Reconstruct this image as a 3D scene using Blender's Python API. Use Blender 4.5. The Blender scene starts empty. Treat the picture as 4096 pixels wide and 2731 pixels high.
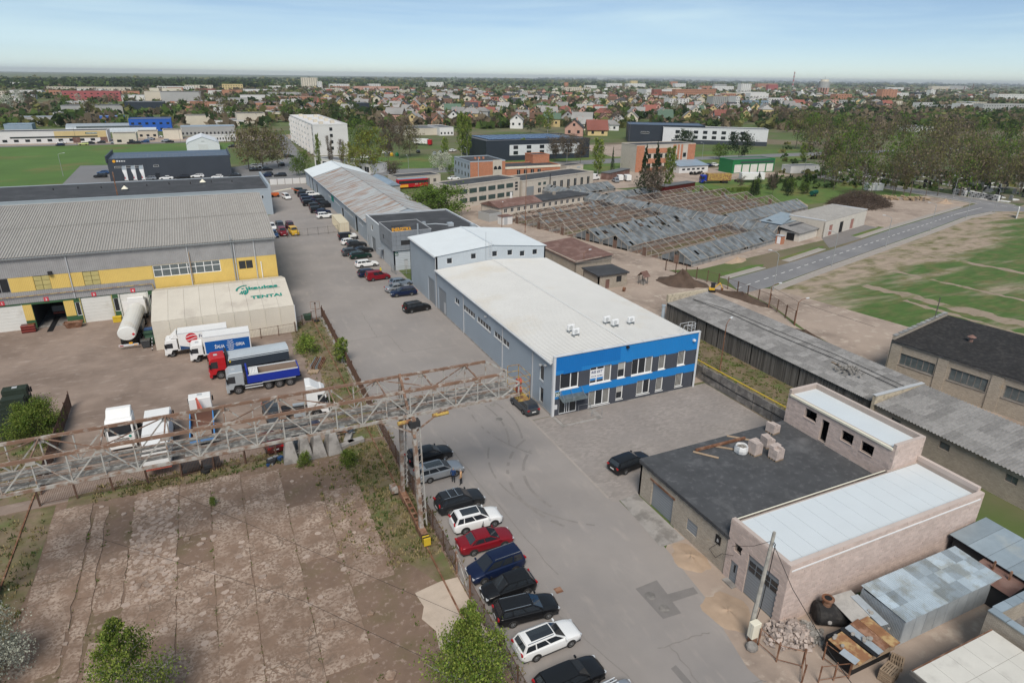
import bpy,bmesh,math,random
import numpy as np
from mathutils import Vector,Matrix
R=math.radians
random.seed(7)
SC=bpy.context.scene
COL=SC.collection
# ---------------------------------------------------------------- camera
FPX,PIT,ROLL,YAW,CAMZ=1494.6,.385449,.0137358,-.435570,37.0
_fw=Vector((0,math.cos(PIT),-math.sin(PIT)));_r=Vector((1,0,0));_u=_r.cross(_fw)
_r,_u=_r*math.cos(ROLL)+_u*math.sin(ROLL),_u*math.cos(ROLL)-_r*math.sin(ROLL)
_Z=Matrix(((math.cos(YAW),-math.sin(YAW),0),(math.sin(YAW),math.cos(YAW),0),(0,0,1)))
_fw,_r,_u=_Z@_fw,_Z@_r,_Z@_u
cam=bpy.data.cameras.new('camera');cam.lens=FPX/2352*36;cam.sensor_width=36
cam.clip_start=0.5;cam.clip_end=60000
camo=bpy.data.objects.new('camera',cam);COL.objects.link(camo)
camo.matrix_world=Matrix(((_r.x,_u.x,-_fw.x,0),(_r.y,_u.y,-_fw.y,0),(_r.z,_u.z,-_fw.z,CAMZ),(0,0,0,1)))
SC.camera=camo
# ---------------------------------------------------------------- sky and sun
SUN_EL,SUN_AZ=50,205
wd=bpy.data.worlds.new('World');SC.world=wd;wd.use_nodes=True
nt=wd.node_tree;nt.nodes.clear()
def _n(t,**k):
 x=nt.nodes.new(t)
 for a,b in k.items():setattr(x,a,b)
 return x
sky=_n('ShaderNodeTexSky',sky_type='NISHITA',sun_disc=False,sun_elevation=R(SUN_EL),sun_rotation=R(SUN_AZ),altitude=100,air_density=.64,dust_density=0.0,ozone_density=2.2)
tc=_n('ShaderNodeTexCoord');mp=_n('ShaderNodeMapping');mp.inputs['Scale'].default_value=(1.2,1.2,13);mp.inputs['Rotation'].default_value=(R(4),R(-3),0)
cn=_n('ShaderNodeTexNoise');cn.inputs['Scale'].default_value=1.6;cn.inputs['Detail'].default_value=7;cn.inputs['Roughness'].default_value=.55;cn.inputs['Distortion'].default_value=.6
cr=_n('ShaderNodeValToRGB');cr.color_ramp.elements[0].position=.42;cr.color_ramp.elements[1].position=.75;cr.color_ramp.elements[0].color=(.05,.05,.05,1);cr.color_ramp.elements[1].color=(.75,.75,.75,1)
mx=_n('ShaderNodeMix',data_type='RGBA');mx.inputs[7].default_value=(7.2,9.2,9.8,1)
bg=_n('ShaderNodeBackground');bg.inputs['Strength'].default_value=.05;wo=_n('ShaderNodeOutputWorld')
L=nt.links.new
L(tc.outputs['Generated'],mp.inputs['Vector']);L(mp.outputs[0],cn.inputs['Vector']);L(cn.outputs['Fac'],cr.inputs[0])
L(cr.outputs['Color'],mx.inputs[0]);L(sky.outputs[0],mx.inputs[6]);L(mx.outputs[2],bg.inputs['Color']);L(bg.outputs[0],wo.inputs['Surface'])
sl=bpy.data.lights.new('sun','SUN');sl.energy=2.0;sl.angle=R(26);sl.color=(1,.93,.84)
so=bpy.data.objects.new('sun',sl);COL.objects.link(so)
_d=Vector((math.sin(R(SUN_AZ))*math.cos(R(SUN_EL)),math.cos(R(SUN_AZ))*math.cos(R(SUN_EL)),math.sin(R(SUN_EL))))
so.rotation_euler=_d.to_track_quat('Z','Y').to_euler();so.location=(0,0,200)
SC.view_settings.view_transform='Standard';SC.view_settings.look='None';SC.view_settings.gamma=1
SC.view_settings.use_curve_mapping=False;SC.view_settings.exposure=0.95
# ---------------------------------------------------------------- measuring: survey of the place from the photograph
def G(x,y,z=0.0):
 "point of the level z seen at pixel x, y of the 2352 px wide photograph"
 d=_fw+_r*((x-1176)/FPX)-_u*((y-784.1)/FPX)
 t=(z-CAMZ)/d.z
 return Vector((d.x*t,d.y*t,z))
def PX(p):
 v=Vector((p[0],p[1],p[2]-CAMZ));zc=v.dot(_fw)
 return 1176+FPX*v.dot(_r)/zc,784.1-FPX*v.dot(_u)/zc
def HT(x,y,y2):
 g=G(x,y);lo,hi=0,90
 for _ in range(30):
  m_=(lo+hi)/2
  if PX((g.x,g.y,m_))[1]>y2:lo=m_
  else:hi=m_
 return lo
_RG=dict(R1=(0,650,1100,2352),R2=(1000,600,2000,2352),R3=(1800,600,3000,2352),R4=(2900,600,4096,2352),Q1=(0,1250,1100,2300),Q2=(1000,1200,2100,2352),Q3=(1950,1200,3050,2352),Q4=(2996,1200,4096,2352),P1=(0,1900,1100,2076),P2=(1000,1900,2100,2076),P3=(1950,1900,3050,2076),P4=(2996,1900,4096,2076),T1=(0,200,1024,2352),T2=(1024,200,2048,2352),T3=(2048,200,3072,2352),T4=(3072,200,4096,2352),N1=(1400,1400,2200,1476),N2=(0,1550,800,2281),N3=(700,1450,1600,2352))
def zp(k,x,y):
 x0,y0,x1,w=_RG[k];s=(x1-x0)/w
 return(x0+x*s)*2352/4096,(y0+y*s)*2352/4096
def g(k,x,y,z=0.0):return G(*zp(k,x,y),z)
# ---------------------------------------------------------------- materials
MATS={}
def mat(name,c,rough=.85,metal=0.,var=.12,sc=.6,c2=None,s2=.25,lo=.48,hi=.6,c3=None,s3=1.,lo3=.55,hi3=.65,bump=0.,bs=25.,rnd=0.,isl=0.,st=(1,1,1),rot=0.,st3=None,spec=.3,wave=None,brick=None,crack=None,alpha=None,obj=False,trans=0.,grad=None):
 m_=bpy.data.materials.new(name);m_.use_nodes=True;t=m_.node_tree;N=t.nodes;K=t.links.new
 P=N['Principled BSDF'];P.inputs['Roughness'].default_value=rough;P.inputs['Metallic'].default_value=metal
 P.inputs['Specular IOR Level'].default_value=spec
 if trans:P.inputs['Transmission Weight'].default_value=trans
 def nd(ty,**k):
  x=N.new(ty)
  for a,b in k.items():setattr(x,a,b)
  return x
 geo=nd('ShaderNodeNewGeometry')
 src=nd('ShaderNodeTexCoord').outputs['Object']if obj else geo.outputs['Position']
 mpn=nd('ShaderNodeMapping');mpn.inputs['Scale'].default_value=st;mpn.inputs['Rotation'].default_value=(0,0,rot);K(src,mpn.inputs['Vector']);V=mpn.outputs[0]
 def noise(s,det=6,v=V,ro=.6):
  x=nd('ShaderNodeTexNoise');x.inputs['Scale'].default_value=s;x.inputs['Detail'].default_value=det;x.inputs['Roughness'].default_value=ro;K(v,x.inputs['Vector']);return x.outputs['Fac']
 def ramp(f,a,b):
  x=nd('ShaderNodeMapRange');x.inputs['From Min'].default_value=a;x.inputs['From Max'].default_value=b;K(f,x.inputs['Value']);return x.outputs[0]
 def mix(f,a,b,bt='MIX'):
  x=nd('ShaderNodeMix',data_type='RGBA',blend_type=bt)
  for i,q in((0,f),(6,a),(7,b)):
   if isinstance(q,(int,float)):x.inputs[i].default_value=q
   elif isinstance(q,tuple):x.inputs[i].default_value=(*q[:3],1)
   else:K(q,x.inputs[i])
  return x.outputs[2]
 def val(f,amt):
  x=nd('ShaderNodeMapRange');x.inputs['To Min'].default_value=1-amt;x.inputs['To Max'].default_value=1+amt;K(f,x.inputs['Value']);return x.outputs[0]
 col=tuple(c)
 hts=[]
 if brick:
  bw,bh,mc,ms=brick
  sx=nd('ShaderNodeSeparateXYZ');K(geo.outputs['Position'],sx.inputs[0]);ad=nd('ShaderNodeMath',operation='ADD');K(sx.outputs[0],ad.inputs[0]);K(sx.outputs[1],ad.inputs[1])
  cb=nd('ShaderNodeCombineXYZ')
  if bh>0:K(ad.outputs[0],cb.inputs[0]);K(sx.outputs[2],cb.inputs[1])
  else:K(sx.outputs[0],cb.inputs[0]);K(sx.outputs[1],cb.inputs[1])
  br=nd('ShaderNodeTexBrick');br.inputs['Scale'].default_value=1;br.inputs['Brick Width'].default_value=bw;br.inputs['Row Height'].default_value=abs(bh);br.inputs['Mortar Size'].default_value=ms
  br.inputs['Color1'].default_value=(*[q*.86 for q in c],1);br.inputs['Color2'].default_value=(*[min(1,q*1.14)for q in c],1);br.inputs['Mortar'].default_value=(*mc,1)
  K(cb.outputs[0],br.inputs['Vector']);col=br.outputs['Color'];hts.append((br.outputs['Fac'],-.6))
 if c2:
  f2=noise(s2,8)
  if grad:
   gd=nd('ShaderNodeVectorMath',operation='DOT_PRODUCT');K(geo.outputs['Position'],gd.inputs[0]);gd.inputs[1].default_value=(grad[0],grad[1],0)
   gm=nd('ShaderNodeMapRange');K(gd.outputs['Value'],gm.inputs['Value']);gm.inputs['From Min'].default_value=grad[2];gm.inputs['From Max'].default_value=grad[3];gm.inputs['To Min'].default_value=0;gm.inputs['To Max'].default_value=grad[4]
   ga=nd('ShaderNodeMath',operation='ADD');K(f2,ga.inputs[0]);K(gm.outputs[0],ga.inputs[1]);f2=ga.outputs[0]
  col=mix(ramp(f2,lo,hi),col,tuple(c2))
 if c3:
  v3=V
  if st3:
   m3=nd('ShaderNodeMapping');m3 .inputs['Scale'].default_value=st3;m3 .inputs['Rotation'].default_value=(0,0,rot);K(src,m3 .inputs['Vector']);v3=m3 .outputs[0]
  col=mix(ramp(noise(s3,7,v3),lo3,hi3),col,tuple(c3))
 if crack:
  cs,cw,cc=crack
  vo=nd('ShaderNodeTexVoronoi',feature='DISTANCE_TO_EDGE');vo.inputs['Scale'].default_value=cs
  dn=nd('ShaderNodeMix',data_type='VECTOR');dn.inputs[0].default_value=.12;K(V,dn.inputs[4]);nn=nd('ShaderNodeTexNoise');nn.inputs['Scale'].default_value=cs*2;K(V,nn.inputs['Vector']);K(nn.outputs['Color'],dn.inputs[5]);K(dn.outputs[1],vo.inputs['Vector'])
  f=ramp(vo.outputs['Distance'],cw,0.0)
  g2=ramp(noise(.22,3),.45,.6);mu=nd('ShaderNodeMath',operation='MULTIPLY');K(f,mu.inputs[0]);K(g2,mu.inputs[1])
  col=mix(mu.outputs[0],col,tuple(cc))
 if var:col=mix(1.0,col,val(noise(sc,7),var*2),'MULTIPLY')
 if rnd:
  oi=nd('ShaderNodeObjectInfo');col=mix(1.0,col,val(oi.outputs['Random'],rnd),'MULTIPLY')
 if isl:col=mix(1.0,col,val(geo.outputs['Random Per Island'],isl),'MULTIPLY')
 if wave:
  ax,ws,wst=wave
  w=nd('ShaderNodeTexWave',wave_type='BANDS',bands_direction=ax);w.inputs['Scale'].default_value=ws;w.inputs['Distortion'].default_value=0
  if ax=='DIAGONAL':
   w.bands_direction='X';sx=nd('ShaderNodeSeparateXYZ');K(geo.outputs['Position'],sx.inputs[0]);ad=nd('ShaderNodeMath',operation='ADD');K(sx.outputs[0],ad.inputs[0]);K(sx.outputs[1],ad.inputs[1]);cb=nd('ShaderNodeCombineXYZ');K(ad.outputs[0],cb.inputs[0]);K(cb.outputs[0],w.inputs['Vector'])
  else:K(src,w.inputs['Vector'])
  hts.append((w.outputs['Fac'],wst))
 if isinstance(col,tuple):P.inputs['Base Color'].default_value=(*col,1)
 else:K(col,P.inputs['Base Color'])
 last=None
 if bump:hts.append((noise(bs,4),bump))
 for h,s in hts:
  b=nd('ShaderNodeBump');b.inputs['Strength'].default_value=min(1,abs(s));b.inputs['Distance'].default_value=.04 if s>0 else -.03;b.invert=False;K(h,b.inputs['Height'])
  if last:K(last,b.inputs['Normal'])
  last=b.outputs[0]
 if last:K(last,P.inputs['Normal'])
 if alpha:P.inputs['Alpha'].default_value=alpha
 MATS[name]=m_;return m_
def M(n):return MATS[n]
# ---------------------------------------------------------------- meshes and objects
class MB:
 def __init__(s):s.v=[];s.f=[];s.m=[]
 def add(s,vs,fs,m=0):
  n=len(s.v);s.v+=[tuple(q)for q in vs];s.f+=[tuple(i+n for i in f)for f in fs];s.m+=[m]*len(fs);return s
 def box(s,x0,x1,y0,y1,z0,z1,m=0):
  return s.add([(x0,y0,z0),(x1,y0,z0),(x1,y1,z0),(x0,y1,z0),(x0,y0,z1),(x1,y0,z1),(x1,y1,z1),(x0,y1,z1)],[(3,2,1,0),(4,5,6,7),(0,1,5,4),(1,2,6,5),(2,3,7,6),(3,0,4,7)],m)
 def ext(s,pts,a,b,ax='y',m=0):
  "polygon pts extruded from a to b: ax y -> pts are (x,z); ax x -> (y,z); ax z -> (x,y)"
  f={'y':lambda p,t:(p[0],t,p[1]),'x':lambda p,t:(t,p[0],p[1]),'z':lambda p,t:(p[0],p[1],t)}[ax]
  n=len(pts);vs=[f(p,a)for p in pts]+[f(p,b)for p in pts]
  fs=[tuple(range(n)),tuple(range(2*n-1,n-1,-1))]+[(i,n+i,n+(i+1)%n,(i+1)%n)for i in range(n)]
  return s.add(vs,fs,m)
 def tube(s,p,q,r0,r1=None,n=6,m=0):
  r1=r0 if r1 is None else r1;p=Vector(p);q=Vector(q);d=(q-p)
  if d.length<1e-6:return s
  d.normalize();a=d.orthogonal().normalized();b=d.cross(a)
  vs=[]
  for c,rr in((p,r0),(q,r1)):
   for i in range(n):
    t=2*math.pi*i/n;vs.append(c+(a*math.cos(t)+b*math.sin(t))*rr)
  return s.add(vs,[tuple(range(n-1,-1,-1)),tuple(range(n,2*n))]+[(i,(i+1)%n,n+(i+1)%n,n+i)for i in range(n)],m)
 def path(s,pts,r,n=5,m=0):
  for a,b in zip(pts,pts[1:]):s.tube(a,b,r,r,n,m)
  return s
 def bar(s,p,q,w,h,m=0):
  p=Vector(p);q=Vector(q);d=(q-p).normalized();up=Vector((0,0,1))if abs(d.z)<.95 else Vector((0,1,0))
  a=d.cross(up).normalized()*(w/2);b=a.normalized().cross(d).normalized()*(h/2)
  vs=[c+a*i+b*j for c in(p,q)for i,j in((-1,-1),(1,-1),(1,1),(-1,1))]
  return s.add(vs,[(3,2,1,0),(4,5,6,7),(0,1,5,4),(1,2,6,5),(2,3,7,6),(3,0,4,7)],m)
 def quad(s,*p,m=0):return s.add(p,[tuple(range(len(p)))],m)
 def mesh(s,name,mats,smooth=False,bevel=0,fix=True):
  me=bpy.data.meshes.new(name);me.from_pydata(s.v,[],s.f)
  for q in(mats if isinstance(mats,(list,tuple))else[mats]):me.materials.append(M(q)if isinstance(q,str)else q)
  if any(s.m):me.polygons.foreach_set('material_index',s.m)
  if fix or bevel:
   bm=bmesh.new();bm.from_mesh(me)
   if bevel:bmesh.ops.bevel(bm,geom=bm.edges[:],offset=bevel,segments=1,affect='EDGES',clamp_overlap=True)
   bmesh.ops.recalc_face_normals(bm,faces=bm.faces);bm.to_mesh(me);bm.free()
  if smooth:me.polygons.foreach_set('use_smooth',[True]*len(me.polygons))
  me.update();return me
 def build(s,name,mats,parent=None,loc=(0,0,0),rz=0.,smooth=False,bevel=0,fix=True):
  return inst(name,s.mesh(name,mats,smooth,bevel,fix),parent,loc,(0,0,rz))
def inst(name,me,parent=None,loc=(0,0,0),rot=(0,0,0),sc=(1,1,1)):
 o=bpy.data.objects.new(name,me);o.location=loc;o.rotation_euler=rot;o.scale=sc
 if parent is not None:o.parent=parent
 COL.objects.link(o);return o
def thing(name,label,cat,loc=(0,0,0),rz=0.,group=None):
 o=bpy.data.objects.new(name,None);o.empty_display_size=.2;o.location=loc;o.rotation_euler=(0,0,rz);COL.objects.link(o)
 return tag(o,label,cat,group)
def tag(o,label,cat,group=None):
 o['label']=label;o['category']=cat
 if group:o['group']=group
 return o
_UC={}
def cube(mt):
 if mt not in _UC:_UC[mt]=MB().box(-.5,.5,-.5,.5,-.5,.5).mesh('block_'+mt,mt,fix=False)
 return _UC[mt]
def B(parent,name,mt,x0,x1,y0,y1,z0,z1,rz=0.):
 return inst(name,cube(mt),parent,((x0+x1)/2,(y0+y1)/2,(z0+z1)/2),(0,0,rz),(abs(x1-x0),abs(y1-y0),abs(z1-z0)))
def beam(parent,name,mt,p,q,w,h=None):
 p=Vector(p);q=Vector(q);d=q-p;o=inst(name,cube(mt),parent,(p+q)/2,(0,0,0),(w,h or w,d.length))
 o.rotation_euler=d.to_track_quat('Z','Y').to_euler();return o
def struct(o):o['kind']='structure';return o
def stuff(o,label=None,cat=None):
 o['kind']='stuff'
 if label:o['label']=label
 if cat:o['category']=cat
 return o
def copy_tree(o,parent=None,loc=None,rz=None,label=None):
 c=o.copy();COL.objects.link(c);c.parent=parent
 if loc is not None:c.location=loc
 if rz is not None:c.rotation_euler=(0,0,rz)
 if label:c['label']=label
 for ch in o.children:copy_tree(ch,c)
 return c
def sheet(name,mt,pts,z,thick=0.):
 b=MB();pts=[(p[0],p[1])for p in pts]
 if thick:b.ext(pts,z-thick,z,'z')
 else:b.add([(x,y,z)for x,y in pts],[tuple(range(len(pts)))])
 me=b.mesh(name,mt,fix=bool(thick))
 if not thick:
  bm=bmesh.new();bm.from_mesh(me)
  for f in bm.faces:
   f.normal_update()
   if f.normal.z<0:f.normal_flip()
  bmesh.ops.triangulate(bm,faces=bm.faces);bm.to_mesh(me);bm.free()
 return struct(inst(name,me))
 # walls with real openings: wall coordinates u along, v inwards, z up
def wall(parent,name,mt,p,a,length,z0,z1,holes=(),th=.25,top=None):
 holes=[(h[0],h[1],max(h[2],z0),min(h[3],z1))for h in holes if h[3]>z0 and h[2]<z1]
 us=sorted({0.,length,*[h[0]for h in holes],*[h[1]for h in holes]});zs=sorted({z0,z1,*[h[2]for h in holes],*[h[3]for h in holes]})
 b=MB()
 for i in range(len(us)-1):
  for j in range(len(zs)-1):
   cu,cz=(us[i]+us[i+1])/2,(zs[j]+zs[j+1])/2
   if any(h[0]<cu<h[1]and h[2]<cz<h[3]for h in holes):continue
   b.box(us[i],us[i+1],0,th,zs[j],zs[j+1])
 if top:
  b.ext(top,0,th,'y')
 o=b.build(name,mt,parent,(p[0],p[1],0),a,fix=False);return o
def window(parent,p,a,u0,u1,z0,z1,ncol=1,nrow=1,fm='white_plastic',gm='glass',depth=.1,fr=.07,name='window',splits=None):
 "frame object with a pane as its sub-part; wall frame origin p, angle a"
 b=MB();w,h=u1-u0,z1-z0
 b.box(0,w,0,.06,0,fr);b.box(0,w,0,.06,h-fr,h);b.box(0,fr,0,.06,fr,h-fr);b.box(w-fr,w,0,.06,fr,h-fr)
 for f in(splits if splits is not None else[i/ncol for i in range(1,ncol)]):b.box(w*f-fr/2,w*f+fr/2,.004,.056,fr,h-fr)
 for j in range(1,nrow):b.box(fr,w-fr,.008,.052,h*j/nrow-fr/2,h*j/nrow+fr/2)
 ca,sa=math.cos(a),math.sin(a);x=p[0]+ca*u0-sa*depth;y=p[1]+sa*u0+ca*depth
 o=b.build(name,fm,parent,(x,y,z0),a,fix=False)
 inst('pane',cube(gm),o,(w/2,.035,h/2),(0,0,0),(w-.04,.02,h-.04));return o
def sheets(parent,mt,o,along,slope,width,sw=1.05,ribs=4,rh=.04,name='roof_sheet',th=.0,flat=False):
 "corrugated sheets laid side by side: o corner, along unit vector, slope vector eave to ridge"
 along=Vector(along).normalized();slope=Vector(slope);L_=slope.length;s_=slope/L_;nrm=along.cross(s_)
 if nrm.z<0:nrm=-nrm
 n=max(1,round(width/sw));w=width/n
 key=('sh',mt,round(w,3),round(L_,2),ribs,rh,flat)
 if key not in _UC:
  b=MB();pr=[]
  for k in range(ribs):
   t=w/ribs
   pr+=[(k*t,0),(k*t+t*.5,0),(k*t+t*.6,rh),(k*t+t*.9,rh)]if not flat else[(k*t,0),(k*t+t-.06,0),(k*t+t-.05,rh),(k*t+t-.01,rh)]
  pr.append((w+.01,0))
  m_=len(pr);b.add([(x,0,z)for x,z in pr]+[(x,L_,z)for x,z in pr],[(i,i+1,m_+i+1,m_+i)for i in range(m_-1)])
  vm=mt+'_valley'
  if vm in MATS:b.m=[1 if i%4==0 else 0 for i in range(m_-1)]  # valley faces take the darker tone: shade between the ribs put into colour
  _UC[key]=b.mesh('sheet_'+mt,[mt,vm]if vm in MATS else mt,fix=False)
 rot=Matrix((along,s_,nrm)).transposed().to_euler()
 if Matrix((along,s_,nrm)).determinant()<0:
  o=Vector(o)+along*width;along=-along;rot=Matrix((along,s_,nrm)).transposed().to_euler()
 for i in range(n):inst(name,_UC[key],parent,Vector(o)+along*(w*i),rot,(1,1,1))
def text(parent,name,s,mt,loc,rot,size,ext=.01,align='LEFT',bold=0.,shear=0.,sx=1.,fit=0):
 cu=bpy.data.curves.new(name,'FONT');cu.body=s;cu.size=size;cu.extrude=ext;cu.offset=bold;cu.align_x=align;cu.shear=shear
 cu.materials.append(M(mt));o=bpy.data.objects.new(name,cu)
 me=bpy.data.meshes.new_from_object(o);bpy.data.objects.remove(o)
 if fit:sx=fit/max(v.co.x for v in me.vertices)
 return inst(name,me,parent,loc,rot,(sx,1,1))
 # ---------------------------------------------------------------- palette
mat('glass',(.018,.022,.027),rough=.07,var=0,spec=.6)
mat('glass_clear',(.10,.12,.125),rough=.12,var=.3,sc=2,spec=.6)
mat('white_plastic',(.74,.74,.73),rough=.45,var=.03)
mat('black',(.012,.012,.013),rough=.6,var=.1)
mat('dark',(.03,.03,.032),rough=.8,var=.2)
mat('tyre',(.022,.021,.02),rough=.9,var=.2,sc=6)
mat('rim',(.42,.43,.44),rough=.35,metal=.7,var=0)
mat('chrome',(.6,.61,.62),rough=.25,metal=.9,var=0)
mat('rust',(.16,.075,.042),rough=.9,var=.3,sc=2,c2=(.26,.15,.1),s2=1.4)
mat('rust_paint',(.36,.34,.31),rough=.85,var=.12,sc=1.2,c2=(.2,.125,.088),s2=1.5,lo=.43,hi=.6)
mat('lattice_grey',(.37,.36,.335),rough=.85,var=.1,sc=1.2,c2=(.24,.15,.105),s2=1.7,lo=.52,hi=.66)
mat('rust_beam',(.2,.12,.083),rough=.88,var=.2,sc=1.2,c2=(.4,.37,.33),s2=1.6,lo=.52,hi=.68)
mat('wood',(.3,.22,.15),rough=.9,var=.2,sc=3,rnd=.25)
mat('wood_grey',(.13,.12,.11),rough=.95,var=.25,sc=2.5,rnd=.35,st=(1,1,.2))
mat('deck_grey',(.15,.142,.13),rough=.95,var=.25,sc=2,rnd=.2,c2=(.26,.25,.23),s2=2)
mat('concrete',(.30,.28,.26),rough=.9,var=.15,sc=1,c2=(.2,.185,.17),s2=.7,bump=.15)
mat('concrete_dark',(.15,.14,.13),rough=.95,var=.25,sc=1.2,c2=(.25,.23,.21),s2=1.1,bump=.2)
mat('galv',(.42,.46,.49),rough=.5,metal=.35,var=.12,sc=1.5,rnd=.12)
mat('steel_grey',(.3,.32,.33),rough=.5,metal=.4,var=.1)
mat('plaster_beige',(.50,.45,.385),rough=.9,var=.1,sc=.5,c2=(.38,.33,.27),s2=.5,lo=.55,hi=.7)
mat('brick_sil',(.40,.345,.28),rough=.92,var=.12,sc=.7,brick=(.26,.085,(.27,.24,.2),.012),c2=(.33,.22,.12),s2=.35,lo=.6,hi=.75)
mat('brick_orange',(.47,.17,.085),rough=.9,var=.12,sc=.8,brick=(.26,.085,(.4,.25,.18),.01))
mat('felt_black',(.048,.049,.052),rough=.85,var=.25,sc=.4,c2=(.075,.075,.08),s2=.25,lo=.5,hi=.7,spec=.35)
mat('felt_dusty',(.062,.064,.068),rough=.85,var=.25,sc=.5,c2=(.16,.16,.165),s2=.3,lo=.56,hi=.78,c3=(.09,.09,.095),s3=2,spec=.35)
mat('paint_blue_bldg',(.014,.19,.50),rough=.55,var=.05,wave=('X',1.2,.35),spec=.35)
mat('paint_blue_dark',(.008,.145,.43),rough=.55,var=.05,wave=('X',1.2,.35))
mat('panel_dark',(.062,.067,.082),rough=.6,var=.08,wave=('X',1.2,.3))
mat('panel_wall',(.30,.345,.39),rough=.6,var=.05,sc=.3,wave=('Y',1.0,.6))
mat('panel_flat',(.33,.375,.415),rough=.6,var=.06,sc=.3)
mat('panel_pale',(.45,.49,.52),rough=.6,var=.05,sc=.3,wave=('X',1.0,.5))
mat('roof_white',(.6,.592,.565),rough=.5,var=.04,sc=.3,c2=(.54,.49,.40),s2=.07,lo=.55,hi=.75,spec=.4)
mat('roof_white_valley',(.38,.372,.352),rough=.6,var=.05,sc=.3,c2=(.36,.31,.24),s2=.07,lo=.55,hi=.75)  # darker copy of roof_white, paints shade into the valleys so ribs stand out
mat('roof_asbestos_valley',(.28,.265,.245),rough=.95,var=.1,sc=1.5)  # same painted valley shade for the asbestos sheets
mat('roof_new',(.54,.575,.59),rough=.4,var=.04,sc=.3,spec=.4)
mat('trim_grey',(.42,.43,.44),rough=.5,var=.06)
mat('trim_light',(.56,.57,.58),rough=.5,var=.06)
mat('roof_rusty',(.34,.365,.375),rough=.75,var=.1,sc=.8,c2=(.255,.165,.12),s2=.5,st=(.22,1.6,1),lo=.5,hi=.68,c3=(.24,.17,.13),s3=.8,st3=(.2,3,1),lo3=.56,hi3=.72,rnd=.1,grad=(-1,0,-50,-34,.06))
mat('roof_asbestos',(.37,.352,.328),rough=.95,var=.08,sc=.5,c2=(.32,.305,.285),s2=1.4,c3=(.39,.375,.35),s3=3,lo3=.6,hi3=.75,rnd=.05)
mat('roof_asbestos_dark',(.235,.228,.222),rough=.95,var=.1,sc=3,c2=(.185,.18,.175),s2=2.2,lo=.45,hi=.65,c3=(.3,.295,.285),s3=6,lo3=.58,hi3=.75,rnd=.2)
mat('wall_asbestos',(.285,.28,.28),rough=.95,var=.14,sc=.5,wave=('X',1.15,.8))
mat('yellow_wall',(.62,.44,.13),rough=.7,var=.07,sc=.5,wave=('X',1.4,.5),c2=(.55,.37,.1),s2=.3,lo=.6,hi=.8)
mat('yellow_dirty',(.42,.36,.15),rough=.8,var=.15,sc=1.5)
mat('green_wall',(.04,.1,.045),rough=.7,var=.15)
mat('door_white',(.62,.61,.57),rough=.6,var=.06,sc=.4,c2=(.5,.48,.43),s2=.5,lo=.55,hi=.75)
mat('door_grey',(.22,.235,.25),rough=.55,var=.05,wave=('Z',1.2,.4))
mat('tent_cloth',(.56,.51,.43),rough=.65,var=.06,sc=.3,c2=(.44,.39,.33),s2=.28,lo=.54,hi=.75,c3=(.3,.27,.24),s3=1.2,st3=(1,.15,.3),lo3=.66,hi3=.8)
mat('text_green',(.006,.22,.17),rough=.6,var=.05)
mat('text_orange',(.75,.36,.03),rough=.6,var=.05)
mat('text_white',(.72,.72,.72),rough=.6,var=0)
mat('text_navy',(.02,.035,.12),rough=.6,var=0)
mat('text_red',(.5,.03,.04),rough=.6,var=0)
mat('sign_green',(.008,.07,.05),rough=.5,var=0)
mat('sign_red',(.5,.06,.08),rough=.5,var=.05)
mat('block_pink',(.5,.4,.355),rough=.92,var=.08,sc=2,rnd=.09,isl=.09,bump=.1)
mat('mortar',(.39,.325,.285),rough=.95,var=.1)
mat('block_cap',(.46,.385,.345),rough=.92,var=.1,rnd=.1)
mat('roof_membrane',(.56,.60,.62),rough=.5,var=.03,sc=.4)
mat('trim_cream',(.68,.64,.52),rough=.6,var=.06)
mat('brown_tar',(.15,.085,.07),rough=.9,var=.2,sc=.8,c2=(.2,.125,.105),s2=.5)
mat('tar_dark',(.022,.021,.021),rough=.95,var=.35,sc=.6,c2=(.04,.037,.035),s2=2)
mat('foil_glass',(.15,.165,.175),rough=.55,var=.25,sc=.8,isl=.15,c2=(.10,.105,.105),s2=.5,spec=.3,rnd=.18)
mat('gh_wood',(.31,.275,.235),rough=.9,var=.25,sc=1.5,rnd=.25)
mat('gh_soil',(.19,.12,.088),rough=.98,var=.2,sc=.8,c2=(.1,.1,.045),s2=.4,lo=.52,hi=.64,bump=.4,bs=4)
mat('gh_rust',(.16,.1,.075),rough=.9,var=.3,sc=1.5,rnd=.2)
mat('fence_rust',(.105,.06,.042),rough=.9,var=.3,sc=2,rnd=.2)
mat('yellow_paint',(.55,.38,.03),rough=.7,var=.12,sc=2)
mat('yellow_rust',(.45,.31,.08),rough=.78,var=.12,sc=2,c2=(.22,.11,.06),s2=2.5,lo=.42,hi=.56)
mat('red_paint',(.42,.1,.07),rough=.7,var=.15,sc=2)
mat('lamp_grey',(.34,.35,.35),rough=.5,metal=.3,var=.05)
mat('concrete_pole',(.38,.36,.32),rough=.9,var=.12,sc=2,c2=(.28,.265,.24),s2=1.5)
mat('cable',(.018,.018,.018),rough=.8,var=0)
mat('marking',(.62,.61,.58),rough=.8,var=.1,sc=2)
mat('pallet_block',(.44,.37,.335),rough=.92,var=.12,sc=3,rnd=.12)
mat('bag_white',(.62,.62,.61),rough=.7,var=.1,sc=2)
mat('skin',(.45,.27,.19),rough=.6,var=0)
mat('hair_dark',(.05,.035,.025),rough=.7,var=0)
mat('hair_grey',(.3,.28,.26),rough=.7,var=0)
mat('jacket_blue',(.02,.05,.14),rough=.8,var=.1)
mat('jacket_tan',(.5,.3,.16),rough=.8,var=.1)
mat('vest_yellow',(.6,.5,.05),rough=.8,var=.1)
mat('trousers',(.018,.018,.02),rough=.9,var=.1)
mat('stone_black',(.025,.025,.027),rough=.25,var=.2,spec=.5)
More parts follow.
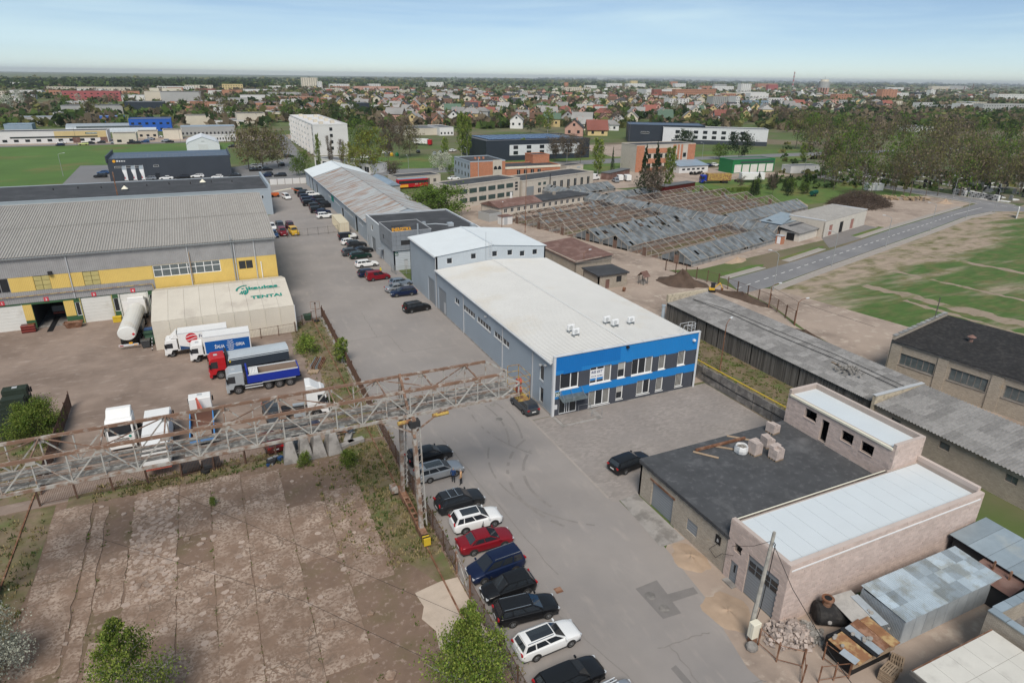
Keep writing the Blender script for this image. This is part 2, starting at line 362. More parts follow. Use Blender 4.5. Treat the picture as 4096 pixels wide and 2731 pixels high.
mat('stone_grey',(.25,.25,.245),rough=.7,var=.15,rnd=.25)
mat('brush',(.085,.06,.045),rough=.95,var=.25,isl=.35)
mat('log',(.3,.22,.14),rough=.9,var=.2,isl=.3)
mat('rubble',(.36,.30,.265),rough=.95,var=.15,sc=2,isl=.25)
mat('rubble_grey',(.24,.225,.205),rough=.95,var=.15,sc=2,isl=.25)
mat('soil_dark',(.085,.058,.043),rough=.98,var=.3,sc=.8,bump=.5,bs=3)
mat('sand',(.36,.265,.19),rough=.98,var=.15,sc=.8,bump=.3,bs=5)
# ---------------------------------------------------------------- ground, roads, yards
mat('terrain',(.085,.115,.035),rough=.98,var=.2,sc=.02,c2=(.16,.13,.085),s2=.016,lo=.47,hi=.6,c3=(.1,.14,.05),s3=.0012,lo3=.5,hi3=.6)
mat('dirt',(.262,.2,.162),rough=.97,var=.14,sc=.35,c2=(.19,.142,.114),s2=.12,lo=.42,hi=.64,c3=(.32,.26,.22),s3=.55,lo3=.56,hi3=.72,st3=(1,2.2,1),bump=.35,bs=3)
mat('dirt_slab',(.185,.126,.092),rough=.98,var=.2,sc=.6,c2=(.135,.1,.062),s2=.3,lo=.48,hi=.62,c3=(.27,.2,.16),s3=2.2,lo3=.55,hi3=.66,bump=.4,bs=4)
mat('slab',(.37,.288,.23),rough=.95,var=.12,sc=.7,c2=(.215,.146,.106),s2=.55,lo=.38,hi=.6,c3=(.2,.137,.1),s3=4.5,lo3=.48,hi3=.56,crack=(1.3,.05,(.15,.11,.083)),rnd=.07,bump=.25,bs=8)
mat('slab_broken',(.37,.29,.24),rough=.95,var=.12,sc=.8,c2=(.2,.145,.11),s2=.5,lo=.5,hi=.62,rnd=.14,isl=.14,bump=.25,bs=8)
mat('asphalt',(.275,.248,.229),rough=.9,var=.10,sc=.12,c2=(.238,.218,.206),s2=.07,lo=.42,hi=.62,c3=(.31,.276,.25),s3=.5,lo3=.55,hi3=.75,st3=(1.8,.5,1),bump=.12,bs=30)
mat('asphalt_patch',(.185,.17,.16),rough=.9,var=.12,sc=.8,bump=.15,bs=30)
mat('asphalt_new',(.185,.182,.185),rough=.9,var=.10,sc=.15,c2=(.21,.205,.205),s2=.1,bump=.1,bs=30)
mat('tyre_mark',(.215,.195,.18),rough=.9,var=.15,sc=1.5)
mat('street',(.18,.178,.18),rough=.9,var=.08,sc=.1)
mat('pavers',(.28,.248,.226),rough=.92,var=.08,sc=.25,brick=(.42,-.21,(.255,.226,.205),.008),c2=(.255,.228,.21),s2=.16,lo=.45,hi=.65)
mat('kerb',(.36,.34,.31),rough=.9,var=.1,sc=1)
mat('verge',(.31,.275,.245),rough=.95,var=.12,sc=1)
mat('field',(.066,.118,.028),rough=.98,var=.28,sc=.6,c2=(.31,.245,.185),s2=.06,lo=.55,hi=.68,c3=(.13,.125,.05),s3=.2,lo3=.46,hi3=.66,st=(.35,2.0,1),rot=-.35,st3=(1,1.6,1),bump=.3,bs=5,grad=(-.28,.96,36,56,.24))
mat('field_bare',(.27,.215,.16),rough=.98,var=.12,sc=.15,c2=(.12,.14,.045),s2=.13,lo=.53,hi=.64,c3=(.22,.18,.12),s3=.5,rot=-.28,st=(1,2.2,1),bump=.3,bs=4)
mat('track',(.34,.27,.22),rough=.97,var=.12,sc=.2,c2=(.2,.155,.125),s2=.08,lo=.5,hi=.66,c3=(.4,.33,.27),s3=.6,bump=.25,bs=4)
mat('lawn',(.085,.14,.032),rough=.98,var=.2,sc=.25,c2=(.13,.135,.04),s2=.06,lo=.5,hi=.65,bump=.3,bs=4)
mat('meadow',(.08,.145,.032),rough=.98,var=.16,sc=.05,c2=(.14,.13,.045),s2=.03,lo=.55,hi=.68)
mat('cemetery_ground',(.075,.1,.035),rough=.98,var=.25,sc=.2,c2=(.16,.135,.1),s2=.08,lo=.48,hi=.6)
mat('weeds',(.125,.112,.052),rough=.98,var=.3,sc=.7,c2=(.18,.135,.088),s2=.5,lo=.4,hi=.56,c3=(.085,.11,.035),s3=.35,lo3=.52,hi3=.66,bump=.5,bs=6)
sheet('ground','terrain',[(-26000,-300),(26000,-300),(26000,26000),(-26000,26000)],0)
sheet('truck_yard','dirt',[(-75,62.8),(13.6,62.8),(13.6,104.6),(10,104.6),(10,118),(-75,118)],.008)
sheet('slab_yard','dirt_slab',[(-45,5),(13.7,5),(13.7,62.8),(-45,62.8)],.012)
sheet('yard','asphalt',[(13.7,5),(29,5),(28.4,22),(29.8,27.5),(30.3,29),(31,34.8),(31.1,42.4),(30.4,47),(30.4,59.6),(33.2,59.6),(33.2,127),(34,165.4),(10,165.4),(10,104.6),(13.7,104.6)],.016)
sheet('back_yard','asphalt',[(10,165.4),(33,165.4),(33,252),(16.2,252),(16.2,197),(10,190)],.02)
sheet('front_pavement','pavers',[(30.4,42.3),(56,42.3),(55.8,59.5),(30.4,59.5)],.02)
sheet('dirt_strip','track',[(29,5),(52,5),(52,24),(33.4,24.8),(33.4,37),(31,35),(30.3,29),(29.8,27.5),(28.4,22)],.013)
sheet('concrete_apron','concrete',[(31.2,42.3),(33.3,42.6),(33.3,35.3),(30.7,35.3)],.028)
sheet('kerb_line','verge',[(30.25,43),(30.5,43),(30.5,60.5),(30.25,60.5)],.03)
sheet('east_yard','track',[(54,60),(57,60),(57,80),(66,80),(74,80),(81,62),(80,52),(84,71),(88,80),(89,93),(85,106),(92,104),(140,114),(176,122),(168,150),(150,185),(120,215),(62,190),(52,160),(54,100)],.006)
sheet('grass_strip','weeds',[(55.8,30),(66,30),(66,80),(58,80),(56,60.3)],.016)
sheet('dirt_track','track',[(84,69),(88.2,80),(89.5,91),(95.8,87.5),(98,78),(101,62.5),(112,30),(112,-20),(74,-20),(74,44),(81,53)],.015)
sheet('field','field',[(95.8,87.6),(204,119.2),(236,124),(420,160),(420,-80),(112,-80),(112,30),(101,62.5),(98,78)],.01)
rd=sheet('road','asphalt_new',[(88,87.5),(95.6,88.6),(120,95.7),(147,103.3),(174.9,111.2),(204.2,120),(221,122.5),(231.5,119),(232,60),(241,60),(240.5,205),(231,205),(231,133),(220.7,130.2),(196.5,123.9),(166.3,115.9),(140.8,108),(114.3,100.8),(91.6,95.6)],.022)
for a,b in(((95.8,88),(120,95.1)),((120,95.1),(147,102.7)),((147,102.7),(174.9,110.6)),((174.9,110.6),(204.2,119.4)),((204.2,119.4),(221,121.9)),((92,96.2),(105.5,99.4)),((114.3,101.4),(131.5,106.6)),((150,111.8),(166.3,116.5)),((166.3,116.5),(196.5,124.5)),((196.5,124.5),(220.7,130.8)),((231,133),(231,200)),((241,127),(241,204))):
 beam(rd,'kerb','kerb',(*a,.05),(*b,.05),.28,.16)
 d=Vector((b[0]-a[0],b[1]-a[1])).normalized();nv=Vector((-d.y,d.x))*(.9 if a[1]>96 and a[0]<93 or a[0]in(114.3,150,166.3,196.5,105.5)else -.9)
 p,q=Vector(a)+nv,Vector(b)+nv
 beam(rd,'shoulder','verge',(p.x,p.y,.015),(q.x,q.y,.015),1.5,.05)
p0,p1=Vector((89.4,90.4)),Vector((204.5,123.2));d=(p1-p0).normalized();s=0
while s<(p1-p0).length:
 a=p0+d*s;b=p0+d*(s+1.7);beam(rd,'lane_dash','marking',(a.x,a.y,.024),(b.x,b.y,.024),.16,.012);s+=3.35
beam(rd,'lane_line','marking',(205,123.4,.024),(226,127.9,.024),.16,.012)
for y in range(62,204,4):beam(rd,'lane_dash','marking',(235.8,y,.024),(235.8,y+2,.024),.16,.012)
sheet('log_yard','track',[(168,117.6),(196.5,125.2),(221,131.6),(230.5,134),(230.5,150),(205,155),(180,150),(165,131)],.012)
sheet('shed_forecourt','asphalt_patch',[(133.5,107.2),(148,111),(166,117),(165.5,123.6),(141,116.2)],.019)
for k,pts in enumerate([((93,97.5),(106,100.6),(107.5,101.8),(104,102.4),(92,99.3)),((115.5,102.6),(132,107.8),(134,109.2),(129,108.6),(114,104.3)),((151,113.2),(167,118),(168,119.2),(163,118.6),(150,114.8))]):
 sheet('grass_island','lawn',pts,.026)
rk=random.Random(4)
for(ax,ay),(bx,by),w in(((1985,655),(2420,762),2.6),((2075,690),(2420,790),1.2),((2100,580),(2420,640),1.6),((2050,622),(2420,706),1.0)):
 a,b_=G(ax,ay),G(bx,by);d=(b_-a);n=Vector((-d.y,d.x,0)).normalized();m_=26;lf=[a+d*i/m_+n*w*rk.uniform(.25,1.0)for i in range(m_+1)];rg_=[a+d*i/m_-n*w*rk.uniform(.25,1.0)for i in range(m_,-1,-1)];sheet('field_track','field_bare',lf+rg_,.014)
 # streets and lawns further off
sheet('north_street','street',[(-40,257),(40,261),(92,263),(147,268),(185,267),(225,265),(300,261),(700,235),(700,247),(300,274),(231,276),(194,284),(153,280),(97,277),(60,281),(36,272),(-40,267)],.012)
sheet('side_street','street',[(24,267),(34,268),(44,330),(52,470),(46,470),(36,340)],.014)
sheet('lawn','lawn',[(62,281),(97,277.5),(153,281),(194,285),(231,277),(330,274),(330,290),(200,300),(150,305),(60,330),(44,320)],.008)
sheet('lawn','lawn',[(84,262),(150,267.5),(185,266.5),(225,264.5),(300,260),(300,250),(225,240),(160,243),(150,250),(100,258)],.008)
sheet('lawn','lawn',[(120,190),(150,186),(175,152),(200,155),(228,150),(228,196),(200,205),(160,205)],.009)
sheet('gravel_lot','track',[(112,200),(200,206),(226,206),(226,236),(165,240),(135,236),(112,220)],.011)
sheet('gravel_lot','track',[(190,290),(240,286),(240,345),(200,350)],.011)
sheet('meadow','meadow',[(-400,270),(-46,272.4),(-47.5,333),(-33,332),(-33,306),(9,306),(9,375),(20,426),(-400,424)],.007)
sheet('far_street','street',[(-420,426),(60,431),(60,437),(-420,433)],.01)
sheet('far_yard','track',[(-420,433.2),(60,437.2),(60,470),(-420,470)],.009)
sheet('dealer_parking','street',[(-46,262),(40,262),(34,330),(9.4,306),(-33,306),(-33,331),(-47.4,333)],.011)
sheet('cemetery_ground','cemetery_ground',[(241.5,90),(241,205),(228,212),(300,262),(640,250),(640,60)],.008)
for k in range(5):
 pass
 # worn patches, manholes and tyre tracks of the yard
yd=bpy.data.objects['yard']
def ypatch(name,mt,pts,z=.021):
 b=MB();b.add([(x,y,z)for x,y in pts],[tuple(range(len(pts)))]);return b.build(name,mt,yd,fix=False)
ypatch('repair_patch','asphalt_patch',[(25.9,32.1),(28,32.2),(27.85,30.6),(30.2,30.4),(30.1,29.7),(27.7,29.8),(27.6,28.6),(26,28.7)])
ypatch('repair_patch','asphalt',[(25.2,26.5),(28.2,26.3),(28.9,20),(25,20)],.0195)
ypatch('repair_patch','asphalt_patch',[(23.8,24.9),(24.3,25.0),(24.4,22.6),(23.9,22.6)])
def ring(cx,cy,r,n=16):return[(cx+r*math.cos(t*6.2832/n),cy+r*math.sin(t*6.2832/n))for t in range(n)]
for x,y,r in((27.8,64.9,.42),(27,61.3,.42),(26.5,31,.42),(26.7,29.5,.42),(24.9,143,.4),(20.3,34.4,.3),(20.2,76.1,.32)):
 ypatch('manhole_cover','rust' if r<.4 else 'concrete_dark',ring(x,y,r)if r>.35 else[(x-r,y-r),(x+r,y-r),(x+r,y+r),(x-r,y+r)],.034)
_tz=[.0225]
def track(cx,cy,r,a0,a1,w=.22):
 n=24;b=MB();_tz[0]+=.0004
 for i in range(n):
  t0,t1=R(a0+(a1-a0)*i/n),R(a0+(a1-a0)*(i+1)/n)
  if random.random()<.12:continue
  b.add([(cx+rr*math.cos(t),cy+rr*math.sin(t),_tz[0])for rr,t in((r,t0),(r+w,t0),(r+w,t1),(r,t1))],[(0,1,2,3)])
 b.build('tyre_track','tyre_mark',yd,fix=False)
for c in((33,47,10.2,120,215,.3),(33,47,8.6,130,200,.3),(34,50,12,150,235,.2),(12,62,15,-25,30,.22),(12,62,16.5,-20,35,.22),(40,62,15.5,160,215,.2)):track(*c)
for x0,y0,x1,y1 in((19,33,22,20),(14.5,92,22,92.3),(22,92.3,22.3,85),(22.3,85,31,84.6),(24,26.6,28.4,26.3),(25,26.6,24.6,20),(20.5,104,20.2,92),(19.5,60,21,36),(22,120,31,118),(24.5,22.5,29,21.5)):
 n=14;pts=[]
 for i in range(n+1):
  t=i/n;pts.append((x0+(x1-x0)*t+random.uniform(-.12,.12),y0+(y1-y0)*t+random.uniform(-.12,.12)))
 b=MB();_tz[0]+=.0004
 for p,q in zip(pts,pts[1:]):
  dx,dy=q[0]-p[0],q[1]-p[1];l=math.hypot(dx,dy)or 1;nx,ny=-dy/l*.045,dx/l*.045;zk=_tz[0]
  b.add([(p[0]-nx,p[1]-ny,zk),(q[0]-nx,q[1]-ny,zk),(q[0]+nx,q[1]+ny,zk),(p[0]+nx,p[1]+ny,zk)],[(0,1,2,3)])
 b.build('crack','tyre_mark',yd,fix=False)
 # old concrete slabs, each a piece of its own
sy=bpy.data.objects['slab_yard']
rs=random.Random(3)
def slab(x0,x1,y0,y1,z,mt='slab',n=5,j=.10):
 pts=[]
 for(ax,ay),(bx,by)in(((x0,y0),(x1,y0)),((x1,y0),(x1,y1)),((x1,y1),(x0,y1)),((x0,y1),(x0,y0))):
  for k in range(n):
   t=k/n;pts.append((ax+(bx-ax)*t+rs.uniform(-j,j),ay+(by-ay)*t+rs.uniform(-j,j)))
 b=MB();b.ext(pts,z-.12,z,'z');o=b.build('concrete_slab',mt,sy);return o
xs=[-16.8,-13.7,-12.3,-10.35,-6.65,-3.95,-1.2,2.4,5.7,9.2]
for i in range(len(xs)-1):
 y=61.8-rs.uniform(0,1.5)
 if i>=7:y-=3.5
 if i==8:y-=3
 while y>17:
  ln=rs.choice((3.8,4.2,6.1))if i!=2 else rs.choice((2.5,4,3))
  skip={2:.35,3:.42,0:.12,6:.1,7:.2,8:.45}.get(i,.06)
  if i==3 and y<52:skip=.1
  w=.03 if i!=1 else .2
  if rs.random()>skip:slab(xs[i]+w,xs[i+1]-w,max(y-ln+.04,16),y,.035+rs.uniform(0,.05),j=.05 if i>3 else .13)
  y-=ln
  # broken stones between them
bs_=[]
b=MB()
for k in range(520):
 z_=rs.random()
 x,y=(rs.uniform(-10.2,-6.8),rs.uniform(46,61))if z_<.55 else((rs.uniform(-6.5,0),rs.uniform(36,60))if z_<.8 else(rs.uniform(-17,9),rs.uniform(18,61)))
 r_=rs.uniform(.08,.34);n=rs.randint(5,7);a0=rs.random()*6
 b.ext([(x+r_*rs.uniform(.7,1.15)*math.cos(a0+6.2832*i/n),y+r_*rs.uniform(.6,1.1)*math.sin(a0+6.2832*i/n))for i in range(n)],.0,.05+rs.uniform(0,.06),'z')
stuff(b.build('broken_stones','slab_broken',sy))
sheet('weed_strip','weeds',[(8.6,62.6),(13.5,62.6),(13.5,39),(12,39),(9.6,44),(8.9,52)],.02)
sheet('weed_strip','weeds',[(9.2,62.9),(13.5,62.9),(13.5,104.4),(8.5,100),(8.2,92),(10.2,84),(10,74)],.021)
sheet('weed_strip','weeds',[(-24,62.6),(-16.9,62.6),(-16.9,52),(-18.2,38),(-24,36)],.02)
sheet('weed_strip','weeds',[(-16,61.6),(8,61.9),(8,64.6),(-4,64),(-16,63.6)],.02)
sheet('weed_strip','weeds',[(-24,64.4),(-18.6,64.4),(-18.6,84),(-24,80)],.022)
mat('sand_pale',(.46,.375,.3),rough=.95,var=.1,sc=.8,c2=(.36,.29,.23),s2=.6,lo=.55,hi=.75)
sheet('sand_patch','sand_pale',[(10,38.6),(11,38.8),(12.2,39.0),(13.6,38.9),(13.6,31),(10.6,31.2),(10,32.8),(10.3,34.4),(9.7,35.9),(10.2,37)],.05)
for px,py,r_ in((605,1140,.5),(435,1185,.4),(1060,1515,.5),(915,1048,.32)):
 p=g('P2',px,py);b=MB();b.ext([(q[0]+rs.uniform(-.1,.1),q[1]+rs.uniform(-.1,.1))for q in ring(p.x,p.y,r_*.8,9)],0,.16,'z');b.build('concrete_lump','slab',sy,bevel=.05)
 # ---------------------------------------------------------------- the blue-fronted warehouse
PI=math.pi
W_,S_,E_,N_=-PI/2,0.,PI/2,PI
def gable(parent,mt,x0,x1,y0,y1,ze,zr,sw=1.05,ribs=4,rh=.045,ov=.25,name='roof_sheet',axis='y'):
 "two slopes of sheets; ridge along axis"
 if axis=='y':
  xm=(x0+x1)/2;k=(zr-ze)/(xm-x0)
  sheets(parent,mt,(x0-ov,y0,ze-k*ov),(0,1,0),(xm-x0+ov,0,zr-ze+k*ov),y1-y0,sw,ribs,rh,name)
  sheets(parent,mt,(x1+ov,y0,ze-k*ov),(0,1,0),(-(x1-xm)-ov,0,zr-ze+k*ov),y1-y0,sw,ribs,rh,name)
  B(parent,'ridge_cap',mt,xm-.18,xm+.18,y0,y1,zr+rh-.02,zr+rh+.03)
 else:
  ym=(y0+y1)/2;k=(zr-ze)/(ym-y0)
  sheets(parent,mt,(x0,y0-ov,ze-k*ov),(1,0,0),(0,ym-y0+ov,zr-ze+k*ov),x1-x0,sw,ribs,rh,name)
  sheets(parent,mt,(x0,y1+ov,ze-k*ov),(1,0,0),(0,-(y1-ym)-ov,zr-ze+k*ov),x1-x0,sw,ribs,rh,name)
  B(parent,'ridge_cap',mt,x0,x1,ym-.18,ym+.18,zr+rh-.02,zr+rh+.03)
mat('blind',(.36,.35,.32),rough=.9,var=.04)
mat('room',(.06,.055,.05),rough=.95,var=.2)
t=thing('warehouse','pale ribbed-roof warehouse with blue and charcoal striped office front, number 20','warehouse',(33,59.3,0))
Wd,Dp,He,Hr=20.6,42.2,6.85,7.6
up=[(.8,3.3,3.35,5.45,[.58]),(4.8,7.8,3.3,5.5,[.33,.67]),(8.7,9.8,3.4,5.5,[]),(10.7,13.8,3.35,5.55,[.33,.67]),(14.7,15.75,3.45,5.45,[]),(17.6,18.8,3.5,5.5,[])]
dn=[(4.8,7.8,.3,2.4,[.33,.67]),(8.7,9.7,.5,2.35,[]),(11.7,13.7,.5,2.5,[.5]),(14.6,15.7,.5,2.4,[]),(17.6,18.8,.5,2.4,[])]
hol=[q[:4]for q in up+dn]+[(.8,3.2,.15,2.2)]
wall(t,'wall','panel_dark',(0,0),S_,Wd,0,2.3,hol);wall(t,'wall_band','paint_blue_bldg',(0,-.02),S_,Wd,2.303,3.35,hol,.27)
_e=[0]+[v for q in up for v in q[:2]]+[Wd]
for a,b_ in zip(_e[::2],_e[1::2]):B(t,'wall_panel','panel_dark',a,b_,0,.25,3.353,5.35)
wall(t,'wall_band','paint_blue_bldg',(0,-.02),S_,Wd,5.353,7.65,hol,.27)
B(t,'repainted_patch','paint_blue_dark',.25,8.9,-.034,-.0,5.9,7.55);B(t,'repainted_patch','paint_blue_dark',1.2,3.6,-.037,-.0,5.36,5.9)
for i,q in enumerate(up+dn):
 o=window(t,(0,0),S_,q[0],q[1],q[2],q[3],splits=q[4],depth=.13,fr=.12)
 w,h=q[1]-q[0],q[3]-q[2];k=len(q[4])+1
 B(t,'window_sill','white_plastic',q[0]-.05,q[1]+.05,-.06,.12,q[2]-.07,q[2])
 for j in range(k):
  if i==0 or random.random()<.4:continue
  e=[0]+q[4]+[1];a,b_=e[j]*w+.1,e[j+1]*w-.1
  if i==1 and j<2:continue
  if i in(2,7):inst('blind',cube('blind'),o,((a+b_)/2,.022,h*.72),(0,0,0),(b_-a,.008,h*.42))
  elif j!=1:
   n=5
   for s in range(n):inst('blind_slat',cube('blind'),o,(a+(b_-a)*(s+.5)/n,.022,h/2),(0,0,0),((b_-a)/n*.5,.008,h-.2))
   # banner behind the first-floor window
bn=B(t,'banner','text_white',4.92,6.74,.143,.152,3.7,5.1)
text(t,'banner_text','REBEST','text_navy',(5.05,.142,4.62),(PI/2,0,0),.44,.001,bold=.012,shear=.15,fit=1.6);text(t,'banner_text','NUOMOJAMA','text_navy',(5.05,.142,4.15),(PI/2,0,0),.25,.001,bold=.004,fit=1.6)
B(t,'banner_stripe','paint_blue_bldg',4.93,6.73,.138,.142,3.72,3.98)
# door
o=window(t,(0,0),S_,.8,3.2,.15,2.2,splits=[.36,.47,.6],name='door',depth=.12,fr=.09);inst('handle',cube('steel_grey'),o,(1.0,-.03,1.0),(0,0,0),(.04,.05,.5));inst('handle',cube('steel_grey'),o,(1.3,-.03,1.0),(0,0,0),(.04,.05,.5))
b=MB();b.quad((.6,-1.35,2.35),(4.0,-1.35,2.35),(4.0,-.03,2.62),(.6,-.03,2.62));cn_=b.build('canopy','glass_clear',t)
for x in(.9,2.2,3.7):beam(t,'canopy_rod','chrome',(x,-1.1,2.4),(x,-.02,3.3),.04)
B(t,'step','pavers',.3,4.6,-2.2,-.02,0,.14);B(t,'step','concrete',-.1,5.4,-2.6,-.02,0,.07)
for x0,y0,x1,y1 in((3.3,-.3,5.0,-.3),(4.2,-1.9,5.6,-1.9)):
 b=MB();b.path([(x0,y0,0),(x0,y0,1),(x1,y1,.95),(x1,y1,0)],.025);b.build('handrail','steel_grey',t)
B(t,'mailbox','trim_light',.15,.5,-.12,-.01,1.0,1.55)
pl=B(t,'number_plate','sign_green',.2,.85,-.05,-.021,2.62,3.2);B(t,'plate_border','text_white',.17,.88,-.045,-.022,2.59,3.23)
text(t,'number','20','text_white',(.26,-.056,2.7),(PI/2,0,0),.5,.004,bold=.01)
# parapet, corners
B(t,'parapet_cap','trim_light',-.1,Wd+.15,-.12,.32,7.652,7.75);B(t,'corner_trim','trim_light',-.12,.16,-.06,.3,0,7.65);B(t,'corner_trim','trim_light',Wd-.12,Wd+.16,-.06,.3,0,7.65)
for x in(3.5,6.3,9.2,12,14.9,17.7):B(t,'parapet_seam','trim_grey',x,x+.06,-.125,.325,7.66,7.765)
for x,z in((9.6,7.3),(19.6,6.6)):B(t,'floodlight','black' if x<10 else 'text_white',x,x+.32,-.32,-.03,z,z+.22)
# west wall
ww=[(Dp-(y1-59.3),Dp-(y0-59.3),z0,z1,n)for y0,y1,z0,z1,n in((90.6,92.6,3.85,4.8,2),(84,89,3.85,4.75,5),(78,83.2,3.85,4.75,5),(71.8,76.9,3.85,4.75,5),(61.85,62.95,3.4,5.45,1),(61.8,62.85,.5,2.55,1))]
dr=(Dp-(100.8-59.3),Dp-(96.7-59.3),0,4.2)
wall(t,'wall','panel_wall',(0,Dp),W_,Dp-.3,0,He,[q[:4]for q in ww]+[dr])
for q in ww:window(t,(0,Dp),W_,*q[:4],ncol=q[4],depth=.1,fr=.08);B(t,'window_sill','trim_grey',-.05,.1,Dp-q[1]-.05,Dp-q[0]+.05,q[2]-.05,q[2])
o=B(t,'sectional_door','door_grey',.12,.2,Dp-dr[1],Dp-dr[0],0,4.2);B(t,'door_leaf','trim_grey',.1,.12,Dp-dr[1]+.7,Dp-dr[1]+1.6,.1,2.1)
for y in(29.2,14.5,5.4):B(t,'downpipe','trim_grey',-.12,-.01,y,y+.1,0,He-.1)
B(t,'gutter','trim_light',-.42,-.24,.3,Dp,He-.16,He-.03)
for y,z in((20,5.8),(3,5.4),(1.7,5.9)):B(t,'wall_lamp','trim_grey',-.35,-.02,y,y+.25,z,z+.15)
wall(t,'wall','panel_wall',(Wd,0),E_,Dp,0,He,[])
B(t,'plinth','concrete',-.06,-.01,.0,Dp,0,.18)
B(t,'plinth','concrete',-.0,Wd,-.06,-.03,0,.14)
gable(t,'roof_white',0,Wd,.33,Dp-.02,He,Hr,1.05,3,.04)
# chimney pipe and roof ladder with hoops
b=MB();b.tube((Wd+.4,8,0),(Wd+.4,8,8.5),.22,.22,10);b.tube((Wd+.4,8,8.5),(Wd+.4,8,8.65),.3,.3,10);b.build('flue','galv',t,smooth=False)
b=MB()
for y in(1.6,2.4):b.path([(Wd+.1,y,6.8),(Wd+.1,y,8.1),(Wd-1.2,y,8.1),(Wd-1.2,y,7.2)],.03)
for z in(6.9,7.3,7.7):b.tube((Wd+.1,1.6,z),(Wd+.1,2.4,z),.02)
for z in(6.2,7.6,8.1):
 b.path([(Wd+.15+.75*math.sin(a),2.0-.5*math.cos(a),z)for a in[i*PI/8 for i in range(9)]],.025)
for a in(.8,1.57,2.3):b.tube((Wd+.15+.75*math.sin(a),2-.5*math.cos(a),5.8),(Wd+.15+.75*math.sin(a),2-.5*math.cos(a),8.1),.018)
b.build('roof_ladder','trim_light',t)
# air-conditioning units on the roof: separate things
def ac_unit(x,y,z,rz,label):
 o=thing('air_conditioner',label,'air conditioner',(x,y,z),rz,'air conditioners on the pale roof')
 MB().box(-.48,.48,-.18,.18,.28,.98).build('casing','white_plastic',o,bevel=.03)
 b=MB()
 for k in range(5):
  r0,r1=.06*k,.06*k+.02
  for i in range(14):
   a,c=2*PI*i/14,2*PI*(i+1)/14
   b.add([(-.1+rr*math.cos(q),-.19,.63+rr*math.sin(q))for rr,q in((r0,a),(r1,a),(r1,c),(r0,c))],[(0,1,2,3)])
 b.build('fan_grille','steel_grey',o,fix=False)
 for s in(-.35,.35):B(o,'leg','steel_grey',s-.03,s+.03,-.3,.3,0,.28)
 b=MB();b.path([(.5,0,.4),(.62,0,.35),(.62,.3,.1),(.3,.6,.02)],.03);b.build('pipe','white_plastic',o)
zr=lambda x:He+(Hr-He)*(1-abs(x-43.3)/10.3)+.06
for x,y,rz,lb in((38.9,64.9,.1,'white air conditioner on roof, nearest and left of its pair by the ridge'),(39.0,66.3,.1,'white air conditioner on roof, rear one of the left pair'),(44.5,66.6,.1,'white air conditioner on roof just past the ridge, rear one of the pair'),(44.9,65.3,.1,'white air conditioner on roof just past the ridge, front one of the pair'),(47.7,65.8,.1,'single white air conditioner on roof, rightmost of the five')):
 ac_unit(x,y,zr(x),rz,lb)
 # ---------------------------------------------------------------- taller hall behind
t=thing('tall_hall','taller pale grey metal hall with small square windows behind the warehouse','hall',(33,101.5,0))
Dp2=15.6
wn=[(34.9,7.6),(39.25,8.0),(43.2,8.05),(46.1,8.0),(48.5,7.6),(51,7.65)]
hs=[(x-33,x-32,z,z+1)for x,z in wn]
wall(t,'wall','panel_pale',(0,0),S_,Wd,0,9.1,hs,top=[(0,9.1),(Wd,9.1),(Wd/2,10.15)])
for h in hs:window(t,(0,0),S_,*h,depth=.08)
wall(t,'wall','panel_flat',(0,Dp2),W_,Dp2,0,9.1,[(Dp2-4.9,Dp2-1.2,0,4.5)]);B(t,'sectional_door','door_grey',.12,.2,1.2,4.9,0,4.5)
wall(t,'wall','panel_flat',(Wd,0),E_,Dp2,0,9.1);wall(t,'wall','panel_flat',(Wd,Dp2),N_,Wd,0,9.1,top=[(0,9.1),(Wd,9.1),(Wd/2,10.15)])
gable(t,'roof_new',0,Wd,-.15,Dp2+.15,9.12,10.17,1.05,4,.05)
B(t,'gutter','trim_light',-.42,-.24,-.1,Dp2,8.94,9.06);B(t,'downpipe','trim_grey',-.12,-.01,.1,.22,0,9);B(t,'verge_trim','trim_light',0,.01,-.2,-.16,9,9.1)
b=MB()
for x in(9.5,10.05):b.tube((x,-.12,8.1),(x,-.12,10.9),.03)
for i in range(9):b.tube((9.5,-.12,8.3+i*.3),(10.05,-.12,8.3+i*.3),.022)
b.build('wall_ladder','trim_light',t);b=MB();b.tube((9.0,-.1,7.6),(9.0,-.1,12.5),.025);b.build('antenna','steel_grey',t)
# ---------------------------------------------------------------- office block with tiled upper front
mat('tile_grey',(.215,.235,.26),rough=.45,var=.05,rnd=.06)
t=thing('office_block','grey office block with tiled upper storey, black flat roof and orange rooftop lettering','building',(32.4,127,0))
Wo,Do=19.6,24.0
hw=[(Do-(y1-127),Do-(y0-127),z0,z1)for y0,y1,z0,z1 in((133.9,134.7,4.4,5.7),(144.4,146.1,4.6,5.9))]
dw=[(Do-(y1-127),Do-(y0-127),0,z1)for y0,y1,z1 in((142.6,146.4,3.2),(149.5,150.9,2.6),(135.5,136.9,2.2))]
mat('siding',(.43,.465,.495),rough=.6,var=.05,wave=('Z',.9,.5))
wall(t,'wall','siding',(0,Do),W_,Do,0,7.1,hw+dw)
for h in hw:window(t,(0,Do),W_,*h,depth=.1)
for h in dw:B(t,'door','door_grey',.14,.2,Do-h[1],Do-h[0],0,h[3])
hs=[(1.6,3.2,5.0,6.2),(3.75,4.75,1.5,2.5)]
wall(t,'wall','siding',(0,0),S_,Wo,0,7.1,hs+[(2.1,2.85,0,2.1)]);B(t,'door','trim_grey',2.1,2.85,.1,.15,0,2.1)
window(t,(0,0),S_,*hs[0],ncol=2,depth=-.2);window(t,(0,0),S_,*hs[1],depth=.05)
B(t,'wall','siding',Wo-.25,Wo,0,Do,0,7.1);B(t,'wall','siding',0,Wo,Do-.25,Do+.01,0,7.1)
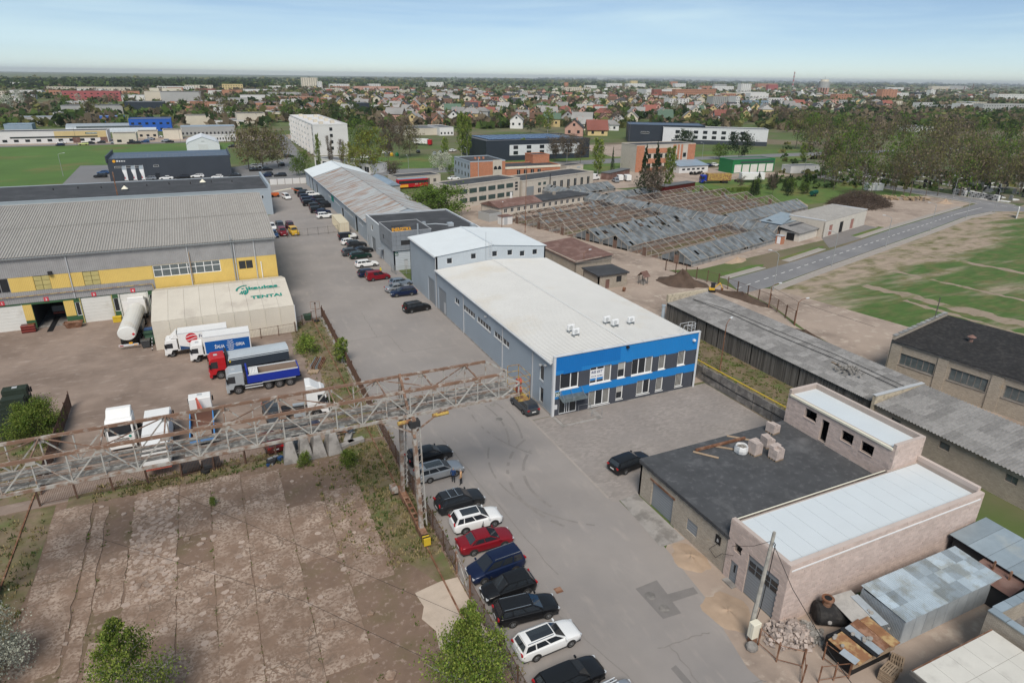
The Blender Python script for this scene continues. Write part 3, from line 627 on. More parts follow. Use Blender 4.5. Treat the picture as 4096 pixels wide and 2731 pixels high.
B(t,'roof','felt_black',.25,Wo-.25,.25,Do-.25,6.6,6.85);B(t,'parapet_cap','trim_light',-.05,.3,10,Do+.05,7.1,7.16);B(t,'parapet_cap','trim_light',8,Wo+.05,-.05,.3,7.1,7.16);B(t,'parapet_cap','trim_light',Wo-.3,Wo+.05,0,Do,7.1,7.17);B(t,'parapet_cap','trim_light',0,Wo,Do-.3,Do+.06,7.1,7.165)
B(t,'upper_core','dark',-.25,8,-.25,10,4.25,8.0)
for i in range(9):
 for j in range(4):
  if i in(2,3)and j in(1,):continue
  B(t,'facade_tile','tile_grey',-.3+i*.92,-.3+i*.92+.89,-.33,-.26,4.28+j*.95,4.28+j*.95+.92)
for i in range(11):
 for j in range(4):
  if i==7 and j==1:continue
  B(t,'facade_tile','tile_grey',-.33,-.26,-.25+i*.93,-.25+i*.93+.9,4.28+j*.95,4.28+j*.95+.92)
B(t,'upper_roof','felt_black',-.2,8,-.2,10,7.9,8.02)
for a in((-.36,8.05,-.36,-.22),(-.36,-.22,-.22,10.02),(7.9,8.05,-.22,10.02),(-.22,7.9,9.9,10.02)):B(t,'upper_cap','trim_grey',*a,8.03,8.1)
B(t,'soffit_lip','trim_grey',-.34,8.0,-.34,-.28,4.2,4.27)
text(t,'sign_letters','ENERGETIKA','text_orange',(-.2,-.2,8.13),(PI/2,0,0),.95,.06,bold=.02,fit=4.0)
text(t,'sign_letters','Šiaulių Tauro','dark',(-.2,.0,8.95),(PI/2,0,0),.42,.04)
B(t,'number_plate','sign_green',.15,.9,-.05,-.01,3.1,3.8);text(t,'number','22','text_white',(.22,-.056,3.22),(PI/2,0,0),.55,.004,bold=.01)
b=MB();b.tube((5.1,-.5,4.2),(5.1,-.5,9.4),.17,.17,9);b.build('flue','galv',t)
B(t,'awning','tile_grey',-1.1,-.02,8.3,10.2,2.45,2.55)
for x,y,s,h in((9,8,.35,1.0),(14.5,6.5,.6,.7),(8.2,4.5,.2,1.2),(18.4,3,.5,.8)):
 B(t,'roof_vent','galv',x-s,x+s,y-s,y+s,6.85,6.85+h)
b=MB();b.path([(9.4,8,7.2),(11.5,7.6,7.3),(13.9,6.6,7.1)],.12,7);b.build('roof_duct','galv',t)
# ---------------------------------------------------------------- long hall with the rusty roof
t=thing('long_hall','long low hall with streaked rusty metal roof, its far end newly roofed white','hall',(33,151.2,0))
Wl,Dl=18.9,98.6
ws=[]
for y0,y1,n in((157.5,162.5,4),(169,180.3,8),(186.5,204.3,12)):
 for i in range(n):a=y0+(y1-y0)*i/n;ws.append((Dl-(a+(y1-y0)/n*.8-151.2),Dl-(a-151.2),2.9,3.9))
ds=[(Dl-(y1-151.2),Dl-(y0-151.2),0,z)for y0,y1,z in((163.9,167,4),(181.5,184.8,3),(224.5,227.8,3.5),(233.5,236.5,4.2),(240.5,243,4))]
wall(t,'wall','panel_flat',(0,Dl),W_,Dl,0,5,ws+ds)
for q in ws:window(t,(0,Dl),W_,*q,depth=.08)
B(t,'banner','text_green',-.06,-.02,195.5-151.2,199-151.2,2.5,4.1)
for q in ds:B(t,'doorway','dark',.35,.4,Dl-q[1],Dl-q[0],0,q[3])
B(t,'wall','panel_flat',Wl-.25,Wl,0,Dl,0,5)
for p,a in(((0,0),S_),((Wl,Dl),N_)):wall(t,'wall','panel_flat',p,a,Wl,0,5,top=[(0,5),(Wl,5),(Wl/2,7.8)])
gable(t,'roof_rusty',0,Wl,-.1,79.5,5.02,7.85,1.3,5,.06)
gable(t,'roof_new',0,Wl,79.5,Dl+.3,5.15,7.98,1.3,3,.04,.4)
B(t,'gutter','trim_grey',-.4,-.25,0,Dl,4.8,4.93)
# ---------------------------------------------------------------- yellow workshop
t=thing('workshop','long yellow and grey truck workshop with numbered white sectional doors','workshop',(-55,116.2,0))
X0=-55
Wy,Dy=64.,48.
def X(x):return x-X0
doors=[(-20.65,-16.5,4.1,'3'),(-15.35,-11.45,4.1,'4'),(-32.2,-28.4,3.95,'1'),(-38,-34,4,''),(-44,-40,4,'')]
opn=(-27.05,-23.0,3.85)
lowh=[(X(a),X(b_),0,z)for a,b_,z,_ in doors]+[(X(opn[0]),X(opn[1]),0,opn[2])]
slits=[(-21.5,-20.85,1.3,3.5),(-16.3,-15.55,1.3,3.5),(-11.2,-10.6,1.3,3.5)]
wall(t,'wall','green_wall',(0,0),S_,X(-10),0,4.2,lowh+[(X(a),X(b_),c,d)for a,b_,c,d in slits])
for a,b_,z0,z1 in slits:window(t,(0,0),S_,X(a),X(b_),z0,z1,depth=.05)
for a,b_ in((-28.35,-27.1),(-22.95,-21.6),(-33.9,-32.3)):B(t,'yellow_panel','yellow_wall',X(a),X(b_),-.04,-.002,1.4,3.9)
wall(t,'wall','wall_asbestos',(0,-.06),S_,X(-10),4.2,6.0,th=.3)
B(t,'wall','wall_asbestos',0,X(9),-.04,.2,8.25,11.3)
wall(t,'wall','yellow_wall',(X(-10),-.02),S_,19,0,8.25,[(.1,10.1,6.25,8.2),(12.9,15.2,6.2,7.7)])
o=window(t,(X(-10),-.02),S_,.1,10.1,6.25,8.2,ncol=8,nrow=1,depth=.06,gm='glass_clear',fr=.1);B(t,'window_transom','white_plastic',X(-9.9),X(.1),.02,.09,7.4,7.5)
window(t,(X(-10),-.02),S_,12.9,15.2,6.2,7.7,ncol=2,depth=.06,fm='yellow_wall')
# upper band: yellow boards, dusty panes, dark window
e=[-55,-48,-45,-38,-36,-32.5,-29.1,-25.95,-23.9,-21.4,-21.2,-19.55,-17.4,-10]
kinds=['y','d','y','d','y','w','y','d','y','y','y','d','y']
for a,b_,k in zip(e,e[1:],kinds):
 if k=='y':B(t,'yellow_board','yellow_wall',X(a)+.02,X(b_)-.02,-.06,.2,6.02,8.22)
 elif k=='d':
  for j in range(3):
   for i in range(2):B(t,'dusty_pane','yellow_dirty',X(a)+(b_-a)*i/2+.03,X(a)+(b_-a)*(i+1)/2-.03,.02,.2,6.05+j*.72,6.72+j*.72)
 else:window(t,(0,0),S_,X(a),X(b_),6.05,8.2,ncol=3,depth=.05,fm='wall_asbestos')
for a,b_,z,nb in doors:
 for k in range(8):B(t,'door_section','door_white',X(a)+.03,X(b_)-.03,.1,.16,z*k/8+.008,z*(k+1)/8-.008)
 for x in(X(a)-.16,X(b_)+.01):B(t,'door_jamb','door_white' if nb!='3' else 'yellow_dirty',x,x+.14,-.05,.1,0,z)
for nb,xc in(('1',-30.6),('2',-25),('3',-18.7),('4',-13.3)):
 B(t,'bay_sign','sign_red',X(xc)-.32,X(xc)+.32,-.12,-.07,4.2,4.85);text(t,'bay_number',nb,'text_white',(X(xc),-.125,4.32),(PI/2,0,0),.5,.004,'CENTER',.01)
 # open bay: dark interior with pit
bx=X(opn[0]);bw=opn[1]-opn[0]
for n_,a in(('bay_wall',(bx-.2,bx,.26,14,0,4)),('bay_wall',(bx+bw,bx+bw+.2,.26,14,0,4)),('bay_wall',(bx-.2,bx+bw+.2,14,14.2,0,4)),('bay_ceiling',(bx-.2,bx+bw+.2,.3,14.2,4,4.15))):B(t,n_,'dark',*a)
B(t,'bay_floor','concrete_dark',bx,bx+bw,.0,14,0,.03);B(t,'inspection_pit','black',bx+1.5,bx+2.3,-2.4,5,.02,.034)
b=MB();b.path([(0,-.3,5.35),(X(-10.4),-.3,5.35),(X(-10.2),-.3,4.3)],.06);b.build('gas_pipe','yellow_rust',t)
for x in(-44,-21.3,-4.6,2.45,5.6):B(t,'downpipe','trim_grey',X(x),X(x)+.14,-.22,-.08,4.2 if x<-10 else 0,11.2)
B(t,'mast_pipe','steel_grey',X(2.1),X(2.25),-.3,-.15,3.5,12.2);B(t,'drain_pipe','white_plastic',X(6.4),X(6.52),-.16,-.03,3.5,7.3);B(t,'pole','wood',X(-4.4),X(-4.3),-.3,-.2,5,10)
B(t,'floodlight','dark',X(-23.9),X(-23.4),-.5,-.06,8.3,8.8)
B(t,'side_wall','wall_asbestos',Wy-.2,Wy,.2,Dy,8.4,11.3);B(t,'side_wall','yellow_wall',Wy-.22,Wy+.02,.2,Dy,0,8.4)
MB().ext([(0,11.3),(Dy,11.3),(24,15)],Wy-.2,Wy,'x').build('gable_wall','wall_asbestos',t)
B(t,'rear_wall','wall_asbestos',0,Wy,Dy-.2,Dy,0,11.3)
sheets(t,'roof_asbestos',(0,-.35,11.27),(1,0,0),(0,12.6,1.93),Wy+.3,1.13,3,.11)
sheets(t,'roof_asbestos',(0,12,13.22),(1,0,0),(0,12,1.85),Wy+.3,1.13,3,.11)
MB().quad((0,24,15.05),(Wy+.3,24,15.05),(Wy+.3,Dy,11.3),(0,Dy,11.3)).build('rear_slope','roof_asbestos',t)
for k in range(32):B(t,'ridge_cap','roof_asbestos',k*2+.05,k*2+1.95,23.7,24.35,15.08,15.16)
B(t,'gutter','steel_grey',0,Wy+.2,-.5,-.36,11.1,11.24);B(t,'verge_board','trim_grey',Wy+.3,Wy+.36,-.3,12,11.2,11.35)
# ---------------------------------------------------------------- tent hall
t=thing('tent_hall','cream fabric tent hall with green lettering beside the yellow workshop','tent hall',(-10,99.4,0))
prof=[(0,0),(.1,4.3),(9.6,6.05),(16.4,4.5),(16.4,0)]
for i in range(9):
 x0,x1=i*2.156,(i+1)*2.156
 for n_,(a,b_)in(('cover_panel',(0,1)),('roof_panel',(1,2)),('roof_panel',(2,3))):
  pa,pb=prof[a],prof[b_];bb=MB();N2=5
  for k in range(N2):
   for s in range(3):
    q=[]
    for(u,v)in((s,k),(s+1,k),(s+1,k+1),(s,k+1)):
     tt=v/N2;xx=x0+.012+(x1-x0-.024)*u/3;sag=.035*math.sin(PI*u/3)if 0<u<3 else 0
     y=pa[0]+(pb[0]-pa[0])*tt;z=pa[1]+(pb[1]-pa[1])*tt
     q.append((xx,y+(sag if a==0 else 0),z-(sag if a else 0)))
    bb.quad(*q)
  bb.build(n_,'tent_cloth',t,smooth=False,fix=False)
 if i:B(t,'seam','trim_cream',x0-.02,x0+.02,-.02,.0,0,4.2)
for x in(0,19.36):MB().ext(prof,x,x+.05,'x').build('end_cover','tent_cloth',t)
B(t,'edge_trim','trim_light',19.4,19.5,.02,.12,0,4.3)
ang=math.atan2(1.75,9.5)
def tt_(s,x,d,size,**k):
 return text(t,'roof_lettering',s,'text_green',(x,.1+d*math.cos(ang),4.33+d*math.sin(ang)+.02),(ang,0,0),size,.004,**k)
tt_('kaukas',13.5,6.68,1.35,bold=.045,fit=4.4);tt_('TENTAI',13.65,3.5,1.25,bold=.045,fit=4.5)
b=MB()
def stroke(pts,w):
 for i in range(len(pts)-1):
  (x0,y0),(x1,y1)=pts[i],pts[i+1];l=math.hypot(x1-x0,y1-y0);nx,ny=-(y1-y0)/l*w/2,(x1-x0)/l*w/2;b.quad((x0-nx,y0-ny,0),(x1-nx,y1-ny,0),(x1+nx,y1+ny,0),(x0+nx,y0+ny,0))
stroke([(13.3+1.5*math.cos(R(q)),6.7+1.5*math.sin(R(q)))for q in range(182,80,-8)],.27)
for k in range(3):stroke([(12.5+k*.3,6.42+k*.08),(12.47+k*.28,6.0),(12.12+k*.33,5.5-k*.17)],.2)
stroke([(13.25,7.6),(13.36,6.9),(13.38,6.2),(13.22,5.6),(12.9,5.12)],.26);b.add([(12.7+.19*math.cos(q),7.17+.19*math.sin(q),0)for q in[i*.5236 for i in range(12)]],[tuple(range(12))])
b.build('roof_emblem','text_green',t,(0,.1,4.36),0,fix=False).rotation_euler=(ang,0,0)
b=MB();stroke([(13.65,6.36),(18.2,6.4)],.06);b.build('lettering_rule','text_green',t,(0,.1,4.36),0,fix=False).rotation_euler=(ang,0,0)
# ---------------------------------------------------------------- long flat-roofed store behind the workshop
t=thing('flat_store','long grey store with flat black felt roof behind the yellow workshop','building',(-58,196.4,0))
B(t,'wall','panel_flat',0,73.9,0,27,0,7.0);B(t,'roof','felt_black',.3,73.4,.3,26.8,6.9,7.12)
for a in((-.05,74,-.05,.28,7.0,7.3),(73.45,74.05,-.06,28.5,0,8.3),(0,73.4,26.85,27.1,7,7.3)):B(t,'parapet','panel_flat',*a)
for k in range(9):B(t,'roof_vent','dark',20+k*5.6,20.25+k*5.6,17+(k%2),17.25+(k%2),7.1,7.65)
for x,y in((37.5,11),(57,17)):MB().add([(x-.8,y-.8,7.5),(x+.8,y-.8,7.5),(x+.8,y+.8,7.5),(x-.8,y+.8,7.5),(x,y,8.4)],[(0,1,4),(1,2,4),(2,3,4),(3,0,4)]).build('vent_hood','trim_cream',t);B(t,'vent_neck','galv',x-.35,x+.35,y-.35,y+.35,7.1,7.5)
B(t,'roof_mast','rust',36.2,36.45,3,3.25,7,13);window(t,(0,0),S_,71.4,72,4.6,5.5,depth=-.06)
# ---------------------------------------------------------------- dark showroom
t=thing('showroom','charcoal car showroom with rooftop rail and three flags before it','showroom',(-31.5,280,0))
mat('panel_char',(.045,.053,.066),rough=.5,var=.08,sc=.2);mat('roof_char',(.06,.08,.12),rough=.4,var=.08,sc=.2)
for k in range(10):B(t,'wall_panel','panel_char',k*4.1,k*4.1+4.05,-.08,0,.3,7.9)
B(t,'wall','panel_char',0,41,0,24,0,7.6);B(t,'roof','roof_char',.2,40.8,.2,23.8,7.6,7.72);B(t,'roof_fin','panel_char',-.3,.1,-.5,24,6.5,8.9);B(t,'roof_fin','panel_char',40.9,41.3,-.3,24,7,8.3)
for k in range(28):B(t,'rail_post','steel_grey',2+k*1.4,2.06+k*1.4,.3,.36,7.7,9.0)
for z in(8.3,8.95):B(t,'guard_rail','steel_grey',2,40,.3,.36,z,z+.06)
for x in(2,5.5,8):window(t,(0,-.09),S_,x,x+2.5,4.6,5.2,depth=-.05)
window(t,(0,-.09),S_,14.5,16.3,4.6,5.2,depth=-.05);window(t,(0,-.09),S_,14.6,16.2,.4,2.4,depth=-.05,fm='panel_char')
MB().tube((2.2,-.12,7.0),(2.2,-.2,7.0),.5,.5,14).build('logo_disc','text_orange',t)
for k,h in enumerate((.5,.42,.36,.3)):B(t,'logo_letter','text_white',3+k*.75,3.5+k*.75,-.16,-.1,6.8,6.8+h)
for k,(x,y)in enumerate(((-25.3,273.2),(-22.5,273.2),(-19.9,273.1))):
 f=thing('flag_pole','white and grey banner flag on a pole, %s of the three before the dark showroom'%('leftmost','middle','rightmost')[k],'flag',(x,y,0),0,'flags before the showroom')
 b=MB();b.tube((0,0,0),(0,0,6.2),.06,.04);b.build('pole','white_plastic',f)
 b=MB();n=7
 for i in range(n):
  z0,z1=6.1-i*.72,6.1-(i+1)*.72;o0,o1=-1.15-.25*math.sin(i*.9),-1.15-.25*math.sin((i+1)*.9)
  b.add([(-.05,0,z0),(o0,.12*math.sin(i),z0),(o1,.12*math.sin(i+1),z1),(-.05,0,z1)],[(0,1,2,3)],0 if i<2 else 1)
 b.build('banner',['panel_flat','text_white'],f,fix=False);B(f,'banner_mark','text_red',-.95,-.7,-.06,-.03,1.6,3.2)
 # ---------------------------------------------------------------- white gable tent
t=thing('storage_tent','white rounded gable storage tent behind the dark showroom','tent',(-6.6,379,0))
pr=[(0,0),(0,3.4),(1.2,4.5),(7.75,6.9),(14.3,4.5),(15.5,3.4),(15.5,0)]
mat('tent_white',(.6,.62,.64),rough=.6,var=.03)
b=MB()
for i in range(6):b.quad((*pr[i][:1],0,pr[i][1]),(pr[i+1][0],0,pr[i+1][1]),(pr[i+1][0],26,pr[i+1][1]),(pr[i][0],26,pr[i][1]))
b.build('cover','tent_white',t);MB().ext(pr,.2,.3,'y').build('gable_wall','tent_white',t);MB().ext(pr,25.7,25.8,'y').build('gable_wall','tent_white',t)
B(t,'door','trim_light',5.5,10,.1,.2,0,3.4);B(t,'vent','trim_grey',7.2,8.6,.1,.2,4.6,5)
# ---------------------------------------------------------------- unfinished block building and brick garage
def blocks(t,org,faces,mt='block_pink',bl=.5,bh=.245,lim=300):
 "faces: (p, a, length, z0, z1, holes) in the thing's own frame; each block a piece, the rest joined"
 rb=random.Random(11);out=[]
 for p,a,ln,z0,z1,holes in faces:
  ca,sa=math.cos(a),math.sin(a);nz=round((z1-z0)/bh);hh=(z1-z0)/nz
  for j in range(nz):
   zc=z0+(j+.5)*hh;u=-(j%2)*bl/2
   while u<ln-.02:
    ua,ub=max(u,0)+.005,min(u+bl,ln)-.005;u+=bl
    segs=[(ua,ub)]
    for h in holes:
     if h[2]<zc<h[3]:
      ns=[]
      for s0,s1 in segs:
       if s1<=h[0]or s0>=h[1]:ns.append((s0,s1));continue
       if s0<h[0]:ns.append((s0,h[0]))
       if s1>h[1]:ns.append((h[1],s1))
      segs=ns
    for s0,s1 in segs:
     if s1-s0<.06:continue
     d=rb.uniform(-.008,.012);um=(s0+s1)/2
     cx,cy=p[0]+ca*um-sa*(.04-d),p[1]+sa*um+ca*(.04-d)
     out.append((cx,cy,zc,s1-s0,hh-.012,a,(cx+org[0])**2+(cy+org[1])**2))
 out.sort(key=lambda q:q[-1])
 for q in out[:lim]:inst('block',cube(mt),t,q[:3],(0,0,q[5]),(q[3],.08,q[4]))
 b=MB()
 for x,y,z,w,h,a,_ in out[lim:]:
  c,s=math.cos(a)*w/2,math.sin(a)*w/2;e,f=-math.sin(a)*.04,math.cos(a)*.04
  b.add([(x+i*c+j*e,y+i*s+j*f,z+k*h/2)for k in(-1,1)for i,j in((-1,-1),(1,-1),(1,1),(-1,1))],[(4,5,6,7),(0,1,5,4),(1,2,6,5),(2,3,7,6),(3,0,4,7)])
 if out[lim:]:stuff(b.build('blockwork',mt,t,fix=False))
t=thing('brick_garage','old brick garage with wide black felt roof and grey roller door','garage',(33.4,30.5,0))
gw=[(12-(y1-30.5),12-(y0-30.5),z0,z1)for y0,y1,z0,z1 in((37.5,40.6,0,2.65),(34.15,35.5,.95,2.1))]
wall(t,'wall','brick_sil',(0,12),W_,12,0,3.75,gw);wall(t,'wall','brick_sil',(18.1,12),N_,18.1,0,3.75)
B(t,'roller_door','door_grey',.15,.2,7,10.1,0,2.65);B(t,'lintel','rust',-.05,.1,6.8,10.4,2.66,2.85);B(t,'roller_shutter','door_grey',.06,.12,3.65,5,.95,2.1)
B(t,'sign','black',-.05,-.01,.9,1.5,2.2,3.0);text(t,'sign_letter','B','text_white',(-.056,1.32,2.4),(PI/2,0,-PI/2),.4,.003)
MB().add([(-.15,-.05,3.76),(18,-.05,3.9),(18,12.15,4.0),(-.15,12.15,3.9),(-.15,-.05,3.6),(18,-.05,3.6),(18,12.15,3.6),(-.15,12.15,3.6)],[(0,1,2,3),(4,7,6,5),(0,4,5,1),(1,5,6,2),(2,6,7,3),(3,7,4,0)]).build('roof','felt_dusty',t)
for k in range(24):B(t,'eave_felt','felt_black',-.2,-.12,k*.5+.02,k*.5+.45+.03*(k%3),3.55-.03*(k%2),3.84)
b=MB();b.path([(-.1,1.2,3.5),(-.15,.9,2.6),(-.12,1.9,1.2),(-.1,1.1,.9),(-.3,.3,2.0),(-.2,-.8,2.6)],.018);b.build('loose_cable','cable',t)
t=thing('block_wing','new unplastered pink block wing with white membrane roof and tall door','building',(33.3,24.7,0))
Lb,Db=21.8,5.9
hw=[(Db-(y1-24.7),Db-(y0-24.7),z0,z1)for y0,y1,z0,z1 in((29.15,29.9,2.85,3.65),(29.2,30.0,0,1.95),(25.4,28.4,0,3.7))]
wall(t,'wall','mortar',(.06,Db),W_,Db-.06,0,5.45,hw,.3);wall(t,'wall','mortar',(.06,.06),S_,Lb-.12,0,5.45,th=.3);wall(t,'wall','mortar',(Lb-.06,.06),E_,Db-.06,0,5.45,th=.3);wall(t,'wall','mortar',(Lb-.06,Db),N_,Lb-.12,0,5.2,th=.25)
blocks(t,(33.3,24.7),[((0,0),S_,Lb,0,5.45,[]),((0,Db),W_,Db,0,5.45,hw),((Lb,0),E_,Db,0,5.45,[])])
for k in range(13):
 x=.35+k*1.62;B(t,'roof_membrane','roof_membrane',x,min(x+1.6,Lb-.32),.36,Db-.2,5.0,5.12)
B(t,'eave_trim','trim_cream',.1,Lb-4.2,Db-.2,Db+.12,4.95,5.2)
for n_,a in(('coping',(.02,Lb-.02,.02,.38,5.45,5.5)),('coping',(.02,.38,.38,Db,5.45,5.5)),('coping',(Lb-.38,Lb-.02,.38,Db,5.45,5.85)),('insulation_strip',(.2,Lb-.4,-.03,.0,4.93,5.06))):B(t,n_,'block_cap' if n_=='coping' else 'text_white',*a)
B(t,'door','door_grey',.1,.16,4.5,5.3,0,1.95);B(t,'door_window','black',.08,.1,4.8,4.95,1.0,1.7);B(t,'door_step','concrete',-.5,.05,4.3,5.4,0,.12)
B(t,'dark_opening','black',.36,.38,4.4,5.3,2.8,3.7)
for k in range(10):B(t,'door_section','door_grey',.12,.18,.7,3.7,k*.37+.004,k*.37+.366)
for j in range(2):
 for k in range(4):B(t,'door_window','glass',.1,.125,.8+k*.72,1.42+k*.72,2.3+j*.5,2.7+j*.5)
t=thing('block_storey','new pink block upper storey with four openings on the black garage roof','building',(51.4,30.5,3.9))
Lu,Du=3.8,12.1
hu=[(Du-(y1-30.5),Du-(y0-30.5),z0-3.9,z1-3.9)for y0,y1,z0,z1 in((38.9,40.3,5.6,6.6),(37.35,38.2,4.15,6.5),(34.6,35.9,5.4,6.45),(32.45,33.75,5.4,6.4))]
wall(t,'wall','mortar',(.06,Du),W_,Du,0,3.3,hu,.25);wall(t,'wall','mortar',(0,.06),S_,Lu,0,3.75,th=.25);wall(t,'wall','mortar',(Lu-.06,0),E_,Du,0,3.75,th=.25);wall(t,'wall','mortar',(Lu,Du-.06),N_,Lu,0,3.75,th=.25)
B(t,'inner_floor','dark',.3,Lu-.3,.3,Du-.3,0,.1);B(t,'inner_wall','dark',Lu-.42,Lu-.32,.3,Du-.3,.1,3)
blocks(t,(51.4,30.5),[((0,Du),W_,Du,0,3.3,hu),((0,0),S_,Lu,0,3.75,[]),((Lu,0),E_,Du,0,3.75,[]),((Lu,Du),N_,Lu,0,3.75,[])],lim=200)
B(t,'roof_membrane','roof_membrane',.05,Lu-.3,.3,Du-.3,3.1,3.28);B(t,'eave_trim','trim_cream',-.14,.1,.28,Du-.3,3.16,3.34)
for a in((-.01,Lu+.01,0,.3,3.75,3.8),(-.01,Lu,Du-.3,Du+.01,3.75,3.8),(Lu-.3,Lu+.02,.3,Du-.3,3.75,3.8)):B(t,'coping','block_cap',*a)
for k,h in enumerate(hu):B(t,'window_sill','mortar',-.05,.2,Du-h[1]-.04,Du-h[0]+.04,h[2]-.05,h[2])
# things lying on the black roof
def pallet_stack(x,y,z,rz,n,label,mt='pallet_block'):
 o=thing('block_pallet',label,'pallet',(x,y,z),rz,'pallets of blocks on the black roof')
 for k in range(4):B(o,'pallet_board','wood',-.5,.5,-.5+k*.28,-.38+k*.28,0,.14)
 for j in range(n):
  for i in range(4):
   for l in range(2):
    if j==n-1 and random.random()<.45:continue
    B(o,'block',mt,-.5+i*.25,-.5+i*.25+.235,-.5+l*.5,-.5+l*.5+.485,.15+j*.25,.15+j*.25+.24)
 return o
pallet_stack(48.5,41.3,3.97,.1,4,'half-used pallet of pale blocks at the far edge of the black roof')
pallet_stack(43.9,39.0,3.92,.05,5,'pallet stacked with pale blocks right beside the white bag')
pallet_stack(46.0,39.5,3.95,-.1,4,'pallet of pale blocks, the middle and lowest of the roof group')
pallet_stack(45.1,37.5,3.92,.05,5,'pallet of pale blocks nearest the camera on the black roof')
o=thing('bulk_bag','open white bulk bag of rubble on the black roof','bag',(42.8,39.6,3.92))
b=MB();n=12;prf=[(.50,0),(.62,.15),(.66,.45),(.6,.75),(.55,.85),(.48,.8),(.45,.62)]
for j in range(len(prf)-1):
 for i in range(n):
  q=[]
  for ii,jj in((i,j),(i+1,j),(i+1,j+1),(i,j+1)):
   a=2*PI*ii/n;rr=prf[jj][0]*(1+.07*math.sin(3*a+jj)+.04*math.cos(5*a));q.append((rr*math.cos(a),rr*math.sin(a),prf[jj][1]+.05*math.sin(4*a)*(jj>2)))
  b.quad(*q)
b.build('bag','bag_white',o,smooth=True);b=MB()
for k in range(45):
 a,rr=random.random()*6.28,.42*math.sqrt(random.random());x,y=rr*math.cos(a),rr*math.sin(a);s=random.uniform(.04,.1);b.box(x-s,x+s,y-s,y+s,.5,.62+random.random()*.1)
stuff(b.build('rubble','rubble_grey',o,fix=False))
o=tag(MB().box(-3.0,3.0,-.1,.1,0,.22).build('steel_beam','rust',None,(41.9,41.4,4.02),-.02),'long rusty steel beam lying on planks on the black roof','beam')
for k,(x,y,rz,ln)in enumerate(((39.4,40.6,-.9,2.4),(41.9,40.9,-.75,2.0),(44.5,41.8,-.8,2.2))):
 tag(MB().box(-ln/2,ln/2,-.13,.13,0,.05).build('plank','wood',None,(x,y,3.955),rz),('pale plank under the near end of the rusty beam','pale plank under the middle of the rusty beam','pale plank under the far end of the rusty beam')[k],'plank')
 # ---------------------------------------------------------------- plank shed and low shed behind it
t=thing('plank_shed','long shed with weathered grey plank wall and grey slate-sheet roof','shed',(65.6,43,0))
rp=random.Random(5)
for k in range(225):
 y=k*.169;h=3.25+rp.uniform(-.05,.05)
 if rp.random()<.02:continue
 o=inst('plank',cube('wood_grey'),t,(rp.uniform(-.02,.02),y+.08,h/2),(rp.uniform(-.02,.02),0,0),(.03,.15,h))
B(t,'frame_wall','black',.3,.5,0,38,0,3.1);B(t,'wall','wood_grey',.1,7.2,37.9,38.05,0,3.5);B(t,'wall','concrete_dark',7.0,7.2,0,38,0,4)
for k in range(7):
 s0=k/7;x0,z0=-.35+8*s0,3.28+.9*s0
 sheets(t,'roof_asbestos_dark',(x0,0,z0+.012*k),(0,1,0),(1.22,0,.137),38,1.1,4,.05)
for y in(10,20,30):B(t,'rafter','wood_grey',-.3,7.2,y,y+.12,3.05,3.2)
mat('cream_plaster',(.5,.43,.32),rough=.95,var=.15,sc=2,c2=(.3,.26,.2),s2=2)
B(t,'fire_wall','cream_plaster',-.2,7.9,37.6,38.1,3.3,4.6);
b=MB();b.path([(3.5,36,3.95),(4.2,28,4.0),(4.1,18,3.98),(4.6,8,4.0),(4.3,0,4.0)],.04,4);b.build('roof_cable','cable',t)
b=MB();b.path([(3.5,36,3.98),(5.0,30,4.05),(5.2,20,4.05),(5.6,10,4.1),(5.2,0,4.1)],.03,4);b.build('roof_cable','cable',t)
tag(MB().box(-.9,.9,-.12,.12,0,.06).build('plank','wood',None,(69.2,51.0,3.82),1.5),'loose brown plank lying on the grey shed roof','plank')
b=MB()
for k in range(70):x,y,s=68.9+rp.gauss(0,.7),49.0+rp.gauss(0,.8),rp.uniform(.05,.16);b.box(x-s,x+s,y-s*.6,y+s*.6,3.7+(x-65.3)*.1125-.1,3.72+(x-65.3)*.1125+.05)
stuff(b.build('broken_sheets','rubble_grey',None,fix=False),'scatter of broken grey sheet pieces on the shed roof','debris')
t=thing('low_shed','low brick shed with wavy grey sheet roof continuing the plank shed','shed',(65.2,16,0))
wl=[(26.4-a-1.1,26.4-a,1.9,2.7)for a in(5,11,17.5,23)]
wall(t,'wall','brick_sil',(0,26.4),W_,26.4,0,3.3,wl);B(t,'inner_dark','black',.5,.6,0,26,0,3)
for h in wl:window(t,(0,26.4),W_,*h,ncol=2,depth=.15,fm='wood_grey',gm='glass_clear')
for k in range(4):
 s0=k/4;sheets(t,'roof_asbestos_dark',(-.4+8*s0,0,3.32+.9*s0+.015*k),(0,1,0),(2.1,0,.236),26.2,1.1,3,.1)
B(t,'end_wall','cream_plaster',-.3,7.9,26.25,26.6,0,4.3);B(t,'wall_coping','trim_grey',-.35,7.95,26.2,26.65,4.32,4.4);B(t,'rear_wall','brick_sil',7.3,7.5,0,26,0,4)
B(t,'sheet_patch','panel_flat',-.06,-.02,6,7.6,.6,1.9)
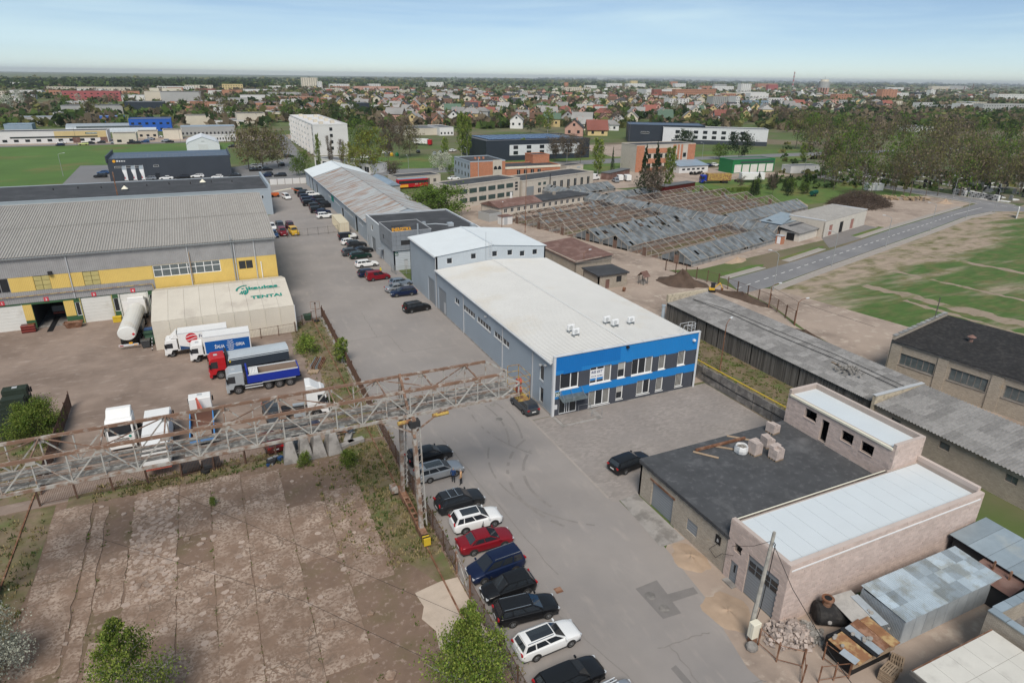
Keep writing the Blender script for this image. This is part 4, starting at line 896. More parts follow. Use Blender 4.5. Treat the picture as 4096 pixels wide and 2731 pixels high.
# ---------------------------------------------------------------- brick works building on the right
A_=R(-80.5)
t=thing('brick_works','pale brick workshop with wide broken windows and tar-black roof','building',(80.8,52,0),A_)
wb=[(1.15,5.55,1.95,3.55),(7.3,11.6,2.1,3.75),(13.4,17.8,2.2,3.8),(19.5,23.9,2.2,3.8),(25.6,30,2.2,3.8)]
wall(t,'wall','brick_sil',(0,0),0,34,0,4.75,wb)
for h in wb:window(t,(0,0),0,*h,splits=[.17,.33,.5,.67,.83],depth=.14,fm='concrete_dark',gm='glass_clear',fr=.1);B(t,'window_sill','concrete',h[0]-.1,h[1]+.1,-.08,.1,h[2]-.08,h[2])
for u in(-.12,5.75,11.85,18,24.1):B(t,'pilaster','brick_sil',u,u+1.25,-.13,-.002,0,4.6)
B(t,'eave_beam','concrete',-.2,34,-.22,.3,4.75,5.0)
MB().add([(-.2,-.35,5.02),(34,-.35,5.02),(34,14.8,5.7),(-.2,14.8,5.7),(-.2,-.35,4.95),(34,-.35,4.95),(34,14.8,5.6),(-.2,14.8,5.6)],[(0,1,2,3),(4,7,6,5),(0,4,5,1),(1,5,6,2),(2,6,7,3),(3,7,4,0)]).build('roof','tar_dark',t)
MB().ext([(0,0),(14.6,0),(14.6,6.15),(0,5.5)],-.35,-.02,'x').build('end_wall','brick_sil',t)
for k in range(12):y=k*1.2;B(t,'coping_stone','stone_grey',-.42,.05,y+rp.uniform(0,.2),y+1.05,5.52+y*.0445+rp.uniform(0,.06),5.66+y*.0445)
B(t,'wall','brick_sil',0,34,14.3,14.6,0,5.6)
MB().tube((6.2,7.2,5.3),(6.2,7.2,6.0),.25,.25,8).tube((6.2,7.2,6.0),(6.2,7.2,6.3),.55,.1,8).build('roof_vent','brown_tar',t);B(t,'antenna','wood_grey',-.25,-.15,11,11.1,6,9)
# ---------------------------------------------------------------- concrete wall with a yellow gas pipe
t=thing('concrete_fence','dark concrete fence wall with a yellow gas pipe along its top','fence',(56,60.3,0))
for k in range(6):o=B(t,'wall_panel','concrete_dark',-.08+.06*k,.08+.06*k,-2.98-k*3,-.02-k*3,0,2.1+.03*(k%2));B(t,'post','concrete_dark',-.14+.06*k,.14+.06*k,-.12-k*3,.12-k*3,0,2.2)
for k in range(3):B(t,'wall_panel','concrete_dark',-.1,.1,.1+k*3,3+k*3,0,1.9)
b=MB();b.path([(.25,9,2.2),(.3,0,2.32),(.75,-18,2.35)],.07,6);b.build('gas_pipe','yellow_paint',t)
b=MB();b.path([(-.2,0,1.2),(.0,-6,1.0),(.1,-12,1.15),(.2,-17.5,1.0)],.05,5);b.build('black_hose','cable',t)
# ---------------------------------------------------------------- huts behind the warehouse
t=thing('brown_hut','brick hut with sagging brown tar roof behind the warehouse','hut',(64.2,108.6,0),.03)
wall(t,'wall','brick_sil',(0,0),S_,8.6,0,3.3);wall(t,'wall','brick_sil',(0,16),W_,16,0,3.3,[(2,3,0,2)]);B(t,'wall','brick_sil',8.4,8.6,.25,16,0,3.3);B(t,'wall','brick_sil',0,8.4,15.8,16,0,3.3);B(t,'door','rust',.1,.2,13,14,0,2)
MB().add([(-.3,-.4,3.2),(4.3,-.4,3.55),(8.9,-.4,3.9),(8.9,16.3,3.95),(4.3,16.3,3.6),(-.3,16.3,3.25)],[(0,1,4,5),(1,2,3,4)]).build('roof','brown_tar',t);B(t,'eave_board','wood_grey',-.3,8.9,-.42,-.36,3.1,3.25)
MB().ext([(0,3.3),(8.6,3.3),(8.6,3.85)],.01,.24,'y').build('gable_wall','brick_sil',t)
t=thing('small_hut','small square pale brick hut with dark flat roof, grated window and brown door','hut',(64.3,100,0))
hh=[(4.0,5.2,1.0,2.2),(1.6,2.5,0,1.8)]
wall(t,'wall','brick_sil',(0,0),S_,6.4,0,2.6,hh);wall(t,'wall','brick_sil',(0,5.6),W_,5.6,0,2.6);B(t,'wall','brick_sil',6.2,6.4,.25,5.6,0,2.6);B(t,'wall','brick_sil',0,6.2,5.4,5.6,0,2.6)
window(t,(0,0),S_,*hh[0],ncol=4,nrow=3,fm='dark');B(t,'door','brown_tar',1.6,2.5,.08,.14,0,1.8);B(t,'roof','felt_black',-.3,6.7,-.3,5.9,2.61,2.85)
t=thing('well_house','small roofed wooden well standing in the dirt yard','well',(74.4,99.8,0),.3)
for x,y in((-.6,-.6),(.6,-.6),(.6,.6),(-.6,.6)):B(t,'post','wood_grey',x-.06,x+.06,y-.06,y+.06,0,1.7)
MB().quad((-.95,-.95,1.55),(.95,-.95,1.55),(.95,0,2.6),(-.95,0,2.6)).quad((-.95,.95,1.55),(.95,.95,1.55),(.95,0,2.6),(-.95,0,2.6)).build('roof','brown_tar',t);MB().tube((0,0,0),(0,0,.8),.5,.5,12).build('well_ring','concrete',t)
# ---------------------------------------------------------------- sheds and lean-tos at the lower right
mat('galv_sheet',(.40,.465,.51),rough=.45,metal=.3,var=.12,sc=1,rnd=.3,c2=(.33,.36,.36),s2=.8)
mat('galv_blue',(.30,.355,.39),rough=.45,metal=.3,var=.12,sc=.8,rnd=.12,c2=(.40,.42,.40),s2=.5,lo=.55,hi=.75)
t=thing('metal_shed','galvanised metal shed with patchwork corrugated roof beside the block wing','shed',(39.8,19.9,0))
B(t,'wall','galv',0,10.6,0,.06,0,2.25)
for k in range(9):B(t,'wall_panel','galv',k*1.18+.02,k*1.18+1.15,-.03,-.002,.1,2.2)
sheets(t,'galv',(-.01,.05,.05),(0,1,0),(0,0,2.2),3.4,.9,8,.03,'wall_sheet');B(t,'wall','galv',10.54,10.6,0,3.4,0,2.3);B(t,'wall','galv',0,10.6,3.35,3.42,0,2.4)
for k in range(3):sheets(t,'galv_sheet',(-.1,-.15+k*1.2,2.32+k*.05+k*.012),(1,0,0),(0,1.3,.054),10.8,.9,5,.035)
t=thing('blue_grey_shed','dark shed with pale blue-grey sheet roof beyond the galvanised shed','shed',(51.4,14,0),-.02)
B(t,'wall','dark',0,4,0,10.2,0,2.6)
for k in range(7):MB().add([(-.25,k*1.5,2.65),(4.2,k*1.5,3.05),(4.2,k*1.5+1.47,3.05),(-.25,k*1.5+1.47,2.65),(-.25,k*1.5,2.6),(4.2,k*1.5,3),(4.2,k*1.5+1.47,3),(-.25,k*1.5+1.47,2.6)],[(0,1,2,3),(0,4,5,1),(3,2,6,7),(0,3,7,4)]).build('roof_sheet','galv_blue',t)
for y in(5.4,6.6):B(t,'gate_post','rust',-.7,-.55,y,y+.12,0,3.0)
t=thing('red_roof_shed','little shed with dull red tar roof between grey sheds','shed',(49.4,18.5,0))
B(t,'wall','dark',.2,2,.2,3,0,1.9);MB().add([(0,0,1.95),(2.2,0,2.35),(2.2,3.2,2.35),(0,3.2,1.95)],[(0,1,2,3)]).build('roof','brown_tar',t)
mat('roof_cream',(.55,.53,.48),rough=.8,var=.08,sc=.5,c2=(.44,.42,.38),s2=.6,lo=.55,hi=.7)
t=thing('cream_roof_building','low building with cream flat roof at the lower right corner','building',(35.6,9,0))
B(t,'wall','concrete_dark',.1,8,0,7.4,0,3.0)
for k in range(5):
 for j in range(4):B(t,'roof_slab','roof_cream',-.1+k*1.6,1.48+k*1.6,-.1+j*1.9,1.78+j*1.9,3.0,3.14)
B(t,'fascia','wood_grey',-.2,-.1,0,7.6,2.8,3.1);B(t,'fascia','rust',-.1,8,7.52,7.62,2.75,3.05)
t=thing('roofless_store','roofless pale brick store with grey coping and rusty bars at lower right','building',(44.0,12.6,0))
for a in((0,.45,0,4.7,0,3.9),(.45,7,4.25,4.7,0,3.9)):B(t,'wall','brick_sil',*a)
for k in range(4):B(t,'coping','galv_blue',-.08,.52,k*1.2-.05,k*1.2+1.1,3.9,3.99)
for k in range(5):B(t,'coping','galv_blue',.55+k*1.3,1.8+k*1.3,4.18,4.78,3.9,3.99)
B(t,'floor','concrete_dark',.45,7,0,4.25,0,2.2)
for k in range(3):b=MB();b.tube((.6,2.5-k*.9,3.4),(5.5,1.2-k*.9,3.4),.05,.05,6);b.build('rusty_bar','rust',t)
# scrap lean-to: each loose sheet is a piece
t=thing('scrap_leanto','lean-to roofed with loose rusty and grey metal sheets weighted by stones','lean-to',(34.2,19.4,0))
B(t,'store','black',.3,4.1,.1,2.4,0,1.45);B(t,'plank_front','wood',.1,4.2,-.05,.05,.8,1.3)
mat('rust_sheet',(.26,.13,.065),rough=.8,var=.25,sc=1.2,c2=(.36,.25,.12),s2=1.2)
for k,(x0,x1,y0,y1,m_,rz)in enumerate(((.0,1.5,-.3,2.0,'rust_sheet',.1),(1.55,1.95,-.4,2.3,'black',.15),(1.9,2.5,-.3,2.2,'galv',.12),(2.5,3.4,-.2,2.3,'rust',.1),(3.3,4.2,-.3,2.2,'rust_sheet',.05),(2.9,5.0,2.2,4.6,'roof_asbestos',-.12),(4.4,5.1,1.2,4.0,'galv',-.1),(-.4,.2,-.3,.8,'galv',.2))):
 o=B(t,'loose_sheet',m_,x0,x1,y0,y1,1.55+.03*k,1.585+.03*k,rz);o.rotation_euler=(.06,.03*(-1)**k,rz)
for k in range(12):
 x,y=random.uniform(.2,4.8),random.uniform(0,3.6);s=random.uniform(.1,.2);MB().ext([(x+s*math.cos(a),y+s*.8*math.sin(a))for a in(0,1,2.1,3.2,4.4,5.4)],1.68,1.85,'z').build('weight_stone','rubble_grey',t,bevel=.03)
t=thing('old_boiler','rusted black boiler tank with flanged neck beside the block wall','boiler',(37.2,23.4,0),-.5)
MB().tube((-1.2,0,.85),(1.4,0,.85),.85,.85,18).build('drum','tar_dark',t);MB().tube((-1.35,0,.85),(-1.2,0,.85),.6,.85,18).build('drum_end','tar_dark',t)
MB().tube((-.6,0,1.6),(-.6,0,2.2),.32,.32,14).tube((-.6,0,2.15),(-.6,0,2.25),.45,.45,14).build('neck','rust',t);MB().tube((-.6,0,2.2),(-.6,0,2.27),.26,.26,14).build('neck_bore','black',t)
b=MB()
for k in range(620):
 x,y=random.gauss(0,1.0),random.gauss(0,.62);r_=max(0,1-(x/2.4)**2-(y/1.5)**2)
 if r_<=0:continue
 s=random.uniform(.08,.24);z=random.random()*r_*.8
 m3=Matrix.Rotation(random.random()*6,3,Vector((random.random(),random.random(),random.random()+.1)).normalized())
 vs=[m3@Vector((i*s,j*s*.6,k_*s*.5))+Vector((x,y,z+.05))for k_ in(-1,1)for i,j in((-1,-1),(1,-1),(1,1),(-1,1))]
 b.add(vs,[(3,2,1,0),(4,5,6,7),(0,1,5,4),(1,2,6,5),(2,3,7,6),(3,0,4,7)],0 if x<.9 else 1)
o=b.build('rubble_pile',['rubble','rubble_grey'],None,(33.6,23.6,0),-.25,fix=False);stuff(o,'heap of broken pinkish blocks and grey rubble by the block wing','rubble')
for k,(x,y,rz,n,lb)in enumerate(((36.6,18.3,.2,6,'stack of weathered wooden pallets by the cream roof'),(38.3,18.9,.5,2,'yellowed wooden pallets leaning beyond the pallet stack'))):
 o=thing('pallet_stack',lb,'pallets',(x,y,0),rz)
 for j in range(n):
  for i in range(6):B(o,'pallet_board','wood',-.6,.6,-.4+i*.145,-.3+i*.145,.12+j*.16,.14+j*.16)
  for i in range(3):B(o,'pallet_bearer','wood',-.6+i*.52,-.48+i*.52,-.4,.42,j*.16,.115+j*.16)
  # power pole with cabinet
t=thing('power_pole','leaning grey concrete power pole with cables','pole',(30.6,24.8,0))
MB().tube((0,0,0),(.35,-.1,9.2),.19,.11,8).build('pole','concrete_pole',t)
b=MB();b.path([(.3,-.1,8.6),(.55,-.2,8.2),(.5,-.2,6),(.3,-.25,3),(.05,-.25,1.5)],.03,5);b.build('service_cable','cable',t)
b=MB();b.path([(0.3,-.2,8.4),(-.6,-3,7.2),(-1.6,-7,6.2),(-2.4,-11,5.6)],.022,5);b.build('overhead_cable','cable',t)
b=MB();b.path([(0.3,-.1,8.5),(1.2,2,6.2),(2.6,5.2,3.3)],.018,5);b.build('overhead_cable','cable',t)
t=thing('electric_cabinet','pale electric cabinet at the foot of the power pole','cabinet',(30.45,24.35,0));B(t,'stand','rust',-.25,.25,-.2,.2,0,.6);MB().box(-.35,.35,-.25,.25,.6,1.9).build('casing','trim_cream',t,bevel=.03);B(t,'door_seam','trim_grey',-.36,-.352,-.01,.01,.65,1.85)
tag(MB().ext(ring(0,0,.45,9),0,.5,'z').build('boulder','concrete',None,(30.0,23.9,0),bevel=.16),'rounded grey boulder below the electric cabinet','boulder')
# yellowish sand and soil heaps
def heap(name,label,mt,x,y,rx,ry,h,rz=0,seed=1,rough=.12):
 rh=random.Random(seed);n,m_=26,9;b=MB();vs=[]
 ph=[rh.random()*6 for _ in range(6)]
 for j in range(m_+1):
  for i in range(n):
   a=2*PI*i/n;q=j/m_;k=1+.16*math.sin(2*a+ph[0])+.1*math.sin(3*a+ph[1])+.06*math.sin(7*a+ph[2])
   zz=h*(1-q)**1.25*(1+.25*math.sin(3*a+ph[3]+q*3))+rh.uniform(-rough,rough)*h*(1-q)*.8
   vs.append((rx*q*k*math.cos(a),ry*q*k*math.sin(a),max(zz,0)-(.05 if j==m_ else 0)))
 b.add(vs,[(j*n+i,(j+1)*n+i,(j+1)*n+(i+1)%n,j*n+(i+1)%n)for j in range(m_)for i in range(n)])
 o=b.build(name,mt,None,(x,y,0),rz,smooth=True,fix=True);return tag(o,label,'heap')
heap('sand_heap','low ochre sand heap against the brick garage wall','sand',32.1,33.2,1.4,2.2,.32,.3)
heap('sand_heap','flattened ochre sand spill before the tall block-wing door','sand',30.9,27.3,1.7,2.6,.18,.2,4)
heap('soil_heap','large dark soil heap by the rusty fence near the yellow digger','soil_dark',81.8,97.5,5.5,3.1,2.3,-1.15,2)
heap('soil_heap','long low dark soil bank behind the rusty fence','soil_dark',86.2,85.5,6,1.8,1.0,-1.4,3)
heap('soil_heap','reddish soil bank beyond the grey shed roof','soil_dark',80.5,66,7.5,1.9,1.3,-1.35,5)
heap('sand_heap','pale sandy heap before the greenhouse ends','sand',75.5,125,2.4,5,1.0,.3,6)
heap('sand_heap','ochre brick-sand heap beside the nearest greenhouse','sand',104,106.3,3.4,1.6,.8,.28,8)
heap('sand_heap','small yellow sand heap in the log yard','sand',222,137.5,2.5,2,1.3,0,9)
heap('soil_heap','small sandy heap beside the brush pile','sand',172,152.5,3,2,1.4,0,10)
# ---------------------------------------------------------------- rusty gantry crane
t=thing('gantry_crane','rusty grey lattice gantry crane spanning the slab yard and the road','crane',(12.5,45,0))
OX,OY=12.5,45.0
def q_(x,y,z):return(x-OX,y-OY,z)
XL,XR=-20.6,20.2;ZB,ZT=11.3,13.55;YN,YF=46.0,49.0
nodes=[16.3-1.96*k for k in range(-2,20)];nodes.sort()
cg=random.Random(2)
for Y in(YN,YF):
 for nm,z,xa,xb in(('bottom_chord',ZB,XL,22.2),('top_chord',ZT,XL,XR)):
  cuts=[xa]+[x for i,x in enumerate(nodes)if i%4==0 and xa+2<x<xb-2]+[xb]
  for a,b_ in zip(cuts,cuts[1:]):beam(t,nm,'rust_beam' if nm[0]=='t' else 'rust_paint',q_(a,Y,z),q_(b_,Y,z),.2,.2)
 for i,x in enumerate(nodes):
  if x<XL:continue
  beam(t,'vertical','lattice_grey',q_(x,Y,ZB),q_(x,Y,ZT),.085)
  if i+1<len(nodes):
   k=round((16.3-x)/1.96)%2
   za,zb=(ZB,ZT)if k==0 else(ZT,ZB)
   beam(t,'diagonal','lattice_grey',q_(x,Y,za),q_(nodes[i+1],Y,zb),.085,.085)
   if k==1:MB().box(x-OX-.28,x-OX+.28,Y-OY-.09,Y-OY-.07,ZT-.38,ZT-.08).build('gusset','rust_paint',t)
 beam(t,'end_diagonal','lattice_grey',q_(XR,Y,ZT),q_(22.2,Y+(.2 if Y<47 else -.2),ZB+1.1),.14);beam(t,'end_post','lattice_grey',q_(22.2,Y+(.2 if Y<47 else -.2),ZB),q_(22.2,Y+(.2 if Y<47 else -.2),ZB+1.15),.12);beam(t,'end_diagonal','lattice_grey',q_(20.4,Y,ZB),q_(22.2,Y,ZB+1.1),.1)
 for z in(ZB+.7,ZB+1.15):beam(t,'walkway_rail','rust_beam',q_(XL,Y+(.3 if Y<47 else -.3),z),q_(20,Y+(.3 if Y<47 else -.3),z),.022)
for i,x in enumerate(nodes):
 if x<XL:continue
 beam(t,'floor_beam','lattice_grey',q_(x,YN,ZB),q_(x,YF,ZB),.07,.1)
 if i%2==0:beam(t,'top_strut','rust_beam',q_(x,YN,ZT),q_(x,YF,ZT),.09)
 if i%2==0 and i+2<len(nodes):beam(t,'top_brace','rust_beam',q_(x,YN if i%4 else YF,ZT),q_(nodes[i+2],YF if i%4 else YN,ZT),.07)
 # deck boards of the two walkways
for y0,y1 in((46.25,47.0),(47.75,48.75)):
 x=XL
 while x<22:
  ln=cg.uniform(2.6,3.6);n=2 if y1-y0<.8 else 3
  for k in range(n):
   if cg.random()<.06:continue
   ya=y0+(y1-y0)*k/n;B(t,'deck_board','deck_grey',x-OX+.03,min(x+ln,22)-OX,ya-OY+.015,ya+(y1-y0)/n-OY-.015,ZB+.1+cg.uniform(0,.03),ZB+.15)
  x+=ln
for y in(47.2,47.5):beam(t,'trolley_rail','rust_paint',q_(XL,y,ZB+.05),q_(22,y,ZB+.05),.07,.12)
# legs
def leg(xb,side):
 for yb,yt,m_ in((44.9,45.6,'rust_paint'),(50.7,49.4,'rust_paint')):
  beam(t,'leg',m_,q_(xb,yb,.9),q_(xb-.05,yt,ZB-.15),.34,.34)
  # lattice ladder-like stiffener on the leg
  d=1 if yb<47 else -1
  for s in(-.3,.3):beam(t,'leg_lattice','lattice_grey',q_(xb+.45,yb-.15*d+s*.3,1.2),q_(xb+.4,yt-.2*d+s*.3,ZB-.8),.06)
  for k in range(14):
   z=1.5+k*.62;f=(z-.9)/(ZB-.9);y=yb+(yt-yb)*f
   beam(t,'lattice_rung','lattice_grey',q_(xb+.45,y-.24,z),q_(xb+.45,y+.24,z+(.3 if k%2 else 0)),.045)
   beam(t,'lattice_tie','lattice_grey',q_(xb+.1,y,z),q_(xb+.45,y,z+.3),.04)
  beam(t,'knee_brace','rust_beam',q_(xb,yt,ZB-1.4),q_(xb+2.4,yt+.3*d,ZB-.1),.11);beam(t,'knee_brace','rust_paint',q_(xb,yt,ZB-1.4),q_(xb-2.6,yt+.3*d,ZB-.1),.11)
  B(t,'leg_head','dark',xb-OX-.45,xb-OX+.45,yt-OY-.35,yt-OY+.35,ZB-.75,ZB-.25)
  # bogies with hazard end
  B(t,'bogie','rust',xb-OX-.28,xb-OX+.28,yb-OY-1.0,yb-OY+1.0,.3,.95)
  for s in(-.6,.6):MB().tube((xb-OX-.16,yb-OY+s,.3),(xb-OX+.16,yb-OY+s,.3),.28,.28,12).build('bogie_wheel','rust',t)
 beam(t,'sill_beam','rust',q_(xb-.22,46,.8),q_(xb-.22,49.7,.8),.1,.35);beam(t,'sill_beam','rust',q_(xb+.22,46,.8),q_(xb+.22,49.7,.8),.1,.35)
 for k in range(5):y=46.1+k*.85;B(t,'sill_plate','rust',xb-OX-.2,xb-OX+.2,y-OY,y-OY+.22,.88,.96)
 for k in range(4):B(t,'hazard_stripe','yellow_paint' if k%2==0 else 'black',xb-OX-.3,xb-OX+.3,43.2-OY+k*.17,43.36-OY+k*.17,.25,.95)
 B(t,'motor','rust_paint',xb-OX-.9,xb-OX-.3,51.2-OY,52.2-OY,.5,1.0)
 beam(t,'cross_beam','rust_beam',q_(xb,45.4,ZB-.2),q_(xb,49.7,ZB-.2),.28,.3)
leg(12.5,1);leg(-19.2,-1)
beam(t,'portal_brace','rust_beam',q_(12.4,45.2,ZB-1.7),q_(12.4,49,ZT+.2),.2);beam(t,'portal_brace','rust_paint',q_(12.45,49.6,ZB-1),q_(12.45,49,ZT),.25)
for x,y in((11.2,45.7),(14.2,45.9)):MB().tube((x-OX,y-OY,ZB-.35),(x-OX+1.4,y-OY+.1,ZB-.35),.18,.18,8).build('hoist_drum','yellow_rust',t)
# end platform: yellow cage
cx0,cx1,cy0,cy1=22.3,23.4,46.4,48.8
b=MB()
for z in(ZB-.9,ZB-.3,ZB+.3,ZB+.9,ZB+1.5):
 for a,c in(((cx0,cy0),(cx1,cy0)),((cx1,cy0),(cx1,cy1)),((cx1,cy1),(cx0,cy1))):b.tube(q_(*a,z),q_(*c,z),.03,.03,5)
for x,y in((cx0,cy0),(cx1,cy0),(cx1,cy1),(cx0,cy1)):b.tube(q_(x,y,ZB-.9),q_(x,y,ZB+1.5),.035,.035,5)
b.build('platform_cage','yellow_rust',t);B(t,'platform_floor','yellow_rust',cx0-OX,cx1-OX,cy0-OY,cy1-OY,ZB-.98,ZB-.92)
for z in(ZB+.5,ZB-.3):MB().tube(q_(22.35,46.9,z+.3),q_(22.75,46.9,z+.3),.3,.3,10).build('reel','red_paint',t)
for xx in(12.45,-19):struct(beam(None,'crane_rail','rust',(xx,4,.06),(xx,104 if xx>0 else 66,.06),.12,.14))
# ---------------------------------------------------------------- derelict greenhouses
GA=R(16.3);GO=Vector((91.1,105.9));GU=Vector((math.cos(GA),math.sin(GA)));GV=Vector((-math.sin(GA),math.cos(GA)))
def gpt(u,v):p=GO+GU*u+GV*v;return(p.x,p.y,0)
rg=random.Random(21)
def greenhouse(u0,v0,ln,w,fill,label,ends=(True,True),rot=0.,lim=300,weeds=True,zr=3.0,ze=1.15,step=2.9,pane=.8):
 t=thing('greenhouse',label,'greenhouse',gpt(u0,v0),GA+rot,'derelict greenhouses')
 h=w/2;sl=math.hypot(h,zr-ze);nr=3
 for y in(0,w):B(t,'base_wall','concrete',0,ln,y-.1,y+.1,0,.55)
 for y in(0,w):beam(t,'eave_rail','gh_wood',(0,y,ze),(ln,y,ze),.08)
 beam(t,'ridge_beam','gh_wood',(0,h,zr),(ln,h,zr),.1)
 n=int(ln/step)
 for k in range(n+1):
  x=ln*k/n
  for s in(0,w):
   if rg.random()<.97:beam(t,'rafter','gh_wood',(x,s,ze+.06),(x,h,zr+.06),.12,.14)
   beam(t,'side_post','gh_wood',(x,s,.5),(x,s,ze),.1)
 if fill<.5:
  for s in(0,w):
   for q in(.2,.4,.6,.8):
    y=s+(h-s)*q;z=ze+(zr-ze)*q;beam(t,'purlin','gh_rust',(0,y,z),(ln,y,z-.05),.06)
  b=MB()
  for k in range(int(ln/.6)):
   x=k*.6
   for s in(0,w):
    if rg.random()<.75:b.bar((x,s,ze),(x,s+(h-s)*rg.choice((.4,.7,1,1)),0),.03,.03)if False else b.bar((x,s,ze),(x,s+(h-s)*(f:=rg.choice((.3,.6,1,1))),ze+(zr-ze)*f),.035,.03)
  stuff(b.build('glazing_bars','gh_rust',t,fix=False))
 cells=[]
 nx=int(ln/pane);px=ln/nx
 for k in range(nx):
  for r_ in range(nr):
   for s in(0,1):
    if rg.random()<fill:cells.append((k,r_,s))
 key=('pane',round(px,2),round(sl,2))
 if key not in _UC:_UC[key]=MB().box(0,px*.98,0,sl/nr*1.02,0,.012).mesh('greenhouse_pane','foil_glass',fix=False)
 rest=MB()
 for i,(k,r_,s)in enumerate(cells):
  f=r_/nr;y=f*h;z=ze+(zr-ze)*f+.04+rg.uniform(0,.012)
  if i<lim and lim:
   a=math.atan2(zr-ze,h)+rg.uniform(-.008,.008)
   if s==0:inst('glass_pane',_UC[key],t,(k*px,y,z),(a,0,0))
   else:inst('glass_pane',_UC[key],t,((k+1)*px,w-y,z),(a,0,PI))
  else:
   y1=h*(r_+1)/nr;z1=ze+(zr-ze)*(r_+1)/nr+.07
   yy,yy1=(y,y1)if s==0 else(w-y,w-y1);x0,x1=k*px+.01,(k+1)*px-.01
   rest.quad((x0,yy,z),(x1,yy,z),(x1,yy1,z1),(x0,yy1,z1))
 if rest.f:stuff(rest.build('more_panes','foil_glass',t,fix=False))
 if fill>.5:
  for s in(-.02,w+.02):
   for k in range(int(ln/1.6)):
    if rg.random()<.9:B(t,'side_pane','foil_glass',k*1.6+.03,k*1.6+1.55,s-.01,s+.01,.56,ze)
 for x,e in((0,ends[0]),(ln,ends[1])):
  if not e:continue
  for y in(0,w*.25,w*.42,w*.58,w*.75,w):beam(t,'gable_post','gh_wood',(x,y,0),(x,y,ze+(zr-ze)*(1-abs(y-h)/h)),.08)
  if fill>.5:
   for y0,y1 in((.05,w*.24),(w*.26,w*.41),(w*.59,w*.74),(w*.76,w-.05)):
    zz=lambda y:ze+(zr-ze)*(1-abs(y-h)/h)
    MB().ext([(y0,.5),(y1,.5),(y1,zz(y1)-.05),(y0,zz(y0)-.05)],x-.015,x+.015,'x').build('gable_pane','foil_glass',t)
  B(t,'door','gh_rust',x-.05,x+.05,w*.43,w*.57,0,1.9)
 if weeds:
  for k in range(3):MB().box(.4,ln-.4,1+k*w/3-.1,1+k*w/3+w/5,0,.12).build('growing_bed','weeds' if k%2 and fill>.01 and rg.random()<.5 else 'gh_soil',t)
  for k in range(2):beam(t,'heating_pipe','gh_wood',(.5,2.2+k*3.2,.35),(ln-.5,2.2+k*3.2,.35),.1)
 return t
names=[('glazed greenhouse nearest the new road, grey panes mostly whole',.985),('roofless greenhouse frame just behind the nearest glazed one',.02),('glazed greenhouse with the door beyond the roofless frame',.985),('half-glazed greenhouse fourth from the new road',.78),('roofless greenhouse frame, first of the bare row left of the glazed pair',.03),('roofless greenhouse frame in the middle of the bare row',.03),('ragged greenhouse frame with few panes nearest the low beige house',.12)]
for i,(lb,f)in enumerate(names):greenhouse(0,8.7*i,37.2,7.8,f,lb,(True,False))
greenhouse(43.5,2.5,86,5.6,.98,'long glazed connecting corridor running across all the greenhouses',(True,True),rot=PI/2,zr=3.2,ze=1.5)
for i,(f,lb)in enumerate(((.985,'far glazed greenhouse behind the pale shed'),(.02,'bare greenhouse frame behind the far glazed one'),(.02,'bare greenhouse frame, second beyond the corridor'),(.02,'bare greenhouse frame, third beyond the corridor'),(.05,'bare greenhouse frame, fourth beyond the corridor'),(.95,'far glazed greenhouse nearest the dark red container'),(.0,''),(.96,'glazed greenhouse below the spruces'))):
 if lb:greenhouse(44.2,16+8.6*i,40 if i<5 else(24 if i==5 else 20),7.8,f,lb,(False,True),lim=120)
 # pale shed with garage doors by the road
t=thing('pale_shed','pale rendered shed with lean-tos and three doors beside the new road','shed',(141.1,115.9,0),GA)
hd=[(2.9,4.9,.1,2.8),(9.0,11.2,0,2.9),(15.6,17.6,.1,2.8)]
mat('render_white',(.55,.51,.45),rough=.9,var=.08,sc=.6,c2=(.44,.40,.35),s2=.4,lo=.56,hi=.7)
wall(t,'wall','render_white',(0,0),S_,25,0,3.9,hd);wall(t,'wall','plaster_beige',(0,9.5),W_,9.5,0,4.2);B(t,'wall','plaster_beige',24.75,25,.25,9.5,0,4.2);B(t,'wall','plaster_beige',0,25,9.3,9.55,0,4.4)
for k,h in enumerate(hd):B(t,'door','sign_red' if k!=1 else 'black',h[0],h[1],.1,.16,h[2],h[3])
mat('door_red',(.33,.17,.14),rough=.8,var=.1)
for o in[c for c in t.children if c.name.startswith('door')]:
 if o.data==cube('sign_red'):o.data=cube('door_red')
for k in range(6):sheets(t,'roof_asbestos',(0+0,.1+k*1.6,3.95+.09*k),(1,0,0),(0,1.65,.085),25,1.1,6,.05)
B(t,'parapet','trim_light',-.05,.2,-.05,9.6,4.2,4.45);B(t,'parapet','trim_light',24.8,25.05,-.05,9.6,4.2,4.5);B(t,'side_annex','galv_blue',-8,-.02,7.5,13,0,3.2);MB().add([(-8.3,7.2,3.2),(4,9.6,4.0),(4,14,4.0),(-8.3,13.5,3.2)],[(0,1,2,3)]).build('annex_roof','galv_blue',t)
t=thing('timber_leanto','low lean-to with dark doors and slate-sheet roof beside the pale shed','lean-to',(131.3,114.6,0),GA)
B(t,'wall','render_white',0,9.5,0,5,0,2.2);B(t,'door','black',-.06,-.01,1.2,3.2,.1,1.9);sheets(t,'roof_asbestos_dark',(-.5,-.4,2.2),(1,0,0),(0,6,.9),10.3,1.1,6,.05)
t=thing('dark_store','dark flat-roofed store joined to the greenhouse corridor','store',(133,119.5,0),GA);B(t,'wall','concrete_dark',0,9,0,6,0,2.9);MB().add([(-.4,-.4,2.95),(9.3,-.4,2.95),(9.3,6.4,3.4),(-.4,6.4,3.4)],[(0,1,2,3)]).build('roof','felt_black',t)
